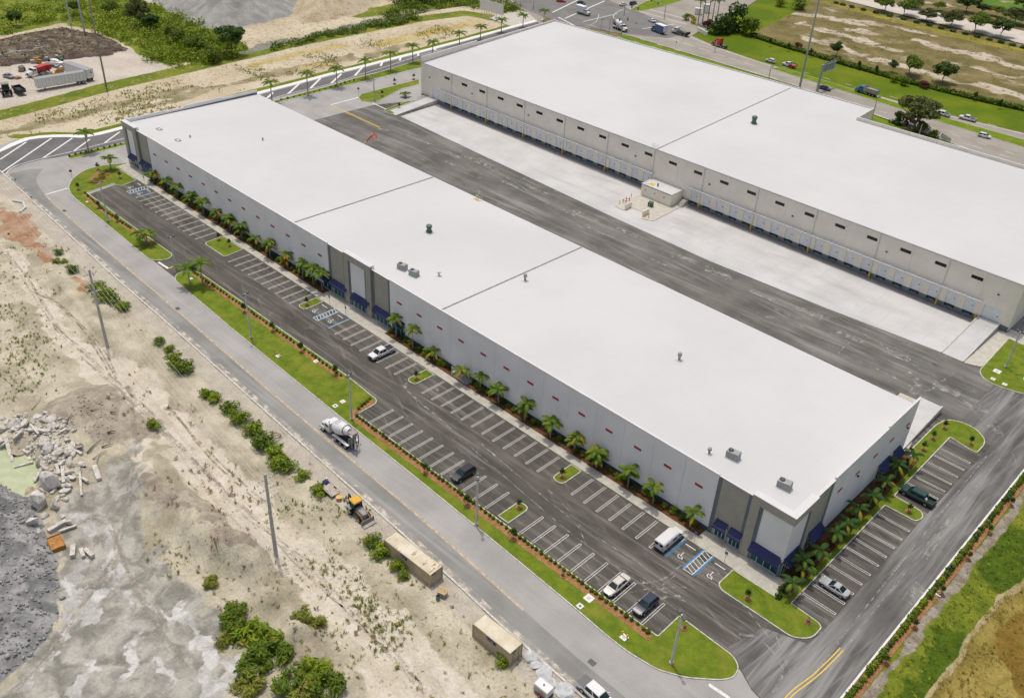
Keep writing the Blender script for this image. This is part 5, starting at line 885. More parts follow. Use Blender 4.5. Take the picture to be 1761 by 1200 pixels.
def weedfield(name,pts,hf,h,m,seed,label,blades=9):
    g=np.random.default_rng(seed); P=np.array(pts); n=len(P); Z=hf(P[:,0],P[:,1]); V=[];k=blades
    base=np.repeat(np.column_stack([P,Z]),k,0)+np.column_stack([g.normal(0,.09,(n*k,2)),np.full(n*k,-.03)]); sz=np.repeat(h*(.35+1.5*g.random(n)**2.6),k)*(.6+.7*g.random(n*k)); a=g.random(n*k)*6.283; d=np.column_stack([np.cos(a),np.sin(a),np.zeros(n*k)]); s_=np.column_stack([-d[:,1],d[:,0],d[:,2]])*(.13*sz)[:,None]
    tip=base+d*(.55*sz)[:,None]+np.array([0,0,1])*(sz*.8)[:,None]; mid_=base+d*(.22*sz)[:,None]+np.array([0,0,1])*(sz*.55)[:,None]; V=np.stack([base,mid_-s_,tip,mid_+s_],1).reshape(-1,3)
    o=link(name,numpymesh(name,V,np.arange(len(V)).reshape(-1,4),M[m])); o['kind']='stuff'; return tag(o,label,'weeds')
def along(paths,n,spread,seed):
    g=np.random.default_rng(seed); out=[]
    for p,wd in paths:
        P=np.array(p); L=np.hypot(*np.diff(P,axis=0).T); c=np.cumsum(L)/L.sum(); m=int(n*L.sum()/sum(np.hypot(*np.diff(np.array(q),axis=0).T).sum() for q,_ in paths))
        for _ in range(m):
            r=g.random(); i=int(np.searchsorted(c,r)); i=min(i,len(L)-1); t_=g.random(); q=P[i]*(1-t_)+P[i+1]*t_; out.append((q+g.normal(0,wd*spread,2)).tolist())
    return out
okl=lambda pts:[p for p in pts if p[1]<np.interp(p[0],[q[0] for q in cen_edge][::-1],[q[1] for q in cen_edge][::-1])-.8]
lotpoly=PX((-40,380),(120,420),(560,820),(960,1190),(640,1230),(400,1080),(250,860),(200,780),(60,720),(-60,720))
weedfield('weeds',okl(clump(along(weed,5200,.6,1),1500,1)),h_lot,.34,'weed_green',1,'scattered olive weeds across the sandy lot'); weedfield('weeds',okl(clump(scatter(lotpoly,5000,2),800,2)),h_lot,.26,'weed_green',2,'sparse low weeds over the sandy lot')
weedfield('weeds',okl(clump(scatter(lotpoly,4000,12),700,5)),h_lot,.4,'dry_weed',12,'dry straw-coloured weeds over the sandy lot')
fpoly=PX((-60,225),(0,212),(180,165),(400,112),(560,78),(800,34),(810,55),(640,98),(470,140),(215,210),(130,222),(0,240)); weedfield('weeds',[p for p in clumped(fpoly,4200,13) if sdist(np.array([p[0]]),np.array([p[1]]),road_poly)[0]<-4],h_field,.34,'weed_green',13,'olive weeds dotting the sandy strip by the turn lane')
weedfield('weeds',offmarsh(scatter([(20.8,-40),(34,-40),(40,70),(20.8,70)],4500,14)),h_bank,.2,'weed_mid',14,'rough green grass on the bank beside the end drive',7); weedfield('weeds',offmarsh(scatter([(20.8,-40),(34,-40),(40,70),(20.8,70)],8000,15)),h_bank,.2,'leaf_bright',15,'yellow-green grass tufts on the bank beside end drive',7)
weedfield('weeds',clump(scatter(marsh,4000,19),1800,19),h_bank,.3,'dry_marsh',19,'short brown marsh grass in the lower right corner',6)
weedfield('weeds',scatter(PX((1310,20),(1440,0),(1761,75),(1761,180),(1560,140),(1400,85)),1100,17),h_ur,.4,'weed_green',17,'low scrub dotting the vacant lot beyond the avenue')
# ================================================================ vehicles
def paint(name,c,metal=0,rough=.28):
    if name in M: return M[name]
    t=NT(name); t.color(t.mix(t.mr(t.noise(2.5,4),.35,.75,0,.18),c,sc3(c,.8))); t.b.inputs['Coat Weight'].default_value=.5; t.b.inputs['Coat Roughness'].default_value=.08; M[name]=t.done(rough,metal,.5); return M[name]
for n_,c_ in dict(white=(.74,.74,.73),black=(.012,.014,.018),darkblue=(.015,.025,.05),beige=(.62,.58,.50),silver=(.52,.54,.54),green=(.02,.06,.05),red=(.50,.02,.02),blue=(.03,.16,.36),grey=(.25,.26,.26),bedgrey=(.12,.13,.13),orange=(.62,.12,.02),yellow=(.70,.38,.02)).items(): paint('paint_car_'+n_,c_,.35 if n_=='silver' else 0)
mat('tyre',(.015,.015,.016),.85,.2,5); mat('rim',(.40,.41,.42),.35,.1,5,metal=.7); mat('headlight',(.70,.72,.72),.15); mat('taillight',(.45,.015,.012),.25); mat('plastic_dark',(.03,.032,.034),.6); mat('steel_worn',(.30,.28,.25),.6,.25,4,metal=.3); mat('cargo_white',(.78,.77,.74),.6,.08,1.5)
def cyl_y(r,w_,n=14): return [[(r*k_*math.cos(2*math.pi*i/n),y,r*k_*math.sin(2*math.pi*i/n)) for i in range(n)] for y,k_ in ((-w_/2,.9),(-w_/2*.8,1),(w_/2*.8,1),(w_/2,.9))]
_wc={}
def wheel(parent,x,y,r=.34,w_=.22):
    k=(round(r,2),round(w_,2))
    if k not in _wc: _wc[k]=(MB().loft(cyl_y(r,w_)).mesh('wheel',M['tyre'],True),MB().loft([[(r*.6*math.cos(2*math.pi*i/10),yy,r*.6*math.sin(2*math.pi*i/10)) for i in range(10)] for yy in (-w_/2-.015,w_/2+.015)]).mesh('rim',M['rim']))
    o=link('wheel',_wc[k][0],parent,(x,y,r)); link('rim',_wc[k][1],o); return o
def ring(x,hw,z0,z1,c=.1,tl=.0):
    c=min(c,(z1-z0)*.45); return [(x,-hw+c*.6,z0),(x,hw-c*.6,z0),(x,hw,z0+c),(x,hw,z1-c*1.2),(x,hw-c,z1),(x,-hw+c,z1),(x,-hw,z1-c*1.2),(x,-hw,z0+c)]
def cabin(t,m,xb0,xb1,xt0,xt1,hb,ht,zb,zt,roofm=None,rear=True):
    """greenhouse: x bottom rear/front, x top rear/front"""
    b=MB(); bot=[(xb0,-hb,zb),(xb1,-hb,zb),(xb1,hb,zb),(xb0,hb,zb)]; top=[(xt0,-ht,zt),(xt1,-ht,zt),(xt1,ht,zt),(xt0,ht,zt)]
    b.add(bot+top,[(0,1,5,4),(1,2,6,5),(2,3,7,6),(3,0,4,7)]); b.build('pillars',m,t)
    c=[(x*.96+(xt0+xt1)/2*.04,y*.93,zt+.055) for x,y,_ in top]; MB().add(top+c,[(4,5,6,7),(0,1,5,4),(1,2,6,5),(2,3,7,6),(3,0,4,7)]).build('roof',roofm or m,t,smooth=True)
    def pane(name,q,ins=.1,off=.012):
        P=[Vector(p) for p in q]; cn=sum(P,Vector())/4; n_=(P[1]-P[0]).cross(P[3]-P[0]).normalized(); o=Vector(((xb0+xb1)/2,0,(zb+zt)/2)); 
        if (cn-o).dot(n_)<0: n_=-n_
        Q=[]
        for p in P: d=cn-p; Q.append(p+d.normalized()*ins+n_*off)
        MB().add(Q,[(0,1,2,3)] if (Q[1]-Q[0]).cross(Q[3]-Q[0]).dot(n_)>0 else [(3,2,1,0)]).build(name,M['glass_car'],t)
    pane('windscreen',(bot[1],bot[2],top[2],top[1]),.1)
    if rear: pane('rear_window',(bot[3],bot[0],top[0],top[3]),.12)
    for a,b_,c_,d in ((0,1,5,4),(2,3,7,6)):
        A=bot+top; q=[A[a],A[b_],A[c_],A[d]]; m0=tuple((Vector(q[0])+Vector(q[1]))/2); m1=tuple((Vector(q[2])+Vector(q[3]))/2)
        if xb1-xb0>2.0: pane('side_window',(q[0],m0,m1,q[3]),.09); pane('side_window',(m0,q[1],q[2],m1),.09)
        else: pane('side_window',q,.12)
def lights(t,xf,xr,hw,zf,zr):
    for s_ in (-1,1): MB().bx(xf-.12,xf+.015,s_*hw-.2,s_*hw+.2,zf-.08,zf+.08).build('headlight',M['headlight'],t); MB().bx(xr-.015,xr+.1,s_*hw-.12,s_*hw+.12,zr-.12,zr+.12).build('tail_light',M['taillight'],t)
def mirrors(t,x,hw,z,m):
    for s_ in (-1,1): MB().bx(x-.06,x+.08,s_*(hw+.1)-.09,s_*(hw+.1)+.09,z-.07,z+.08).build('wing_mirror',m,t)
def sedan(p,rz,col,label,group='cars',L=4.7,kind='sedan',z=.012,name='car',cat='car'):
    t=thing(name,label,cat,(p[0],p[1],z),rz,group); m=M['paint_car_'+col]; h=L/2; hw=.9
    if kind=='suv': zb,zt,bl,secs=1.08,1.62,1.05,[(-h,.72,.42,.95),(-h+.12,.86,.36,1.06),(-h+.9,.92,.3,1.1),(0,.93,.28,1.1),(h-1.15,.92,.3,1.08),(h-.4,.86,.34,.98),(h,.66,.42,.82)]; cb=(-h+.12,h-1.25,-h+.5,h-2.05)
    elif kind=='hatch': zb,zt,secs=.95,1.48,[(-h,.7,.4,.85),(-h+.12,.83,.34,.95),(-h+.8,.87,.28,.98),(0,.88,.26,.98),(h-1.0,.86,.28,.95),(h-.35,.8,.32,.86),(h,.6,.4,.7)]; cb=(-h+.1,h-.85,-h+.5,h-1.75)
    elif kind=='coupe': zb,zt,secs=.86,1.34,[(-h,.66,.42,.82),(-h+.15,.84,.34,.9),(-h+.9,.92,.28,.92),(0,.92,.25,.88),(h-1.2,.9,.27,.86),(h-.4,.84,.3,.76),(h,.6,.38,.62)]; cb=(-h+.55,h-1.45,-h+1.55,h-2.35)
    else: zb,zt,secs=.92,1.43,[(-h,.7,.42,.88),(-h+.12,.84,.34,.94),(-h+.9,.9,.28,.96),(0,.9,.26,.93),(h-1.2,.89,.28,.9),(h-.4,.83,.3,.82),(h,.62,.38,.68)]; cb=(-h+.7,h-1.2,-h+1.35,h-2.0)
    MB().loft([ring(x,w_,a,b,.13) for x,w_,a,b in secs]).build('body',m,t,smooth=True); cabin(t,m,*cb,.80 if kind!='suv' else .86,.60 if kind!='suv' else .70,zb-.05,zt-.05)
    for x in (-h+.85,h-.88):
        for s_ in (-1,1): wheel(t,x,s_*.83,.33 if kind!='suv' else .37)
    lights(t,h-.22,-h+.03,.62,.64 if kind!='suv' else .8,.76 if kind!='suv' else .9); mirrors(t,cb[1]-.35,.86,zb+.06,m); MB().bx(h-.06,h+.02,-.45,.45,.40,.56).build('grille',M['plastic_dark'],t); return t
def pickup(p,rz,col,label,group='pickups',L=5.7,cab=1.55,cover=None,load=None,z=.012):
    t=thing('pickup_truck',label,'pickup truck',(p[0],p[1],z),rz,group); m=M['paint_car_'+col]; h=L/2; hw=.98
    xc0=h-1.35-.75-cab; MB().loft([ring(x,w_,a,b,.12) for x,w_,a,b in [(xc0,.96,.45,1.12),(h-1.5,.96,.42,1.14),(h-.5,.93,.42,1.10),(h-.08,.84,.45,1.0),(h,.78,.5,.85)]]).build('body',m,t,smooth=True)
    cabin(t,m,xc0+.02,h-1.25,xc0+.12,h-2.0,.88,.72,1.1,1.75)
    b=MB(); x0=-h+.02; b.bx(x0,xc0-.03,-.96,-.86,.5,1.12).bx(x0,xc0-.03,.86,.96,.5,1.12).bx(xc0-.11,xc0-.03,-.855,.855,.5,1.12); b.build('bed_side',m,t); MB().bx(x0,xc0-.04,-.855,.855,.5,.62).build('bed_floor',M['plastic_dark'],t); MB().bx(-h,-h+.08,-.855,.855,.5,1.11).build('tailgate',m,t)
    if cover: MB().bx(-h+.02,xc0+.0,-.93,.93,1.125,1.19).build('bed_cover',M['paint_car_'+cover],t)
    if load=='items': MB().bx(-.9,-.6,-.7,.7,.62,1.2).build('tool_box',M['cargo_white'],t); MB().bx(-2.0,-1.3,-.3,.5,.62,.95).build('cargo',M['plastic_dark'],t)
    if load=='bags': MB().loft([[(-1.2+a*.5*math.cos(k*.785),.2+a*.5*math.sin(k*.785),z_) for k in range(8)] for a,z_ in ((1,.6),(1.05,1.0),(.6,1.3))]).build('cargo',M['cargo_white'],t,smooth=True)
    for x in (-h+1.15,h-1.0):
        for s_ in (-1,1): wheel(t,x,s_*.88,.40,.26)
    lights(t,h-.1,-h+.01,.74,.86,.9); mirrors(t,h-1.75,.95,1.25,m); MB().bx(h-.02,h+.1,-.9,.9,.42,.62).build('bumper',M['plastic_dark'] if col!='silver' else M['rim'],t); MB().bx(-h-.12,-h,-.85,.85,.45,.6).build('rear_bumper',M['plastic_dark'],t); MB().bx(h-.01,h+.03,-.5,.5,.66,.9).build('grille',M['plastic_dark'],t); return t
def van(p,rz,label,z=.012):
    t=thing('van',label,'van',(p[0],p[1],z),rz); h=2.85; m=M['paint_car_white']; MB().loft([ring(x,w_,a,b,.16) for x,w_,a,b in [(-h,.93,.5,1.95),(-h+.1,.98,.42,2.05),(h-2.0,.98,.4,2.08),(h-1.55,.96,.4,1.9)]]).build('body',m,t,smooth=True); MB().loft([ring(x,w_,a,b,.13) for x,w_,a,b in [(h-1.6,.97,.4,1.25),(h-.7,.95,.42,1.2),(h-.1,.88,.45,1.08),(h,.8,.5,.95)]]).build('bonnet',m,t,smooth=True)
    MB().add([(h-1.53,-.86,1.92),(h-1.53,.86,1.92),(h-.95,.9,1.27),(h-.95,-.9,1.27)],[(0,3,2,1)]).build('windscreen',M['glass_car'],t)
    for s_ in (-1,1):
        MB().add([(h-1.75,s_*.99,1.3),(h-1.1,s_*.985,1.3),(h-1.5,s_*.95,1.85),(h-1.75,s_*.95,1.85)],[(0,1,2,3) if s_<0 else (3,2,1,0)]).build('side_window',M['glass_car'],t); MB().bx(-.5,.5,s_*.985-.01,s_*.985+.01,1.3,1.8).build('side_window',M['glass_car'],t); MB().bx(-h-.012,-h+.05,s_*.45-.3,s_*.45+.3,1.3,1.8).build('rear_window',M['glass_car'],t); MB().bx(-2.3,-1.6,s_*.99-.01,s_*.99+.006,1.15,1.75).build('red_decal',M['taillight'],t)
    b=MB()
    for k in range(5): b.bx(-h+.2,h-2.1,-.7+k*.35-.02,-.7+k*.35+.02,2.07,2.1)
    b.build('roof_rib',m,t)
    for x in (-h+1.1,h-.95):
        for s_ in (-1,1): wheel(t,x,s_*.88,.37,.24)
    lights(t,h-.05,-h,.78,.85,1.0); MB().bx(-h-.12,-h-.01,-.9,.9,.42,.62).build('rear_bumper',M['bed_'] if 'bed_' in M else M['plastic_dark'],t); mirrors(t,h-1.2,.95,1.35,M['plastic_dark'])
def truckcab(t,xf,col,w_=1.2,hood=1.5,zc=2.75,z0=.75,cabL=1.5,sleeper=0):
    m=M['paint_car_'+col]; xb=xf-hood
    MB().loft([ring(x,ww,a,b,.2) for x,ww,a,b in [(xb,w_*.8,z0,1.95),(xf-.4,w_*.72,z0-.05,1.75),(xf,w_*.6,z0,1.5)]]).build('bonnet',m,t,smooth=True)
    for s_ in (-1,1): MB().loft([[(x,s_*w_*.75+q*.28,zz) for q,zz in ((-1,.75),(1,.75),(1,zt_),(-1,zt_))] for x,zt_ in ((xf-1.35,.95),(xf-1.1,1.25),(xf-.5,1.25),(xf-.1,.95))]).build('fender',m,t,smooth=True)
    MB().loft([ring(x,ww,a,b,.15) for x,ww,a,b in [(xb-cabL-sleeper,w_*.98,z0+.1,zc if not sleeper else zc+.7),(xb-.35-(0 if not sleeper else .4),w_*.98,z0+.1,zc if not sleeper else zc+.6),(xb-.02,w_*.92,z0+.1,1.95)]]).build('cab',m,t,smooth=True)
    MB().add([(xb-.32,-w_*.82,zc-.08),(xb-.32,w_*.82,zc-.08),(xb,w_*.86,2.0),(xb,-w_*.86,2.0)],[(0,3,2,1)]).build('windscreen',M['glass_car'],t)
    for s_ in (-1,1): MB().bx(xb-1.2,xb-.4,s_*w_*.985-.01,s_*w_*.985+.01,1.95,2.5).build('side_window',M['glass_car'],t); MB().bx(xb-.1,xb+.05,s_*(w_+.15)-.1,s_*(w_+.15)+.1,1.9,2.4).build('wing_mirror',M['plastic_dark'],t)
    MB().bx(xf-.02,xf+.18,-w_*.95,w_*.95,.5,.85).build('bumper',M['rim'],t); MB().bx(xf-.01,xf+.04,-.45,.45,.9,1.4).build('grille',M['plastic_dark'],t)
    for s_ in (-1,1): MB().bx(xf-.06,xf+.03,s_*.85-.15,s_*.85+.15,.98,1.2).build('headlight',M['headlight'],t)
def chassis(t,x0,x1,axles,r=.52):
    MB().bx(x0,x1,-.45,.45,.62,.92).build('chassis',M['plastic_dark'],t)
    for k,x in enumerate(axles):
        for s_ in (-1,1): wheel(t,x,s_*(1.02 if k==0 else .95),r,.3 if k==0 else .5)
def mixer(p,rz,label,drumcol,L=9.2,z=.012):
    t=thing('concrete_mixer_truck',label,'mixer truck',(p[0],p[1],z),rz,'concrete mixer trucks'); h=L/2; truckcab(t,h,'white'); chassis(t,-h+.3,h-.4,(h-1.0,-h+1.7,-h+3.1,-h+4.5))
    c0=Vector((h-3.4,0,2.25)); ax=Vector((-1,0,.26)).normalized(); up=Vector((ax.z,0,-ax.x)); 
    def rr(d,r): c=c0+ax*d; return [tuple(c+(Vector((0,1,0))*math.cos(a)+up*math.sin(a))*r) for a in [2*math.pi*k/18 for k in range(18)]]
    d=MB().loft([rr(a,b) for a,b in ((0,.55),(.25,1.05),(.9,1.28),(1.8,1.3),(2.8,1.1),(3.9,.72),(4.3,.55))]).build('drum',M['paint_car_white'] if drumcol=='white' else M['cargo_white'],t,smooth=True)
    MB().loft([rr(3.3,.93),rr(3.3,1.0),rr(3.5,.98),rr(3.5,.86)],cap=False).build('drum_ring',M['steel_worn'],d); mk=MB()
    for k in range(4):
        for q in range(3):
            a=R(60+q*16); r_=1.305; A=c0+ax*(1.0+k*.28)+(Vector((0,1,0))*math.cos(a)+up*math.sin(a))*r_; B_=c0+ax*(1.18+k*.28)+(Vector((0,1,0))*math.cos(a)+up*math.sin(a))*r_; C=c0+ax*(1.18+k*.28)+(Vector((0,1,0))*math.cos(a+.14)+up*math.sin(a+.14))*r_; D=c0+ax*(1.0+k*.28)+(Vector((0,1,0))*math.cos(a+.14)+up*math.sin(a+.14))*r_; mk.add([A,B_,C,D],[(0,1,2,3)])
    mk.build('drum_lettering',M['metal_grey'],d)
    MB().loft([[(x,y*w_,z_) for x,y in ((-h+.1,-1),(-h+1.3,-1),(-h+1.3,1),(-h+.1,1))] for w_,z_ in ((.3,3.1),(.65,3.75))]).build('hopper',M['steel_worn'],t)
    MB().bx(-h+.2,-h+.35,-.8,-.65,.9,3.2).bx(-h+.2,-h+.35,.65,.8,.9,3.2).bx(-h+.95,-h+1.1,-.8,.8,.9,2.4).build('drum_pedestal',M['steel_worn'],t); MB().tube([(-h+.3,0,2.6),(-h-.3,.35,1.9),(-h-.9,.8,1.3)],.22,6).build('chute',M['steel_worn'],t); MB().tube([(h-2.4,0,.9),(h-3.1,0,1.6)],.35,8).build('front_pedestal',M['steel_worn'],t)
    for s_ in (-1,1): MB().bx(-h+.9,-h+5.2,s_*1.0-.28,s_*1.0+.28,1.12,1.18).build('rear_fender',M['cargo_white'],t); MB().bx(-h,-h+.03,s_*.95-.1,s_*.95+.1,.8,1.0).build('tail_light',M['taillight'],t)
    MB().tube([(h-2.9,.95,1.2),(h-2.9,.95,3.4)],.09,7).build('exhaust_stack',M['rim'],t,smooth=True); MB().loft([[(h-3.5+.3*math.cos(k*.785),-.9+.3*math.sin(k*.785),z_) for k in range(8)] for z_ in (1.2,2.2)]).build('water_tank',M['cargo_white'],t,smooth=True)
def boxtruck(p,rz,label,col,bcol,L=8,z=.012):
    t=thing('box_truck',label,'box truck',(p[0],p[1],z),rz,'box trucks'); h=L/2; truckcab(t,h,col,1.1,1.0,2.5); chassis(t,-h+.2,h-.3,(h-.9,-h+1.8)); mm=M['paint_car_'+bcol]; MB().bx(-h,h-2.65,-1.22,1.22,1.0,3.6).build('cargo_box',mm,t); MB().bx(-h-.03,h-2.62,-1.25,1.25,3.6,3.68).build('roof',M['cargo_white'],t); MB().bx(-h-.02,-h+.0,-1.05,1.05,1.1,3.45).build('rear_door',M['cargo_white'],t)
    if bcol=='blue':
        for s_ in (-1,1): MB().prism([(-1.2,0),(0,0),(0,1),(-1.2,1)],0,.01) ; MB().bx(-2.2,-.4,s_*1.222-.006,s_*1.222+.006,1.7,2.3).build('pink_decal',M['paint_car_red'],t)
def dumptruck(p,rz,label,col,bed,L=9,z=.012,red_top=False):
    t=thing('dump_truck',label,'dump truck',(p[0],p[1],z),rz,'dump trucks'); h=L/2; truckcab(t,h,col); chassis(t,-h+.3,h-.4,(h-1.0,-h+1.2,-h+2.5,-h+3.8)); a,b_=-h,h-3.3; mm=M[bed]; w0,w1=1.1,1.25
    for s_ in (-1,1): MB().add([(a,s_*w0,1.15),(b_,s_*w0,1.15),(b_,s_*w1,2.7),(a,s_*w1,2.7),(a,s_*(w0-.08),1.15),(b_,s_*(w0-.08),1.15),(b_,s_*(w1-.08),2.7),(a,s_*(w1-.08),2.7)],[(0,1,2,3),(7,6,5,4),(3,2,6,7),(0,3,7,4),(1,5,6,2)]).build('bed_side',mm,t); r_=MB(); [r_.bx(a+.2+k*.9,a+.3+k*.9,s_*w1-.0 if s_>0 else s_*w1-.08,s_*w1+.08 if s_>0 else s_*w1,1.2,2.68) for k in range(int((b_-a)/.9))]; r_.build('bed_rib',mm,t)
    MB().bx(a,b_,-w0+.02,w0-.02,1.1,1.2).build('bed_floor',M['steel_worn'],t); MB().bx(b_-.08,b_,-w1+.1,w1-.1,1.2,2.9).build('bed_front',mm,t); MB().bx(a,a+.08,-w1+.1,w1-.1,1.2,2.6).build('tailgate',mm,t)
    n=7; X_=np.linspace(a+.1,b_-.1,n); vs=[(x,y,(2.7 if red_top else 2.15)+.45*math.sin(math.pi*i/(n-1))*(1-(y/1.2)**2)) for i,x in enumerate(X_) for y in (-1.1,-.5,0,.5,1.1)]; MB().add(vs,[(i*5+j,i*5+5+j,i*5+6+j,i*5+1+j) for i in range(n-1) for j in range(4)]).build('tarp' if red_top else 'load',M['paint_car_red'] if red_top else mat('load_sand',(.45,.38,.28),.95),t,smooth=True)
def rig(p,rz,label,kind,z=.012):
    if kind=='tractor':
        t=thing('semi_tractor',label,'tractor unit',(p[0],p[1],z),rz); truckcab(t,3.6,'red',1.2,1.6,2.8,.75,1.4,1.2); chassis(t,-3.6,3.2,(2.7,-2.7,-1.4)); MB().bx(-2.7,-1.4,-.5,.5,.95,1.15).build('fifth_wheel',M['steel_worn'],t)
    elif kind=='flatbed':
        t=thing('roll_off_truck',label,'roll-off truck',(p[0],p[1],z),rz); truckcab(t,4.2,'white'); chassis(t,-4.2,3.8,(3.2,-3.0,-1.8)); MB().bx(-4.4,.9,-1.2,1.2,1.05,1.35).build('deck',M['plastic_dark'],t); MB().tube([(-4.2,-.8,1.4),(-.5,-.8,2.2),(.6,-.8,2.9)],.12,6).tube([(-4.2,.8,1.4),(-.5,.8,2.2),(.6,.8,2.9)],.12,6).build('hoist_rail',M['steel_worn'],t); MB().bx(-4.5,-3.9,-1.1,1.1,1.4,2.0).build('rear_frame',M['plastic_dark'],t)
    else:
        t=thing('tow_truck',label,'tow truck',(p[0],p[1],z),rz); h=2.9; MB().loft([ring(x,w_,a,b,.12) for x,w_,a,b in [(-.2,.98,.45,1.15),(h-1.5,.98,.42,1.16),(h-.5,.95,.42,1.12),(h,.8,.5,.9)]]).build('body',M['paint_car_white'],t,smooth=True); cabin(t,M['paint_car_white'],-.15,h-1.3,-.05,h-2.0,.9,.74,1.12,1.8); MB().bx(-h,-.25,-1.0,1.0,.55,1.15).build('service_body',M['paint_car_red'],t); MB().tube([(-.6,0,1.2),(-.9,0,1.9),(-h-.8,0,1.7)],.13,6).build('boom',M['plastic_dark'],t); MB().bx(-.7,-.5,-.9,.9,1.2,2.1).build('light_bar',M['cargo_white'],t)
        for x in (-h+1.2,h-1.0):
            for s_ in (-1,1): wheel(t,x,s_*.88,.42,.3)
        lights(t,h-.1,-h,.76,.86,.9)
    return t
def hd(a,b,z=0): A=G(*a,z);B_=G(*b,z); return math.atan2(B_[1]-A[1],B_[0]-A[0])
PI2=math.pi/2
pickup((-86.6,-7.4),-PI2,'white','white pickup backed into a front-row stall with tools in its bed','parked pickups',load='items',cab=1.5)
sedan((-49.5+.4,-19.9),-PI2,'black','black sport utility car parked alone in the second row','parked cars',4.8,'suv'); p=G(1055,1008,.7); sedan((-17.0+1.35,-19.9),-PI2,'beige','beige sedan parked nose-in to the shrubs in second row','parked cars',4.9)
sedan((-10.35,-19.75),-PI2,'darkblue','dark blue hatchback-style car parked last in the second row','parked cars',4.6,'suv'); van((-15.85,-6.6),PI2,'white cargo van parked in the front row beside the blue bay line'); sedan((7.2,3.98),math.pi,'silver','silver coupe parked facing the end wall','parked cars',4.7,'coupe'); pickup((7.1,33.0),math.pi,'green','dark green pickup with pale sacks in its bed beside an island','parked pickups',5.9,2.3,load='bags')
mixer(G(585,747,.9),hd((605,770),(560,735)),'white concrete mixer truck driving on the service road','white')
p=G(1026,1192,.8); pickup(p,hd((900,1090),(1000,1180)),'white','white pickup with flat grey bed cover at the bottom road edge','moving pickups',5.8,2.3,'bedgrey')
# avenue traffic
hv=hd((1300,104),(1420,140)); hw_=hd((1420,140),(1300,104)); h3=hd((1600,195),(1761,237)); h4=h3+math.pi
boxtruck(G(1003,19,1.6),hd((990,12),(1020,21)),'white box truck crossing the far intersection','white','cargo' if False else 'white',7.6); mixer(G(1066,46,1.4),hd((1050,40),(1080,52)),'concrete mixer truck with pale drum at the far intersection','pale',9); boxtruck(G(1133,50,1.6),hd((1145,55),(1115,44)),'box truck with blue sides and pink mark at the far intersection','blue','blue',7.8); rig(G(1170,56,1.0),hw_,'white roll-off truck with empty black frame at the far corner','flatbed'); rig(G(1238,76,1.2),hw_,'red tractor unit without trailer driving along the avenue','tractor')
sedan(G(1325,105,.5),hw_,'white','white hatchback ahead of the tow truck on the avenue','avenue cars',4.3,'hatch'); rig(G(1357,112,.7),hw_,'white and red tow truck on the far avenue lane','tow'); sedan(G(1418,152,.5),hv,'darkblue','dark blue sedan partly behind the gantry post on avenue','avenue cars',4.9,'sedan'); dumptruck(G(1491,157,1.2),hw_,'grey dump truck with blue cab on the avenue','blue','metal_grey',8.6); sedan(G(1568,177,.6),h4,'black','black sport utility car behind the spreading tree crown','avenue cars',4.9,'suv')
pickup(G(1619,196,.6),h4,'white','left one of two white pickups on the avenue','avenue pickups',5.6,2.0); pickup(G(1664,204,.6),h4,'white','right one of two white pickups on the avenue','avenue pickups',5.6,1.5); sedan(G(1693,234,.5),h3,'white','white hatchback alone in the near avenue lanes','avenue cars',4.2,'hatch')
sedan(G(1604,192,.5),h4,'white','white car half hidden behind the spreading tree','avenue cars',4.4,'sedan'); sedan(G(1072,8,.5),hd((1060,10),(1085,5)),'white','white sedan waiting on the far side street','side street cars',4.5); sedan(G(1089,6,.6),hd((1080,10),(1100,2)),'darkblue','dark blue van-like car on the far side street','side street cars',5.2,'suv'); sedan(G(1121,36,.5),hd((1130,42),(1110,32)),'white','white car just left of the blue box truck','avenue cars',4.5,'sedan'); sedan(G(965,2,.5),0.6,'red','dark red car at the top edge of the intersection','avenue cars',4.5,'sedan'); sedan(G(1000,6,.5),hd((990,12),(1020,21)),'black','dark car beside the white box truck at the intersection','avenue cars',4.5,'sedan'); sedan(G(1511,3,.6),hd((1500,0),(1530,8)),'red','dark red car parked on the far street','side street cars',4.7,'suv'); sedan(G(1750,100/4,.6),.2,'white','white car behind the trees at the right top','side street cars',4.5,'sedan')
# truck yard upper left
def yard_at(u,v,z=1.0): p=G(u,v,z); return p
dumptruck(yard_at(66,121,1.5),hd((90,115),(50,126)),'parked white dump truck with red tarp in the truck yard','white','paint_car_red',8.5,.02,True)
def trailer(a,b,label,side):
    A=G(*a);B_=G(*b); L=math.hypot(B_[0]-A[0],B_[1]-A[1]); t=thing('semi_trailer',label,'semi trailer',((A[0]+B_[0])/2,(A[1]+B_[1])/2,.02),math.atan2(B_[1]-A[1],B_[0]-A[0]),'semi trailers'); h=L/2
    MB().bx(-h,h,-1.25,1.25,1.1,3.9).build('box_body',M['cargo_white'],t); MB().bx(-h-.03,h+.03,-1.28,1.28,3.9,3.98).build('roof',M['metal_grey'],t); MB().bx(-h-.02,h+.02,-1.27,1.27,1.0,1.12).build('side_rail',M['steel_worn'],t); MB().bx(h+.0,h+.03,-1.1,1.1,1.2,3.8).build('rear_door',M['cargo_white'],t); MB().bx(h+.03,h+.06,.1,.5,2.6,3.2).build('door_plate',M['plastic_dark'],t)
    r=MB(); [r.bx(-h+.5+k*1.2,-h+.56+k*1.2,s_*1.25-.03,s_*1.25+.03,1.15,3.88) for k in range(int(L/1.2)) for s_ in (-1,1)]; r.build('side_rib',M['metal_grey'],t)
    for x in (h-1.2,h-2.5):
        for s_ in (-1,1): wheel(t,x,s_*.95,.5,.45)
    for s_ in (-1,1): MB().bx(-h+2.4,-h+2.55,s_*.7-.07,s_*.7+.07,0,1.1).build('landing_leg',M['steel_worn'],t)
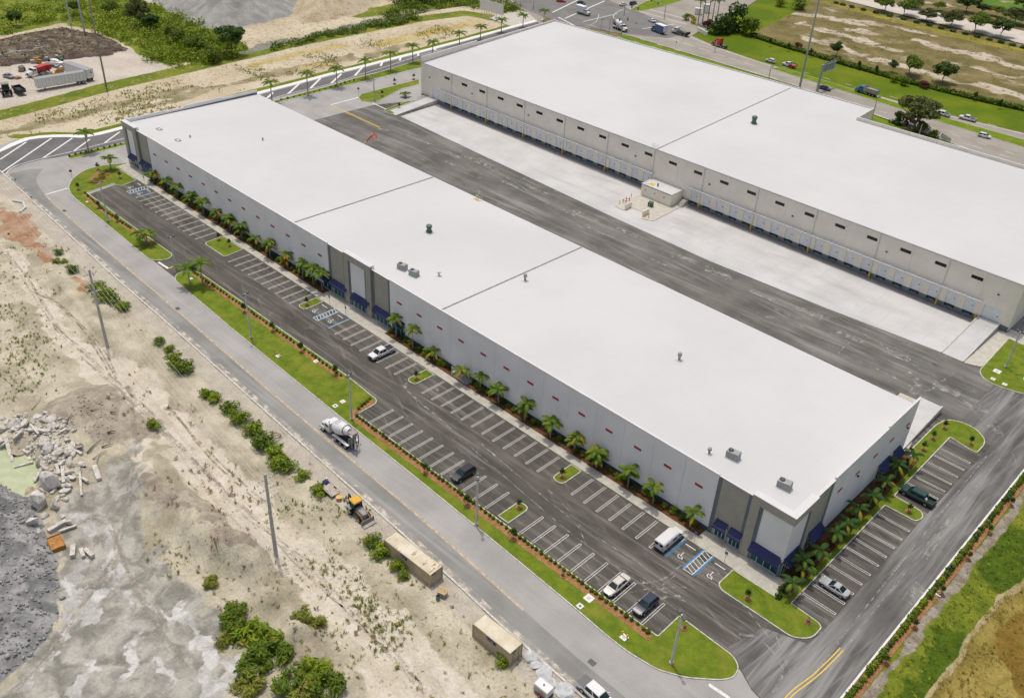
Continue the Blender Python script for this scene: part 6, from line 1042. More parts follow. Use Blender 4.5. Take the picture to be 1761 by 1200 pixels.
trailer((64,156),(148,142),'long white semi trailer parked along the ditch in the truck yard',1); trailer((118,126),(158,140),'grey-roofed white semi trailer standing across the end of another',1)
t=thing('dump_trailer','empty black dump trailer beside the wheel loader',"trailer",(*G(34,160),.05),hd((22,150),(46,168)),None); MB().bx(-3,3,-1.2,1.2,.8,1.0).build('floor',M['plastic_dark'],t)
for s_ in (-1,1): MB().bx(-3,3,s_*1.2-.06,s_*1.2+.06,1.0,1.9).build('side_wall',M['plastic_dark'],t); wheel(t,-1.8,s_*1.0,.45,.35); wheel(t,-.7,s_*1.0,.45,.35)
MB().bx(2.94,3.06,-1.14,1.14,1.0,1.9).bx(-3.06,-2.94,-1.14,1.14,1.0,1.7).build('end_wall',M['plastic_dark'],t)
mat('loader_ochre',(.45,.20,.04),.6,.2,3)
def loader(p,rz,label,body,cabcol,scale=1,hoe=True,z=0):
    t=thing('backhoe_loader' if hoe else 'wheel_loader',label,'loader',(p[0],p[1],z),rz,'loaders'); t.scale=(scale,)*3
    MB().loft([ring(x,w_,a,b,.12) for x,w_,a,b in [(-.2,.5,.75,1.65),(.6,.5,.75,1.62),(1.7,.46,.75,1.5),(1.85,.4,.8,1.4)]]).build('bonnet',M[body],t,smooth=True); MB().bx(-1.5,1.4,-.4,.4,.5,.85).build('chassis',M['plastic_dark'],t)
    for x,y in ((-1.15,-.68),(-1.15,.68),(-.05,-.68),(-.05,.68)): MB().bx(x-.05,x+.05,y-.05,y+.05,1.1,2.65).build('cab_post',M['plastic_dark'],t)
    MB().bx(-1.1,-.1,-.66,.66,1.2,2.6).build('cab_glass',M['glass_car'],t); MB().loft([[(x*k_-.6,y*k_,z_) for x,y in ((-.75,-.8),(.8,-.8),(.8,.8),(-.75,.8))] for k_,z_ in ((1,2.65),(1,2.75),(.9,2.85))]).build('canopy',M[cabcol],t,smooth=True)
    for x,r,w_ in ((-1.0,.72,.45),(1.35,.5,.35)):
        for s_ in (-1,1): wheel(t,x,s_*.85,r,w_)
    for s_ in (-1,1): MB().tube([(.1,s_*.62,1.3),(1.5,s_*.62,1.2),(2.4,s_*.62,.5)],.09,5).build('loader_arm',M['loader_ochre'],t); MB().bx(-1.6,-.5,s_*.9-.3,s_*.9+.3,1.42,1.5).build('fender',M['paint_car_grey'],t)
    MB().xzprism([(2.35,.12),(3.1,.08),(3.12,.14),(2.5,.25),(2.42,.95),(2.34,.95)],-1.15,1.15).build('bucket',M['steel_worn'],t)
    if hoe: MB().tube([(-1.5,0,.9),(-2.1,0,2.4),(-2.5,0,2.6)],.14,6).build('hoe_boom',M['plastic_dark'],t); MB().tube([(-2.4,0,2.65),(-2.7,0,1.2)],.11,6).build('hoe_stick',M['plastic_dark'],t); MB().xzprism([(-2.9,1.3),(-2.3,1.2),(-2.2,.6),(-2.6,.45),(-2.9,.8)],-.3,.3).build('hoe_bucket',M['steel_worn'],t)
p=GL(617,885); loader(p,hd((605,872),(650,915)),'backhoe loader with yellow-orange cab roof parked by the road','paint_car_grey','paint_car_yellow',1.05,True,p[2]); p=G(12,163); loader(p,hd((18,172),(5,150)),'old wheel loader at the left edge of the truck yard','plastic_dark','steel_worn',1.4,False,.05)
t=thing('boat','white motor boat on blocks in the truck yard','boat',(*G(98,115),.6),hd((85,113),(112,117))); MB().loft([[(x,w_*y,z_) for y,z_ in ((-1,1.2),(-.8,.3),(0,b),(.8,.3),(1,1.2))] for x,w_,b in ((-3.4,1.1,0),(-1,1.25,0),(1.5,1.1,.05),(2.8,.6,.3),(3.5,.08,.9))]).build('hull',M['cargo_white'],t,smooth=True); MB().loft([ring(x,w_,1.15,z_,.1) for x,w_,z_ in ((-1.5,.8,1.9),(.4,.75,1.95),(1.4,.5,1.4))]).build('cuddy',M['cargo_white'],t,smooth=True); MB().bx(-3.4,-1.6,-1.0,1.0,1.15,1.2).build('deck',M['paint_car_yellow'],t); MB().bx(-2,-1.7,-.9,.9,-.6,.2).bx(1.2,1.5,-.8,.8,-.6,.2).build('cradle',M['steel_worn'],t)
sedan(G(15,132,.4),.3,'grey','grey car among the scrap at the left of truck yard','yard cars',4.4,'sedan')
# boom lift in the truck court, close behind the near building
bx_,bz=FY(641,233,50.5); t=thing('boom_lift','orange boom lift with pale boom reaching up behind the near roof','boom lift',(bx_-2.2,45.6,.03),math.atan2(4.9,2.2)); L=math.hypot(4.9,2.2); MB().bx(-1.3,1.3,-.9,.9,.5,1.0).build('chassis',M['paint_car_orange'],t); MB().loft([ring(x,w_,1.05,z_,.15) for x,w_,z_ in ((-1.5,.9,1.9),(-.6,1.0,2.1),(.8,.95,1.9))]).build('turret',M['paint_car_orange'],t,smooth=True)
for x in (-.95,.95):
    for s_ in (-1,1): wheel(t,x,s_*1.0,.45,.35)
MB().tube([(-1.0,0,2.0),(L-1.9,0,bz-1.6)],.26,6).build('lower_boom',mat('boom_cream',(.70,.60,.38),.6),t); MB().tube([(L-2.0,0,bz-1.7),(L-.4,0,bz-.1)],.24,6).build('jib',M['paint_car_orange'],t); b=MB()
for sx in (-.55,.55):
    for sy in (-.95,.95): b.tube([(L+.3+sx,sy,bz-.6),(L+.3+sx,sy,bz+.6)],.06,4)
for z_ in (-.6,0,.6): b.tube([(L-.25,-.95,bz+z_),(L+.85,-.95,bz+z_),(L+.85,.95,bz+z_),(L-.25,.95,bz+z_),(L-.25,-.95,bz+z_)],.06,4)
b.bx(L-.25,L+.85,-.95,.95,bz-.66,bz-.58); b.build('basket',M['paint_car_orange'],t); MB().bx(L-.35,L-.1,-.5,.5,bz-.3,bz+.5).build('control_box',M['frame_white'],t)
# ================================================================ containers
def container(corners,label,rust,ribs):
    A,B_,C=[Vector(G(*q)) for q in corners]; d=(B_-A).normalized(); L=(B_-A).length; n_=Vector((-d.y,d.x)); W_=2.44; H_=2.6; ang=math.atan2(d.y,d.x); ctr=A+d*L/2+n_*W_/2; z=-.05
    t=thing('shipping_container',label,'container',(ctr.x,ctr.y,z),ang,'shipping containers'); h=L/2
    nm='container_tan_'+str(rust); q=NT(nm); col=q.mix(q.mr(q.noise(.5,4),.35,.7),(.42,.34,.21),(.53,.445,.30)); q.color(col); M[nm]=q.done(.6,0,.3)
    nr='container_roof_'+str(rust); q=NT(nr); col=q.mix(q.mr(q.noise(.4,5),.35,.7),(.62,.55,.40),(.76,.70,.56)); col=q.mix(q.mr(q.noise(1,6,q.vec(2.2,.5,1,ang),rough=.7),.56 if rust else .72,.66 if rust else .9),col,(.28,.14,.06)); q.color(col); M[nr]=q.done(.7,0,.3)
    def corr(p0,p1,zb,zt,nn,dep):
        p0=Vector(p0);p1=Vector(p1); dd=(p1-p0); nrm=Vector((dd.y,-dd.x)).normalized(); b=MB(); k=max(4,int(dd.length/.28)); pts=[]
        for i in range(k):
            for f,o in ((0,0),(.3,0),(.5,-dep),(.8,-dep)): pts.append(p0+dd*((i+f)/k)+nrm*o)
        pts.append(p1); m=len(pts); b.add([(p.x,p.y,zb) for p in pts]+[(p.x,p.y,zt) for p in pts],[(i,i+1,m+i+1,m+i) for i in range(m-1)]); return b
    w2=W_/2; corr((-h+.06,-w2),(h-.06,-w2),.15,H_-.1,0,.035).build('side_wall',M[nm],t); corr((h-.06,w2),(-h+.06,w2),.15,H_-.1,0,.035).build('side_wall',M[nm],t); corr((-h,w2-.06),(-h,-w2+.06),.15,H_-.1,0,.035).build('end_wall',M[nm],t)
    if ribs: corr((h,-w2+.06),(h,w2-.06),.15,H_-.1,0,.035).build('end_wall',M[nm],t)
    else:
        for s_ in (-1,1): dr=MB().bx(h-.05,h,(0.015 if s_>0 else -w2+.08),(w2-.08 if s_>0 else -.015),.17,H_-.12).build('door',M[nm],t); MB().bx(h,h+.05,s_*.55-.025,s_*.55+.025,.2,H_-.15).bx(h,h+.07,s_*.55-.12,s_*.55+.12,1.0,1.08).build('lock_rod',M['steel_worn'],dr)
    b=MB(); k=int(L/.32)
    for i in range(k): x=-h+.1+i*(L-.2)/k; b.bx(x,x+.2,-w2+.12,w2-.12,H_-.03,H_+.012)
    b.bx(-h+.05,h-.05,-w2+.06,w2-.06,H_-.1,H_-.02); b.build('roof',M[nr],t)
    f=MB()
    for s_ in (-1,1):
        f.bx(-h,h,s_*w2-.05,s_*w2+.05,0,.16).bx(-h,h,s_*w2-.04,s_*w2+.04,H_-.1,H_+.0)
        for e_ in (-1,1): f.bx(e_*h-.08,e_*h+.08,s_*w2-.08,s_*w2+.06,.0,H_+.015)
    for e_ in (-1,1): f.bx(e_*h-.05,e_*h+.05,-w2+.06,w2-.06,H_-.11,H_+.01).bx(e_*h-.05,e_*h+.05,-w2+.06,w2-.06,0,.15)
    f.build('frame',M[nm],t); sg=MB().bx(-h*.28,h*.24 if not ribs else h*.0,-w2-.05,-w2-.02,1.75,2.3).build('sign',M['awning_navy'],t); tx=MB(); x=-h*.26; e_=h*.22 if not ribs else -h*.03
    while x<e_-.15: tx.bx(x,x+.12,-w2-.056,-w2-.05,1.93,2.13); x+=.17 if random.random()<.85 else .34
    tx.build('sign_lettering',M['paint_white'],sg); MB().bx(h+.02,h+.04,-.9,-.1,2.15,2.4).build('end_plate',M['awning_navy'],t)
    MB().bx(-h+.1,h-.1,-w2+.05,w2-.05,.12,.2).build('floor',M['steel_worn'],t)
container(((662,948),(740,1009),(757,1000)),'long tan shipping container with rust-streaked roof beside the road',1,True); container(((813,1093),(876,1144),(900,1128)),'short tan shipping container with a navy side sign',0,False)
# ================================================================ poles, signs
mat('galv',(.42,.44,.42),.5,.1,2,metal=.3); mat('pole_conc',(.46,.45,.41),.8,.12,1.5); mat('pole_light',(.58,.58,.54),.7,.1,1.5); mat('pole_white',(.62,.62,.58),.6,.1,1); mat('wood_pole',(.30,.26,.21),.85,.2,1.5); mat('lamp_head',(.10,.10,.095),.5); mat('sign_green',(.02,.16,.08),.5); mat('sign_red',(.45,.02,.02),.5); mat('sign_blue',(.03,.16,.42),.5); mat('wire',(.62,.62,.60),.5)
def lamp(p,h,label,group,z=.1,rz=0,heads=2):
    t=thing('light_pole',label,'light pole',(p[0],p[1],z),rz,group); MB().prism([(.32*math.cos(k*.785),.32*math.sin(k*.785)) for k in range(8)],-.1,.35).build('base',M['concrete_walk'],t); MB().tube([(0,0,.3),(0,0,h-.15)],[.2,.14],8).build('pole',M['pole_light'],t,smooth=True)
    for s_ in ((-1,1) if heads==2 else (1,)): MB().tube([(0,0,h-.2),(s_*.4,0,h-.12)],.05,5).build('arm',M['lamp_head'],t); MB().bx(s_*.62-.3,s_*.62+.3,-.25,.25,h-.22,h-.02).build('lamp_head',M['lamp_head'],t)
for k,(b,top,lab) in enumerate([((186,381),313,'light pole standing on the left lawn near the stop sign'),((303,462),407,'light pole at the driveway between the left and middle lawns'),((432,582),505,'second light pole from the left on the middle lawn'),((605,722),644,'light pole right beside the concrete mixer truck'),((819,903),819,'light pole halfway along the second parking row'),((1154,1141),1056,'nearest light pole on the rounded lawn tip'),((1729,632),570,'light pole on the lawn by the right-hand ramp'),((644,173),130,'light pole on the far court island')]): p=G(*b); lamp(p,hgt(p,top),lab,'parking lot light poles',rz=1.2+k*.3)
for k,(b,top) in enumerate([((1033,52),33),((1229,91),70),((1322,135),113),((1499,206),166),((1578,240),213)]): p=G(*b); lamp(p,hgt(p,top),ordn(k)+' light pole from the left behind the rear warehouse','light poles behind the rear warehouse',0,.3,1)
def upole(b,top,label,mtl,arms=3,r=.32,z=0,base=None):
    p=base or GL(*b); h=hgt(p,top,p[2] if len(p)>2 else 0); z=p[2] if len(p)>2 else 0; t=thing('utility_pole',label,'utility pole',(p[0],p[1],z-.1),0,'utility poles'); MB().tube([(0,0,0),(0,0,h)],[r,r*.62],9).build('pole',M[mtl],t,smooth=True)
    for k in range(arms):
        zz=h-1.0-k*1.9; a=MB().tube([(0,-1.25,zz),(0,1.25,zz)],.11,5).build('cross_arm',M['pole_light'],t)
        for y in (-1.1,1.1,-.55,.55): MB().tube([(0,y,zz),(0,y,zz+.3)],.06,5).build('insulator',M['galv'],a)
    return p,h
P1=upole((185,597),463,'concrete utility pole with three cross arms at the upper left','pole_conc'); P2=upole((475,955),814,'concrete utility pole with three cross arms in the lower left','pole_conc')
d=Vector((P2[0][0]-P1[0][0],P2[0][1]-P1[0][1])); P3=((P2[0][0]+d.x*.69,P2[0][1]+d.y*.69,0),16.5)
p3=(P2[0][0]+47.5,P2[0][1]-4.6,0); 
def wires(A,B_,label):
    t=thing('power_line',label,'power line',(A[0][0],A[0][1],0)); o=Vector((A[0][0],A[0][1],0))
    for k in range(3):
        for y in (-1.1,1.1):
            a=Vector((A[0][0],A[0][1]+y,A[0][2]+A[1]-.8-k*1.9)); b=Vector((B_[0][0],B_[0][1]+y,B_[0][2]+B_[1]-.8-k*1.9)); MB().tube([tuple(a.lerp(b,q/10)-o-Vector((0,0,1.4*4*(q/10)*(1-q/10)))) for q in range(11)],.018,4).build('wire',M['wire'],t)
wires(P1,P2,'thin power lines sagging between the two concrete utility poles'); P0=((P1[0][0]-70,P1[0][1]+6.5,0),17); wires(P0,P1,'thin power lines running from the upper pole out of the picture')
for (b,top,lab,mm,r) in (((183,150),-60,'tall weathered pole standing on the ditch edge by the trailers','wood_pole',.32),((146,58),-80,'tall white pole at the corner of the dark rubble yard','pole_white',.36),((122,42),-80,'tall white pole farther back at the dark rubble yard','pole_white',.36)): p=G(*b); upole(b,top,lab,mm,0,r,0,(p[0],p[1],0))
# gantry sign, monopole, signals by the avenue
p=G(1375,151); h=46; t=thing('monopole','very tall slim grey monopole rising beside the avenue','pole',(p[0],p[1],-.05)); MB().tube([(0,0,0),(0,0,h)],[.42,.22],10).build('pole',M['galv'],t,smooth=True); MB().prism([(.6*math.cos(k*.785),.6*math.sin(k*.785)) for k in range(8)],0,.3).build('base',M['concrete_walk'],t)
p=G(1405,157); h=hgt(p,111); t=thing('gantry_sign','grey cantilever gantry with the back of a large road sign','road sign',(p[0],p[1],-.05),hd((1405,157),(1440,145))); MB().tube([(0,0,0),(0,0,h)],[.5,.42],10).build('post',M['galv'],t,smooth=True); b=MB()
for z_ in (h-.4,h-2.2): b.tube([(0,0,z_),(9.5,0,z_)],.12,5)
for k in range(6): b.tube([(1+k*1.5,0,h-2.2),(1.7+k*1.5,0,h-.4)],.07,4)
b.build('truss',M['galv'],t); MB().bx(1.4,9.3,.2,.28,h-3.2,h+.3).build('sign_panel',M['metal_grey'],t); b=MB(); [b.bx(1.9+k*2.1,2.05+k*2.1,.02,.2,h-3.1,h+.2) for k in range(4)]; b.build('sign_bracket',M['frame_white'],t); MB().bx(1.2,9.4,-.9,-.1,h-2.7,h-2.6).build('catwalk',M['metal_grey'],t)
t=thing('roadside_board','pale blank board on slanted white posts beside the ditch','billboard',(*G(845,34),0),hd((820,24),(868,38))); 
for k in range(5):
    MB().tube([(-6+k*3,0,0),(-6+k*3,0,7.5)],.14,5).tube([(-6+k*3,2.6,0),(-6+k*3,.1,6)],.1,5).build('post',M['pole_white'],t)
MB().bx(-7,7,-.2,-.05,3.2,7.6).build('panel',M['cargo_white'],t)
def signal(b,top,arm,label,rz):
    p=G(*b); h=hgt(p,top); t=thing('traffic_signal',label,'traffic signal',(p[0],p[1],0),rz,'traffic signals'); MB().tube([(0,0,0),(0,0,h)],[.2,.14],7).build('mast',M['pole_conc'],t,smooth=True)
    if arm: MB().tube([(0,0,h-.3),(arm,0,h)],[.12,.07],6).build('arm',M['galv'],t); [MB().bx(arm*f-.2,arm*f+.2,-.2,.2,h-1.2,h-.1).build('signal_head',M['lamp_head'],t) for f in (.5,.95)]
signal((1047,60),33,9,'signal mast in front of the mixer truck',1.2); signal((1068,62),37,0,'bare concrete mast right of the mixer truck',0); signal((1073,27),8,7,'signal mast on the median of the far intersection',.2); signal((1142,34),9,-12,'signal mast with green arm at the far street corner',hd((1142,34),(1160,42))); signal((917,17),2,0,'slim mast at the pavement left of the intersection',0)
def smallsign(p,label,shape,m,h=2.2,z=.1,group='small signs',rz=-.75):
    t=thing('sign_post',label,'sign',(p[0],p[1],z),rz,group); MB().tube([(0,0,-.05),(0,0,h)],.04,5).build('post',M['galv'],t)
    if shape=='stop':
        b=MB(); n=8; R_=.42; vs=[(-.05,R_*math.cos(k*.785+.39),h-.1+R_*math.sin(k*.785+.39)) for k in range(8)]+[(-.02,R_*math.cos(k*.785+.39),h-.1+R_*math.sin(k*.785+.39)) for k in range(8)]; b.add(vs,[tuple(range(8)),tuple(range(15,7,-1))]+[(i,8+i,8+(i+1)%8,(i+1)%8) for i in range(8)]); b.build('plate',M[m],t)
    else: MB().bx(-.05,-.02,-.25,.25,h-.6,h).build('plate',M[m],t)
smallsign(c4((665,690))[0],'red stop sign at the rounded tip of the left lawn','stop','sign_red',2.5,rz=-.3); smallsign(crop(420,60,5.18,[(1020,545)])[0],'red stop sign at the far court island tip','stop','sign_red',2.5,rz=-.3)
for x,lab in ((-109.3,'blue accessible parking sign left of the central ladder marking'),(-103.5,'blue accessible parking sign right of the central ladder marking'),(-13.1,'blue accessible parking sign beside the cargo van'),(-7.4,'blue accessible parking sign near the building corner lawn'),(-191.9,'blue accessible parking sign at the far left bays'),(-187,'blue accessible parking sign right of the far left ladder marking')): smallsign((x,-3.55),lab,'rect','sign_blue',2.1,.13,'accessible parking signs',-PI2)
for q,lab in ((c4((155,745))[0],'small post sign at the outer bend of service road'),(c4((300,905))[0],'thin marker post on the dirt beside service road')): smallsign(q,lab,'rect','metal_grey',2.0,0,'roadside posts')
for k,(u,v) in enumerate(((1093,50),(1175,71),(1228,83),(1162,82))): smallsign(G(u,v),ordn(k)+' small sign post along the near side of avenue','rect','metal_grey',2.6,0,'avenue sign posts')
# ground fittings on lawns
def padbox(p,label,s_=.9,z=.105,hyd_=None,grate=False):
    t=thing('utility_cover',label,'utility cover',(p[0],p[1],z),-.02,'lawn utility covers'); MB().bx(-s_/2,s_/2,-s_/2,s_/2,-.05,.07).build('slab',M['kerb_white'],t)
    MB().bx(-s_*.22,s_*.22,-s_*.22,s_*.22,.07,.085).build('lid',M['lamp_head'] if grate else M['concrete_walk'],t)
    if hyd_:
        for dx in (-.5,.35): MB().tube([(dx,.2,0),(dx,.2,.75)],.1,7).tube([(dx-.2,.2,.5),(dx+.2,.2,.5)],.08,6).build('hydrant',M['safety_yellow'],t,smooth=True)
for p,lab,s_,hy,gr in [(b2((1270,673))[0],'larger white utility slab by the beige sedan',1.3,0,0),(b2((1225,712))[0],'white framed grate on the lawn below the beige sedan',.9,0,1),(b2((1447,870))[0],'white slab with yellow hydrant near the nearest lawn tip',1.0,1,0),(b4((1405,625))[0],'white slab with yellow valves on the middle lawn',.9,1,0),(b4((1595,652))[0],'white slab close to the middle lawn mulch line',.9,0,0),(b4((1730,855))[0],'white slab by the light pole near mixer truck',.9,0,0),(b4((1692,877))[0],'framed grate at the road edge near mixer truck',.9,0,1),(c4((805,895))[0],'white slab with yellow valves on the left lawn',.8,1,0),(crop(1561,420,4.615,[(708,1012)])[0],'larger white slab at the foot of right-hand light pole',1.4,0,0),(crop(1561,420,4.615,[(675,1072)])[0],'small white slab on the lawn near the right ramp',.9,0,0),(crop(1561,420,4.615,[(768,1115)])[0],'second small white slab farther right on that lawn',.9,0,0),(b4((965,235))[0],'white slab near the pair of lawn palms',.7,0,0)]: padbox(p,lab,s_,.105,hy,gr)
gm=MB().bx(-.55,.55,-.4,.4,0,.02)
for k in range(5): gm.bx(-.5+k*.22,-.38+k*.22,-.36,.36,.02,.03)
gm=gm.mesh('drain_grate',M['lamp_head'])
for u,v in ((110.5,362.6),(305.5,530.5),(1018,1138.5),(1608,627)): p=G(u,v); link('drain_grate',gm,lot if u>1500 else road,(p[0],p[1],.03),-.03)
# ================================================================ debris on the dirt lot
def rockmat(name,c1,c2):
    t=NT(name); n_=t.noise(1.6,6,rough=.65); t.color(t.mix(t.mr(n_,.3,.7),c1,c2)); t.bump(t.noise(3,5,rough=.7),.8,.15); M[name]=t.done(.95,0,.15); return M[name]
rockmat('rubble_pale',(.45,.42,.36),(.72,.69,.62)); rockmat('rubble_brown',(.34,.28,.20),(.52,.45,.35)); rockmat('gravel_grey',(.19,.193,.188),(.45,.445,.425)); rockmat('stone_white',(.42,.43,.43),(.64,.65,.65)); mat('timber',(.42,.37,.30),.9,.25,3); mat('dead_wood',(.12,.095,.07),.9,.2,3); mat('rust_orange',(.40,.19,.05),.8,.25,1.5)
def rock(name,seed,m,e=.28,sub=2,sq=(1,1,.7)):
    import bmesh
    bm=bmesh.new(); bmesh.ops.create_icosphere(bm,subdivisions=sub,radius=1); g=random.Random(seed); pl_=[(Vector((g.gauss(0,1),g.gauss(0,1),g.gauss(0,1))).normalized(),g.uniform(.38,.85)) for _ in range(13)]
    for v in bm.verts:
        for n_,d in pl_:
            k=v.co.dot(n_)-d
            if k>0: v.co-=n_*k
        v.co*=1+g.uniform(-.04,.04); v.co=Vector((v.co.x*sq[0],v.co.y*sq[1],v.co.z*sq[2]))
    me=bpy.data.meshes.new(name); bm.to_mesh(me); bm.free(); me.materials.append(M[m]); return me
RK=[rock('boulder',k,'rubble_pale') for k in range(5)]+[rock('boulder',9,'rubble_brown')]; SW=[rock('boulder',20+k,'stone_white',sq=(1.1,.9,.4)) for k in range(3)]
cr=lambda u,v:(0+u/4.2875,680+v/4.2875)
for k,(u,v,s_,mi_) in enumerate([(125,225,2.3,0),(20,255,1.6,1),(140,430,2.0,5),(365,400,1.9,2),(370,660,3.2,3),(290,795,2.9,1),(405,820,2.4,4),(235,940,1.7,0),(205,715,1.6,5),(530,510,1.3,2),(610,515,1.1,3),(505,625,.9,4),(590,375,.9,5),(410,455,1.2,0),(300,490,1.6,1),(340,890,1.1,2),(520,945,1.2,4),(290,1010,.9,3),(500,330,1.0,1),(330,420,1.0,3),(460,900,.9,0)]):
    p=GL(*cr(u,v)); o=tag(link('boulder',RK[mi_],None,(p[0],p[1],p[2]+s_*.12),k*1.7),('broken pale boulder in the rubble heap by the green pool' if mi_!=5 else 'brown boulder in the rubble heap by the green pool'),'boulder','rubble boulders'); o.scale=(s_*.78,)*3; o.rotation_euler=(k*.4,k*.3,k*1.7)
BM=MB().bx(-1,1,-.09,.09,-.08,.08).mesh('concrete_beam',M['rubble_pale'])
for k,(a,b,w_) in enumerate([((40,300),(95,500),1.6),((230,415),(495,255),1.3),((260,650),(375,450),1.2),((500,375),(605,440),1.2),((420,520),(440,590),1.3),((465,540),(475,660),1.4),((590,560),(605,745),1.0),((150,340),(220,440),1.6),((110,548),(250,505),1.0),((360,1010),(490,935),1.9),((440,1015),(570,970),1.0),((230,230),(290,300),1.0),((545,340),(520,430),1.3),((425,330),(420,400),1.6),((0,400),(50,370),1.2),((250,260),(370,280),1.8),((440,530),(480,490),1.2),((610,620),(650,650),1.2),((700,530),(735,630),2.2),((545,1120),(540,1200),2.0),((630,1150),(690,1200),1.6),((600,1140),(620,1200),1.6)]):
    A=GL(*cr(*a));B_=GL(*cr(*b)); A=Vector(A);B_=Vector(B_); o=tag(link('concrete_beam',BM,None,tuple((A+B_)/2+Vector((0,0,.28+.1*(k%3)))),0),'broken concrete beam lying across the rubble heap','concrete beam','rubble beams'); o.rotation_mode='QUATERNION'; o.rotation_quaternion=(B_-A).to_track_quat('X','Z'); o.scale=((B_-A).length/2,w_*2.0,w_*2.1)
g=random.Random(5); bl=[]; rk=rock('rubble',50,'rubble_pale',sub=1); 
def rockfield(name,pts,hf,smin,smax,m,seed,label):
    gg=np.random.default_rng(seed); bm=rock('t',seed,m,sub=1); vv=np.array([v.co[:] for v in bm.vertices]); ff=np.array([p.vertices[:] for p in bm.polygons]); P=np.array(pts); Z=hf(P[:,0],P[:,1]); n=len(P); S=smin+(smax-smin)*gg.random(n)**2.5; a=gg.random(n)*6.28; V=np.empty((n,len(vv),3))
    for i in range(n): c,s_=math.cos(a[i]),math.sin(a[i]); q=vv*S[i]*gg.uniform(.7,1.3,3); V[i]=np.column_stack([q[:,0]*c-q[:,1]*s_+P[i,0],q[:,0]*s_+q[:,1]*c+P[i,1],q[:,2]+Z[i]+S[i]*.2])
    Fq=(ff[None]+(np.arange(n)*len(vv))[:,None,None]).reshape(-1,3); o=link(name,numpymesh(name,V.reshape(-1,3),Fq,M[m])); o['kind']='stuff'; return tag(o,label,'rubble')
rockfield('rubble',scatter(PX((0,725),(60,720),(130,740),(150,800),(110,870),(75,860),(60,800),(0,775)),520,1),h_lot,.15,.75,'rubble_pale',1,'small broken rubble between the larger pale boulders'); rockfield('rubble',scatter(heap,3200,2),h_lot,.05,.36,'gravel_grey',2,'loose blue-grey gravel lumps on the dark heap'); rockfield('rubble',scatter(inset(heap,-1.0),120,22),h_lot,.2,.75,'gravel_grey',22,'larger blue-grey stones along the foot of the dark heap'); rockfield('rubble',scatter(silt,140,3),h_lot,.05,.25,'rubble_pale',3,'scattered small stones on the grey silt'); rockfield('rubble',scatter(PX((140,690),(210,720),(190,780),(120,740)),220,4),h_lot,.06,.3,'rubble_brown',4,'brown clods on the dirt mound'); rockfield('rubble',okl(scatter(lotpoly,500,8)),h_lot,.04,.16,'rubble_pale',8,'pebbles strewn over the sandy lot')
rockfield('rubble',scatter(darky,900,6),h_field,.15,.7,'dead_wood',6,'dark rubble covering the far yard')
for k,(a,b) in enumerate([((155,705),(178,703)),((190,710),(200,712)),((150,780),(170,760)),((160,790),(185,775)),((115,730),(125,712)),((175,770),(195,765)),((55,705),(72,683)),((368,925),(374,945)),((185,745),(202,742)),((165,800),(172,780))]):
    A=Vector(GL(*a));B_=Vector(GL(*b)); up_=Vector((0,0,.2)); o=MB().tube([tuple(A+up_),tuple((A+B_)/2+up_*1.8),tuple(B_+up_*1.4)],[.14,.1,.04],5).build('dead_branch',M['dead_wood'] if k%3 else M['timber']); tag(o,ordn(k)+' dead branch of those lying near the brown mound','branch','dead branches')
p=GL(98,937); t=thing('rusted_bin','rust-orange open steel bin left of the white concrete scraps','bin',p,hd((92,925),(104,950))); MB().bx(-1.5,1.5,-1.0,1.0,-.1,.1).build('floor',M['rust_orange'],t); [MB().bx(x0,x1,y0,y1,.1,.8).build('side',M['rust_orange'],t) for x0,x1,y0,y1 in ((-1.5,1.5,-1.0,-.92),(-1.5,1.5,.92,1.0),(-1.5,-1.42,-.92,.92),(1.42,1.5,-.92,.92))]; MB().bx(-1.42,1.42,-.92,.92,.1,.62).build('contents',M['rust_orange'],t)
for k,(u,v,s_) in enumerate([(916,1132,1.9),(921,1143,1.4),(935,1158,2.3),(943,1172,1.6),(957,1180,1.0),(962,1192,1.2),(976,1190,2.4)]): p=GL(u,v); o=tag(link('boulder',SW[k%3],None,(p[0],p[1],p[2]+.15),k*1.1),ordn(k)+' white limestone boulder from the container along the road','boulder','white roadside boulders'); o.scale=(s_*.7,)*3
p=GL(934,1192); t=thing('generator_trailer','white towable generator beside the white boulders','generator',(p[0],p[1],p[2]+.05),hd((920,1180),(945,1200))); MB().loft([ring(x,.7,.5,1.75,.08) for x in (-1.15,1.15)]).build('housing',M['paint_car_white'],t); b=MB(); [b.bx(-1.0,1.0,-.712,-.70,.7+k*.16,.78+k*.16) for k in range(5)]; b.build('louvre',M['steel_worn'],t); MB().bx(-1.3,1.3,-.6,.6,.35,.5).build('frame',M['plastic_dark'],t); [wheel(t,0,s_*.8,.32,.2) for s_ in (-1,1)]; MB().tube([(1.2,0,.4),(2.1,0,.4)],.06,5).build('drawbar',M['steel_worn'],t); MB().bx(-.1,.1,-.1,.1,1.75,1.85).build('exhaust',M['plastic_dark'],t); MB().bx(-.3,.5,-.85,-.78,.55,.75).build('fender',M['red_paint'],t)
p=GL(761,1023); t=thing('pallet_bench','wooden pallet table on crates near the long container','table',(p[0],p[1],p[2]),hd((752,1018),(770,1026))); [MB().bx(-.75,.75,-.55+k*.24,-.37+k*.24,.9,.96).build('slat',mat('pallet_wood',(.60,.45,.24),.85,.2,3),t) for k in range(5)]; MB().bx(-.6,.6,-.45,.45,0,.88).build('crate',M['rubble_brown'],t)
p=GL(753,1031); t=thing('trash_can','small grey drum standing beside the pallet table','bin',p); MB().loft([[(.28*math.cos(k*.628),.28*math.sin(k*.628),z_) for k in range(10)] for z_ in (-.1,.85)],cap=False).build('drum',M['green_vent'],t,smooth=True); MB().prism([(.27*math.cos(k*.628),.27*math.sin(k*.628)) for k in range(10)],.5,.55).build('contents',M['plastic_dark'],t)
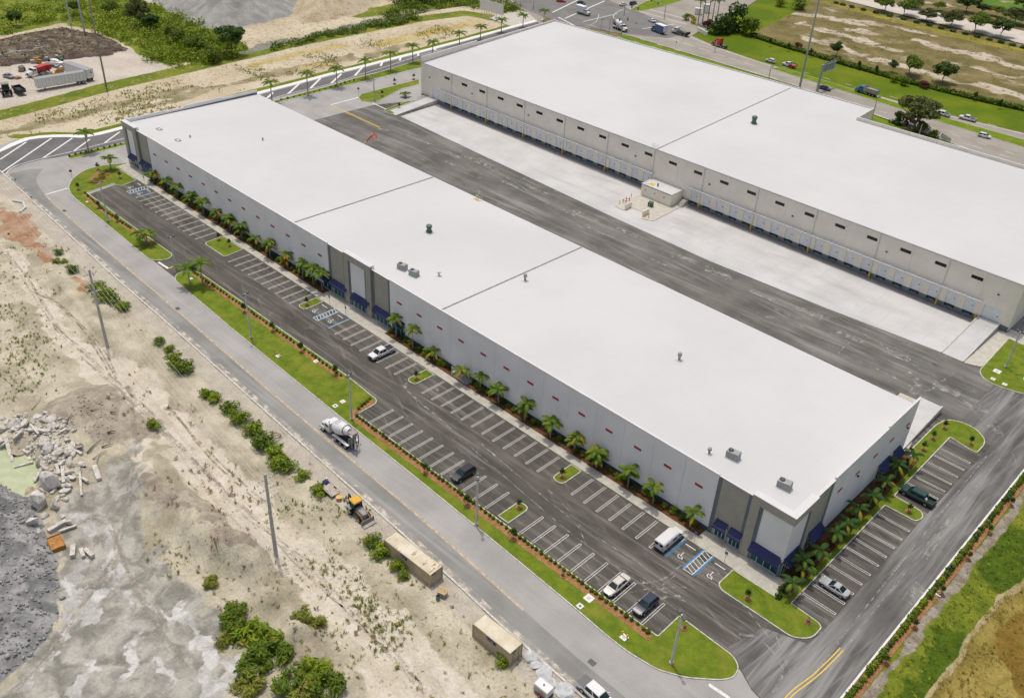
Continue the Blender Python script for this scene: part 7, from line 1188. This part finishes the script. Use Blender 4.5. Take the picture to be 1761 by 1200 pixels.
# items left of the loader
p=GL(568,846); t=thing('utility_trailer','open mesh trailer loaded with wood scraps beside the loader','trailer',(p[0],p[1],p[2]+.05),hd((556,836),(585,862))); MB().bx(-1.6,1.6,-.8,.8,.45,.55).build('deck',M['timber'],t); [MB().tube([(-1.6,s_*.8,.95),(1.6,s_*.8,.95)],.03,4).tube([(-1.6,s_*.8,.5),(-1.6,s_*.8,.95)],.03,4).tube([(1.6,s_*.8,.5),(1.6,s_*.8,.95)],.03,4).build('side_rail',M['steel_worn'],t) for s_ in (-1,1)]; [wheel(t,0,s_*.95,.32,.2) for s_ in (-1,1)]
p=GL(583,859); t=thing('cable_spool','round wooden cable spool between trailer and loader','spool',p); MB().prism([(.5*math.cos(k*.524),.5*math.sin(k*.524)) for k in range(12)],.55,.65).build('flange',mat('spool_wood',(.68,.42,.16),.8,.15,3),t); MB().prism([(.5*math.cos(k*.524),.5*math.sin(k*.524)) for k in range(12)],-.05,.05).build('flange',M['spool_wood'],t); MB().prism([(.28*math.cos(k*.524),.28*math.sin(k*.524)) for k in range(12)],.05,.55).build('core',M['timber'],t)
p=GL(560,833); t=thing('tarp_bundle','navy tarp bundle heaped on scraps by the roadside','tarp',p); MB().loft([[(a*.9*math.cos(k*.785)+.05*k,a*.6*math.sin(k*.785),z_) for k in range(8)] for a,z_ in ((1,-.1),(1.1,.35),(.7,.75),(.2,.9))]).build('tarp',M['awning_navy'],t,smooth=True); MB().bx(-.5,-.1,.3,.6,.6,1.0).build('bucket',M['frame_white'],t)
p=GL(475,752); t=thing('tangled_wire','tangle of rusty wire lying by the roadside bushes','wire',p); g=random.Random(3)
for k in range(5): MB().tube([(1.1*math.cos(a)*g.uniform(.6,1),.9*math.sin(a)*g.uniform(.6,1),.2+.4*abs(math.sin(a*1.5+k))) for a in [q*.7+k for q in range(9)]],.03,4).build('strand',M['dead_wood'],t)
# low white wall piece and culvert at the upper left of the lot
A,B_,C=[Vector(GL(*q)) for q in ((22,346),(40,349),(44,358))]; D=Vector(GL(34,366)); t=thing('headwall','bent white concrete headwall above the red soil','headwall',tuple(A)); MB().tube([(0,0,.3),tuple(B_-A+Vector((0,0,.3))),tuple(C-A+Vector((0,0,.3))),tuple(D-A+Vector((0,0,.3)))],.28,4).build('wall',M['kerb_white'],t)
# yard scrap
for k,(u,v,s_,m) in enumerate([(62,135,1.0,'rust_orange'),(80,130,1.3,'metal_grey'),(105,125,1.2,'rust_orange'),(112,120,1.5,'cargo_white'),(92,128,.9,'paint_car_yellow'),(40,122,1.4,'dead_wood'),(60,108,1.5,'rust_orange'),(85,106,1.4,'metal_grey'),(102,103,1.6,'green_box'),(30,135,1.1,'rust_orange'),(73,140,1.0,'paint_car_yellow')]):
    p=G(u,v); t=thing('scrap_pile',ordn(k)+' of the scrap heaps lying among the yard vehicles','scrap','yard scrap heaps' ) if False else thing('scrap_pile',ordn(k)+' scrap heap from the left list of junk among yard vehicles','scrap',(p[0],p[1],.0),k*.7,'yard scrap heaps'); g=random.Random(k)
    for q in range(5): MB().bx(-.9*s_*g.random(),.9*s_*g.random()+.2,-.6*s_*g.random(),.6*s_*g.random()+.2,0,s_*(.4+.7*g.random()),0,Matrix.Rotation(g.random()*3,4,'Z')@Matrix.Translation((g.uniform(-.8,.8),g.uniform(-.8,.8),0))@Matrix.Rotation(g.uniform(-.3,.3),4,'X')).build('scrap',M[m if q%2==0 else ('steel_worn','timber','plastic_dark')[q%3]],t)
# entrance sign, small structures by the corner beyond the avenue
p=G(1207,58); t=thing('entrance_wall','low curved cream entrance wall below the corner palms','wall',(p[0],p[1],0),hd((1195,52),(1222,66))); MB().bx(-4,4,-.25,.25,0,1.6).build('wall',M['wall_cream'],t); MB().bx(-4.1,4.1,-.32,.32,1.6,1.75).build('coping',M['coping'],t)
for k,(u,v,lab) in enumerate(((1200,25,'small cream kiosk left among the corner palms'),(1214,22,'pale tall kiosk right among the corner palms'))): p=G(u,v); t=thing('kiosk',lab,'kiosk',(p[0],p[1],0),.5,'corner kiosks'); MB().bx(-1.4,1.4,-1.2,1.2,0,2.6+k).build('wall',M['wall_cream'],t); MB().bx(-1.6,1.6,-1.4,1.4,2.6+k,2.8+k).build('roof',M['coping'],t); MB().bx(-.5,.5,-1.23,-1.19,.05,2.1).build('door',M['door_grey'],t)
p=G(1625,243); t=thing('chain_link_panel','short grey chain-link fence panel behind the rear roof','fence',(p[0],p[1],0),hd((1612,235),(1636,250)))
for x in (-2.5,0,2.5): MB().tube([(x,0,0),(x,0,1.9)],.05,5).build('post',M['galv'],t)
q=NT('mesh_fabric'); q.color(q.mix(.5,(.3,.31,.31),(.36,.36,.36))); tb=q.n('ShaderNodeBsdfTransparent'); mx=q.n('ShaderNodeMixShader'); mx.inputs[0].default_value=.45; q.l(tb.outputs[0],mx.inputs[1]); q.l(q.b.outputs[0],mx.inputs[2]); q.l(mx.outputs[0],q.t.nodes['Material Output'].inputs[0]); MB().bx(-2.5,2.5,-.01,.01,.05,1.85).build('mesh',q.done(.6),t)
for k,(u,v) in enumerate(((1398,990-60),)): pass
p=(18.8,14.8); t=thing('hydrant','white hydrant with yellow cap in the strip along end drive','hydrant',(p[0],p[1],.12)); MB().bx(-.4,.4,-.4,.4,0,.1).build('pad',M['kerb_white'],t); MB().tube([(0,0,.1),(0,0,.75)],.13,8).tube([(-.28,0,.5),(.28,0,.5)],.08,6).build('barrel',M['paint_car_white'],t,smooth=True); MB().tube([(0,0,.75),(0,0,.92)],[.15,.06],8).build('cap',M['safety_yellow'],t,smooth=True)

# wheel ruts in the sand: thin strips that follow the ground, broken up by noise
def rutmat(name,c):
    t=NT(name); t.color(t.mix(t.noise(1,3),sc3(c,.85),sc3(c,1.15))); tb=t.n('ShaderNodeBsdfTransparent'); mx=t.n('ShaderNodeMixShader'); t.l(t.mr(t.noise(.5,5,rough=.7),.4,.66,0,.8),mx.inputs[0]); t.l(tb.outputs[0],mx.inputs[1]); t.l(t.b.outputs[0],mx.inputs[2]); t.l(mx.outputs[0],t.t.nodes['Material Output'].inputs[0]); t.done(.95,0,.1); return t.m
RM=[rutmat('rut_dark',(.30,.25,.17)),rutmat('rut_pale',(.74,.67,.55)),rutmat('rut_grey',(.42,.38,.31))]
dl=bpy.data.objects['dirt_lot']; g=random.Random(21); _gx=np.arange(-262,24.3,.55); _gy=np.arange(-104,-26.8,.55); _HZ=h_lot(*np.meshgrid(_gx,_gy))
def hq(x,y):
    i=min(max((x+262)/.55,0),len(_gx)-2); j=min(max((y+104)/.55,0),len(_gy)-2); a=int(i);b=int(j);i-=a;j-=b; return float((_HZ[b,a]*(1-i)+_HZ[b,a+1]*i)*(1-j)+(_HZ[b+1,a]*(1-i)+_HZ[b+1,a+1]*i)*j)
def rut(px,wd,m,n=1,spread=0):
    for k in range(n):
        q=[GL(u+g.uniform(-spread,spread),v+g.uniform(-spread,spread)*.6) for u,v in px]; P=smoothpath([(a[0],a[1]) for a in q],max(6,int(140/len(px)))); zz=lambda x,y: hq(x,y)+.045
        MB().ribbon(P,wd,zz).build('wheel_rut',RM[m],dl)
for px,wd,m,n,sp in [(((0,425),(45,485),(95,560),(150,612)),.5,1,4,7),(((0,425),(45,485),(95,560),(150,612)),.3,0,4,8),(((150,612),(230,690),(330,790),(420,880),(520,970),(640,1090),(740,1195)),.5,1,3,9),(((150,612),(230,690),(330,790),(420,880),(520,970),(640,1090),(740,1195)),.35,2,4,11),(((60,500),(110,530),(170,600),(205,660)),.35,0,3,6),(((225,690),(235,760),(225,850),(205,930),(195,1000)),.4,2,4,7),(((300,560),(400,650),(500,750)),.35,2,2,8),(((195,900),(215,980),(260,1050),(320,1150)),.4,2,3,10),(((20,1190),(80,1130),(130,1060),(200,960)),.35,2,3,9),(((560,1010),(640,1080),(740,1190)),.5,1,3,8),(((290,700),(370,790),(450,860)),.4,0,2,6)]: rut(px,wd,m,n,sp)

# flat slabs in the rubble heap
SLB=[MB().prism(roundpoly([(random.uniform(.6,1)*math.cos(a),random.uniform(.5,.9)*math.sin(a)) for a in [k*1.05+random.uniform(-.25,.25) for k in range(6)]],0),-.12,.12).mesh('concrete_slab',M['rubble_pale']) for _ in range(4)]
g=random.Random(8)
for k,(x,y) in enumerate(scatter(PX((0,728),(60,722),(118,745),(150,790),(120,850),(75,855),(62,800),(0,770)),46,31)):
    o=tag(link('concrete_slab',SLB[k%4],None,(x,y,hq(x,y)+.3),0),'broken flat concrete slab tilted in the rubble heap','concrete slab','rubble slabs'); o.rotation_euler=(g.uniform(-.6,.6),g.uniform(-.6,.6),g.random()*6); q=g.uniform(.6,1.5); o.scale=(q,q*g.uniform(.5,1),q)

# sand blown from the lot over the road edge
for off,wd in ((.55,.8),): MB().ribbon(smoothpath([(x,y+off) for x,y in outer[2:14]],10),wd,.018+off*.002).build('drifted_sand',RM[1 if off<1 else 2],road)
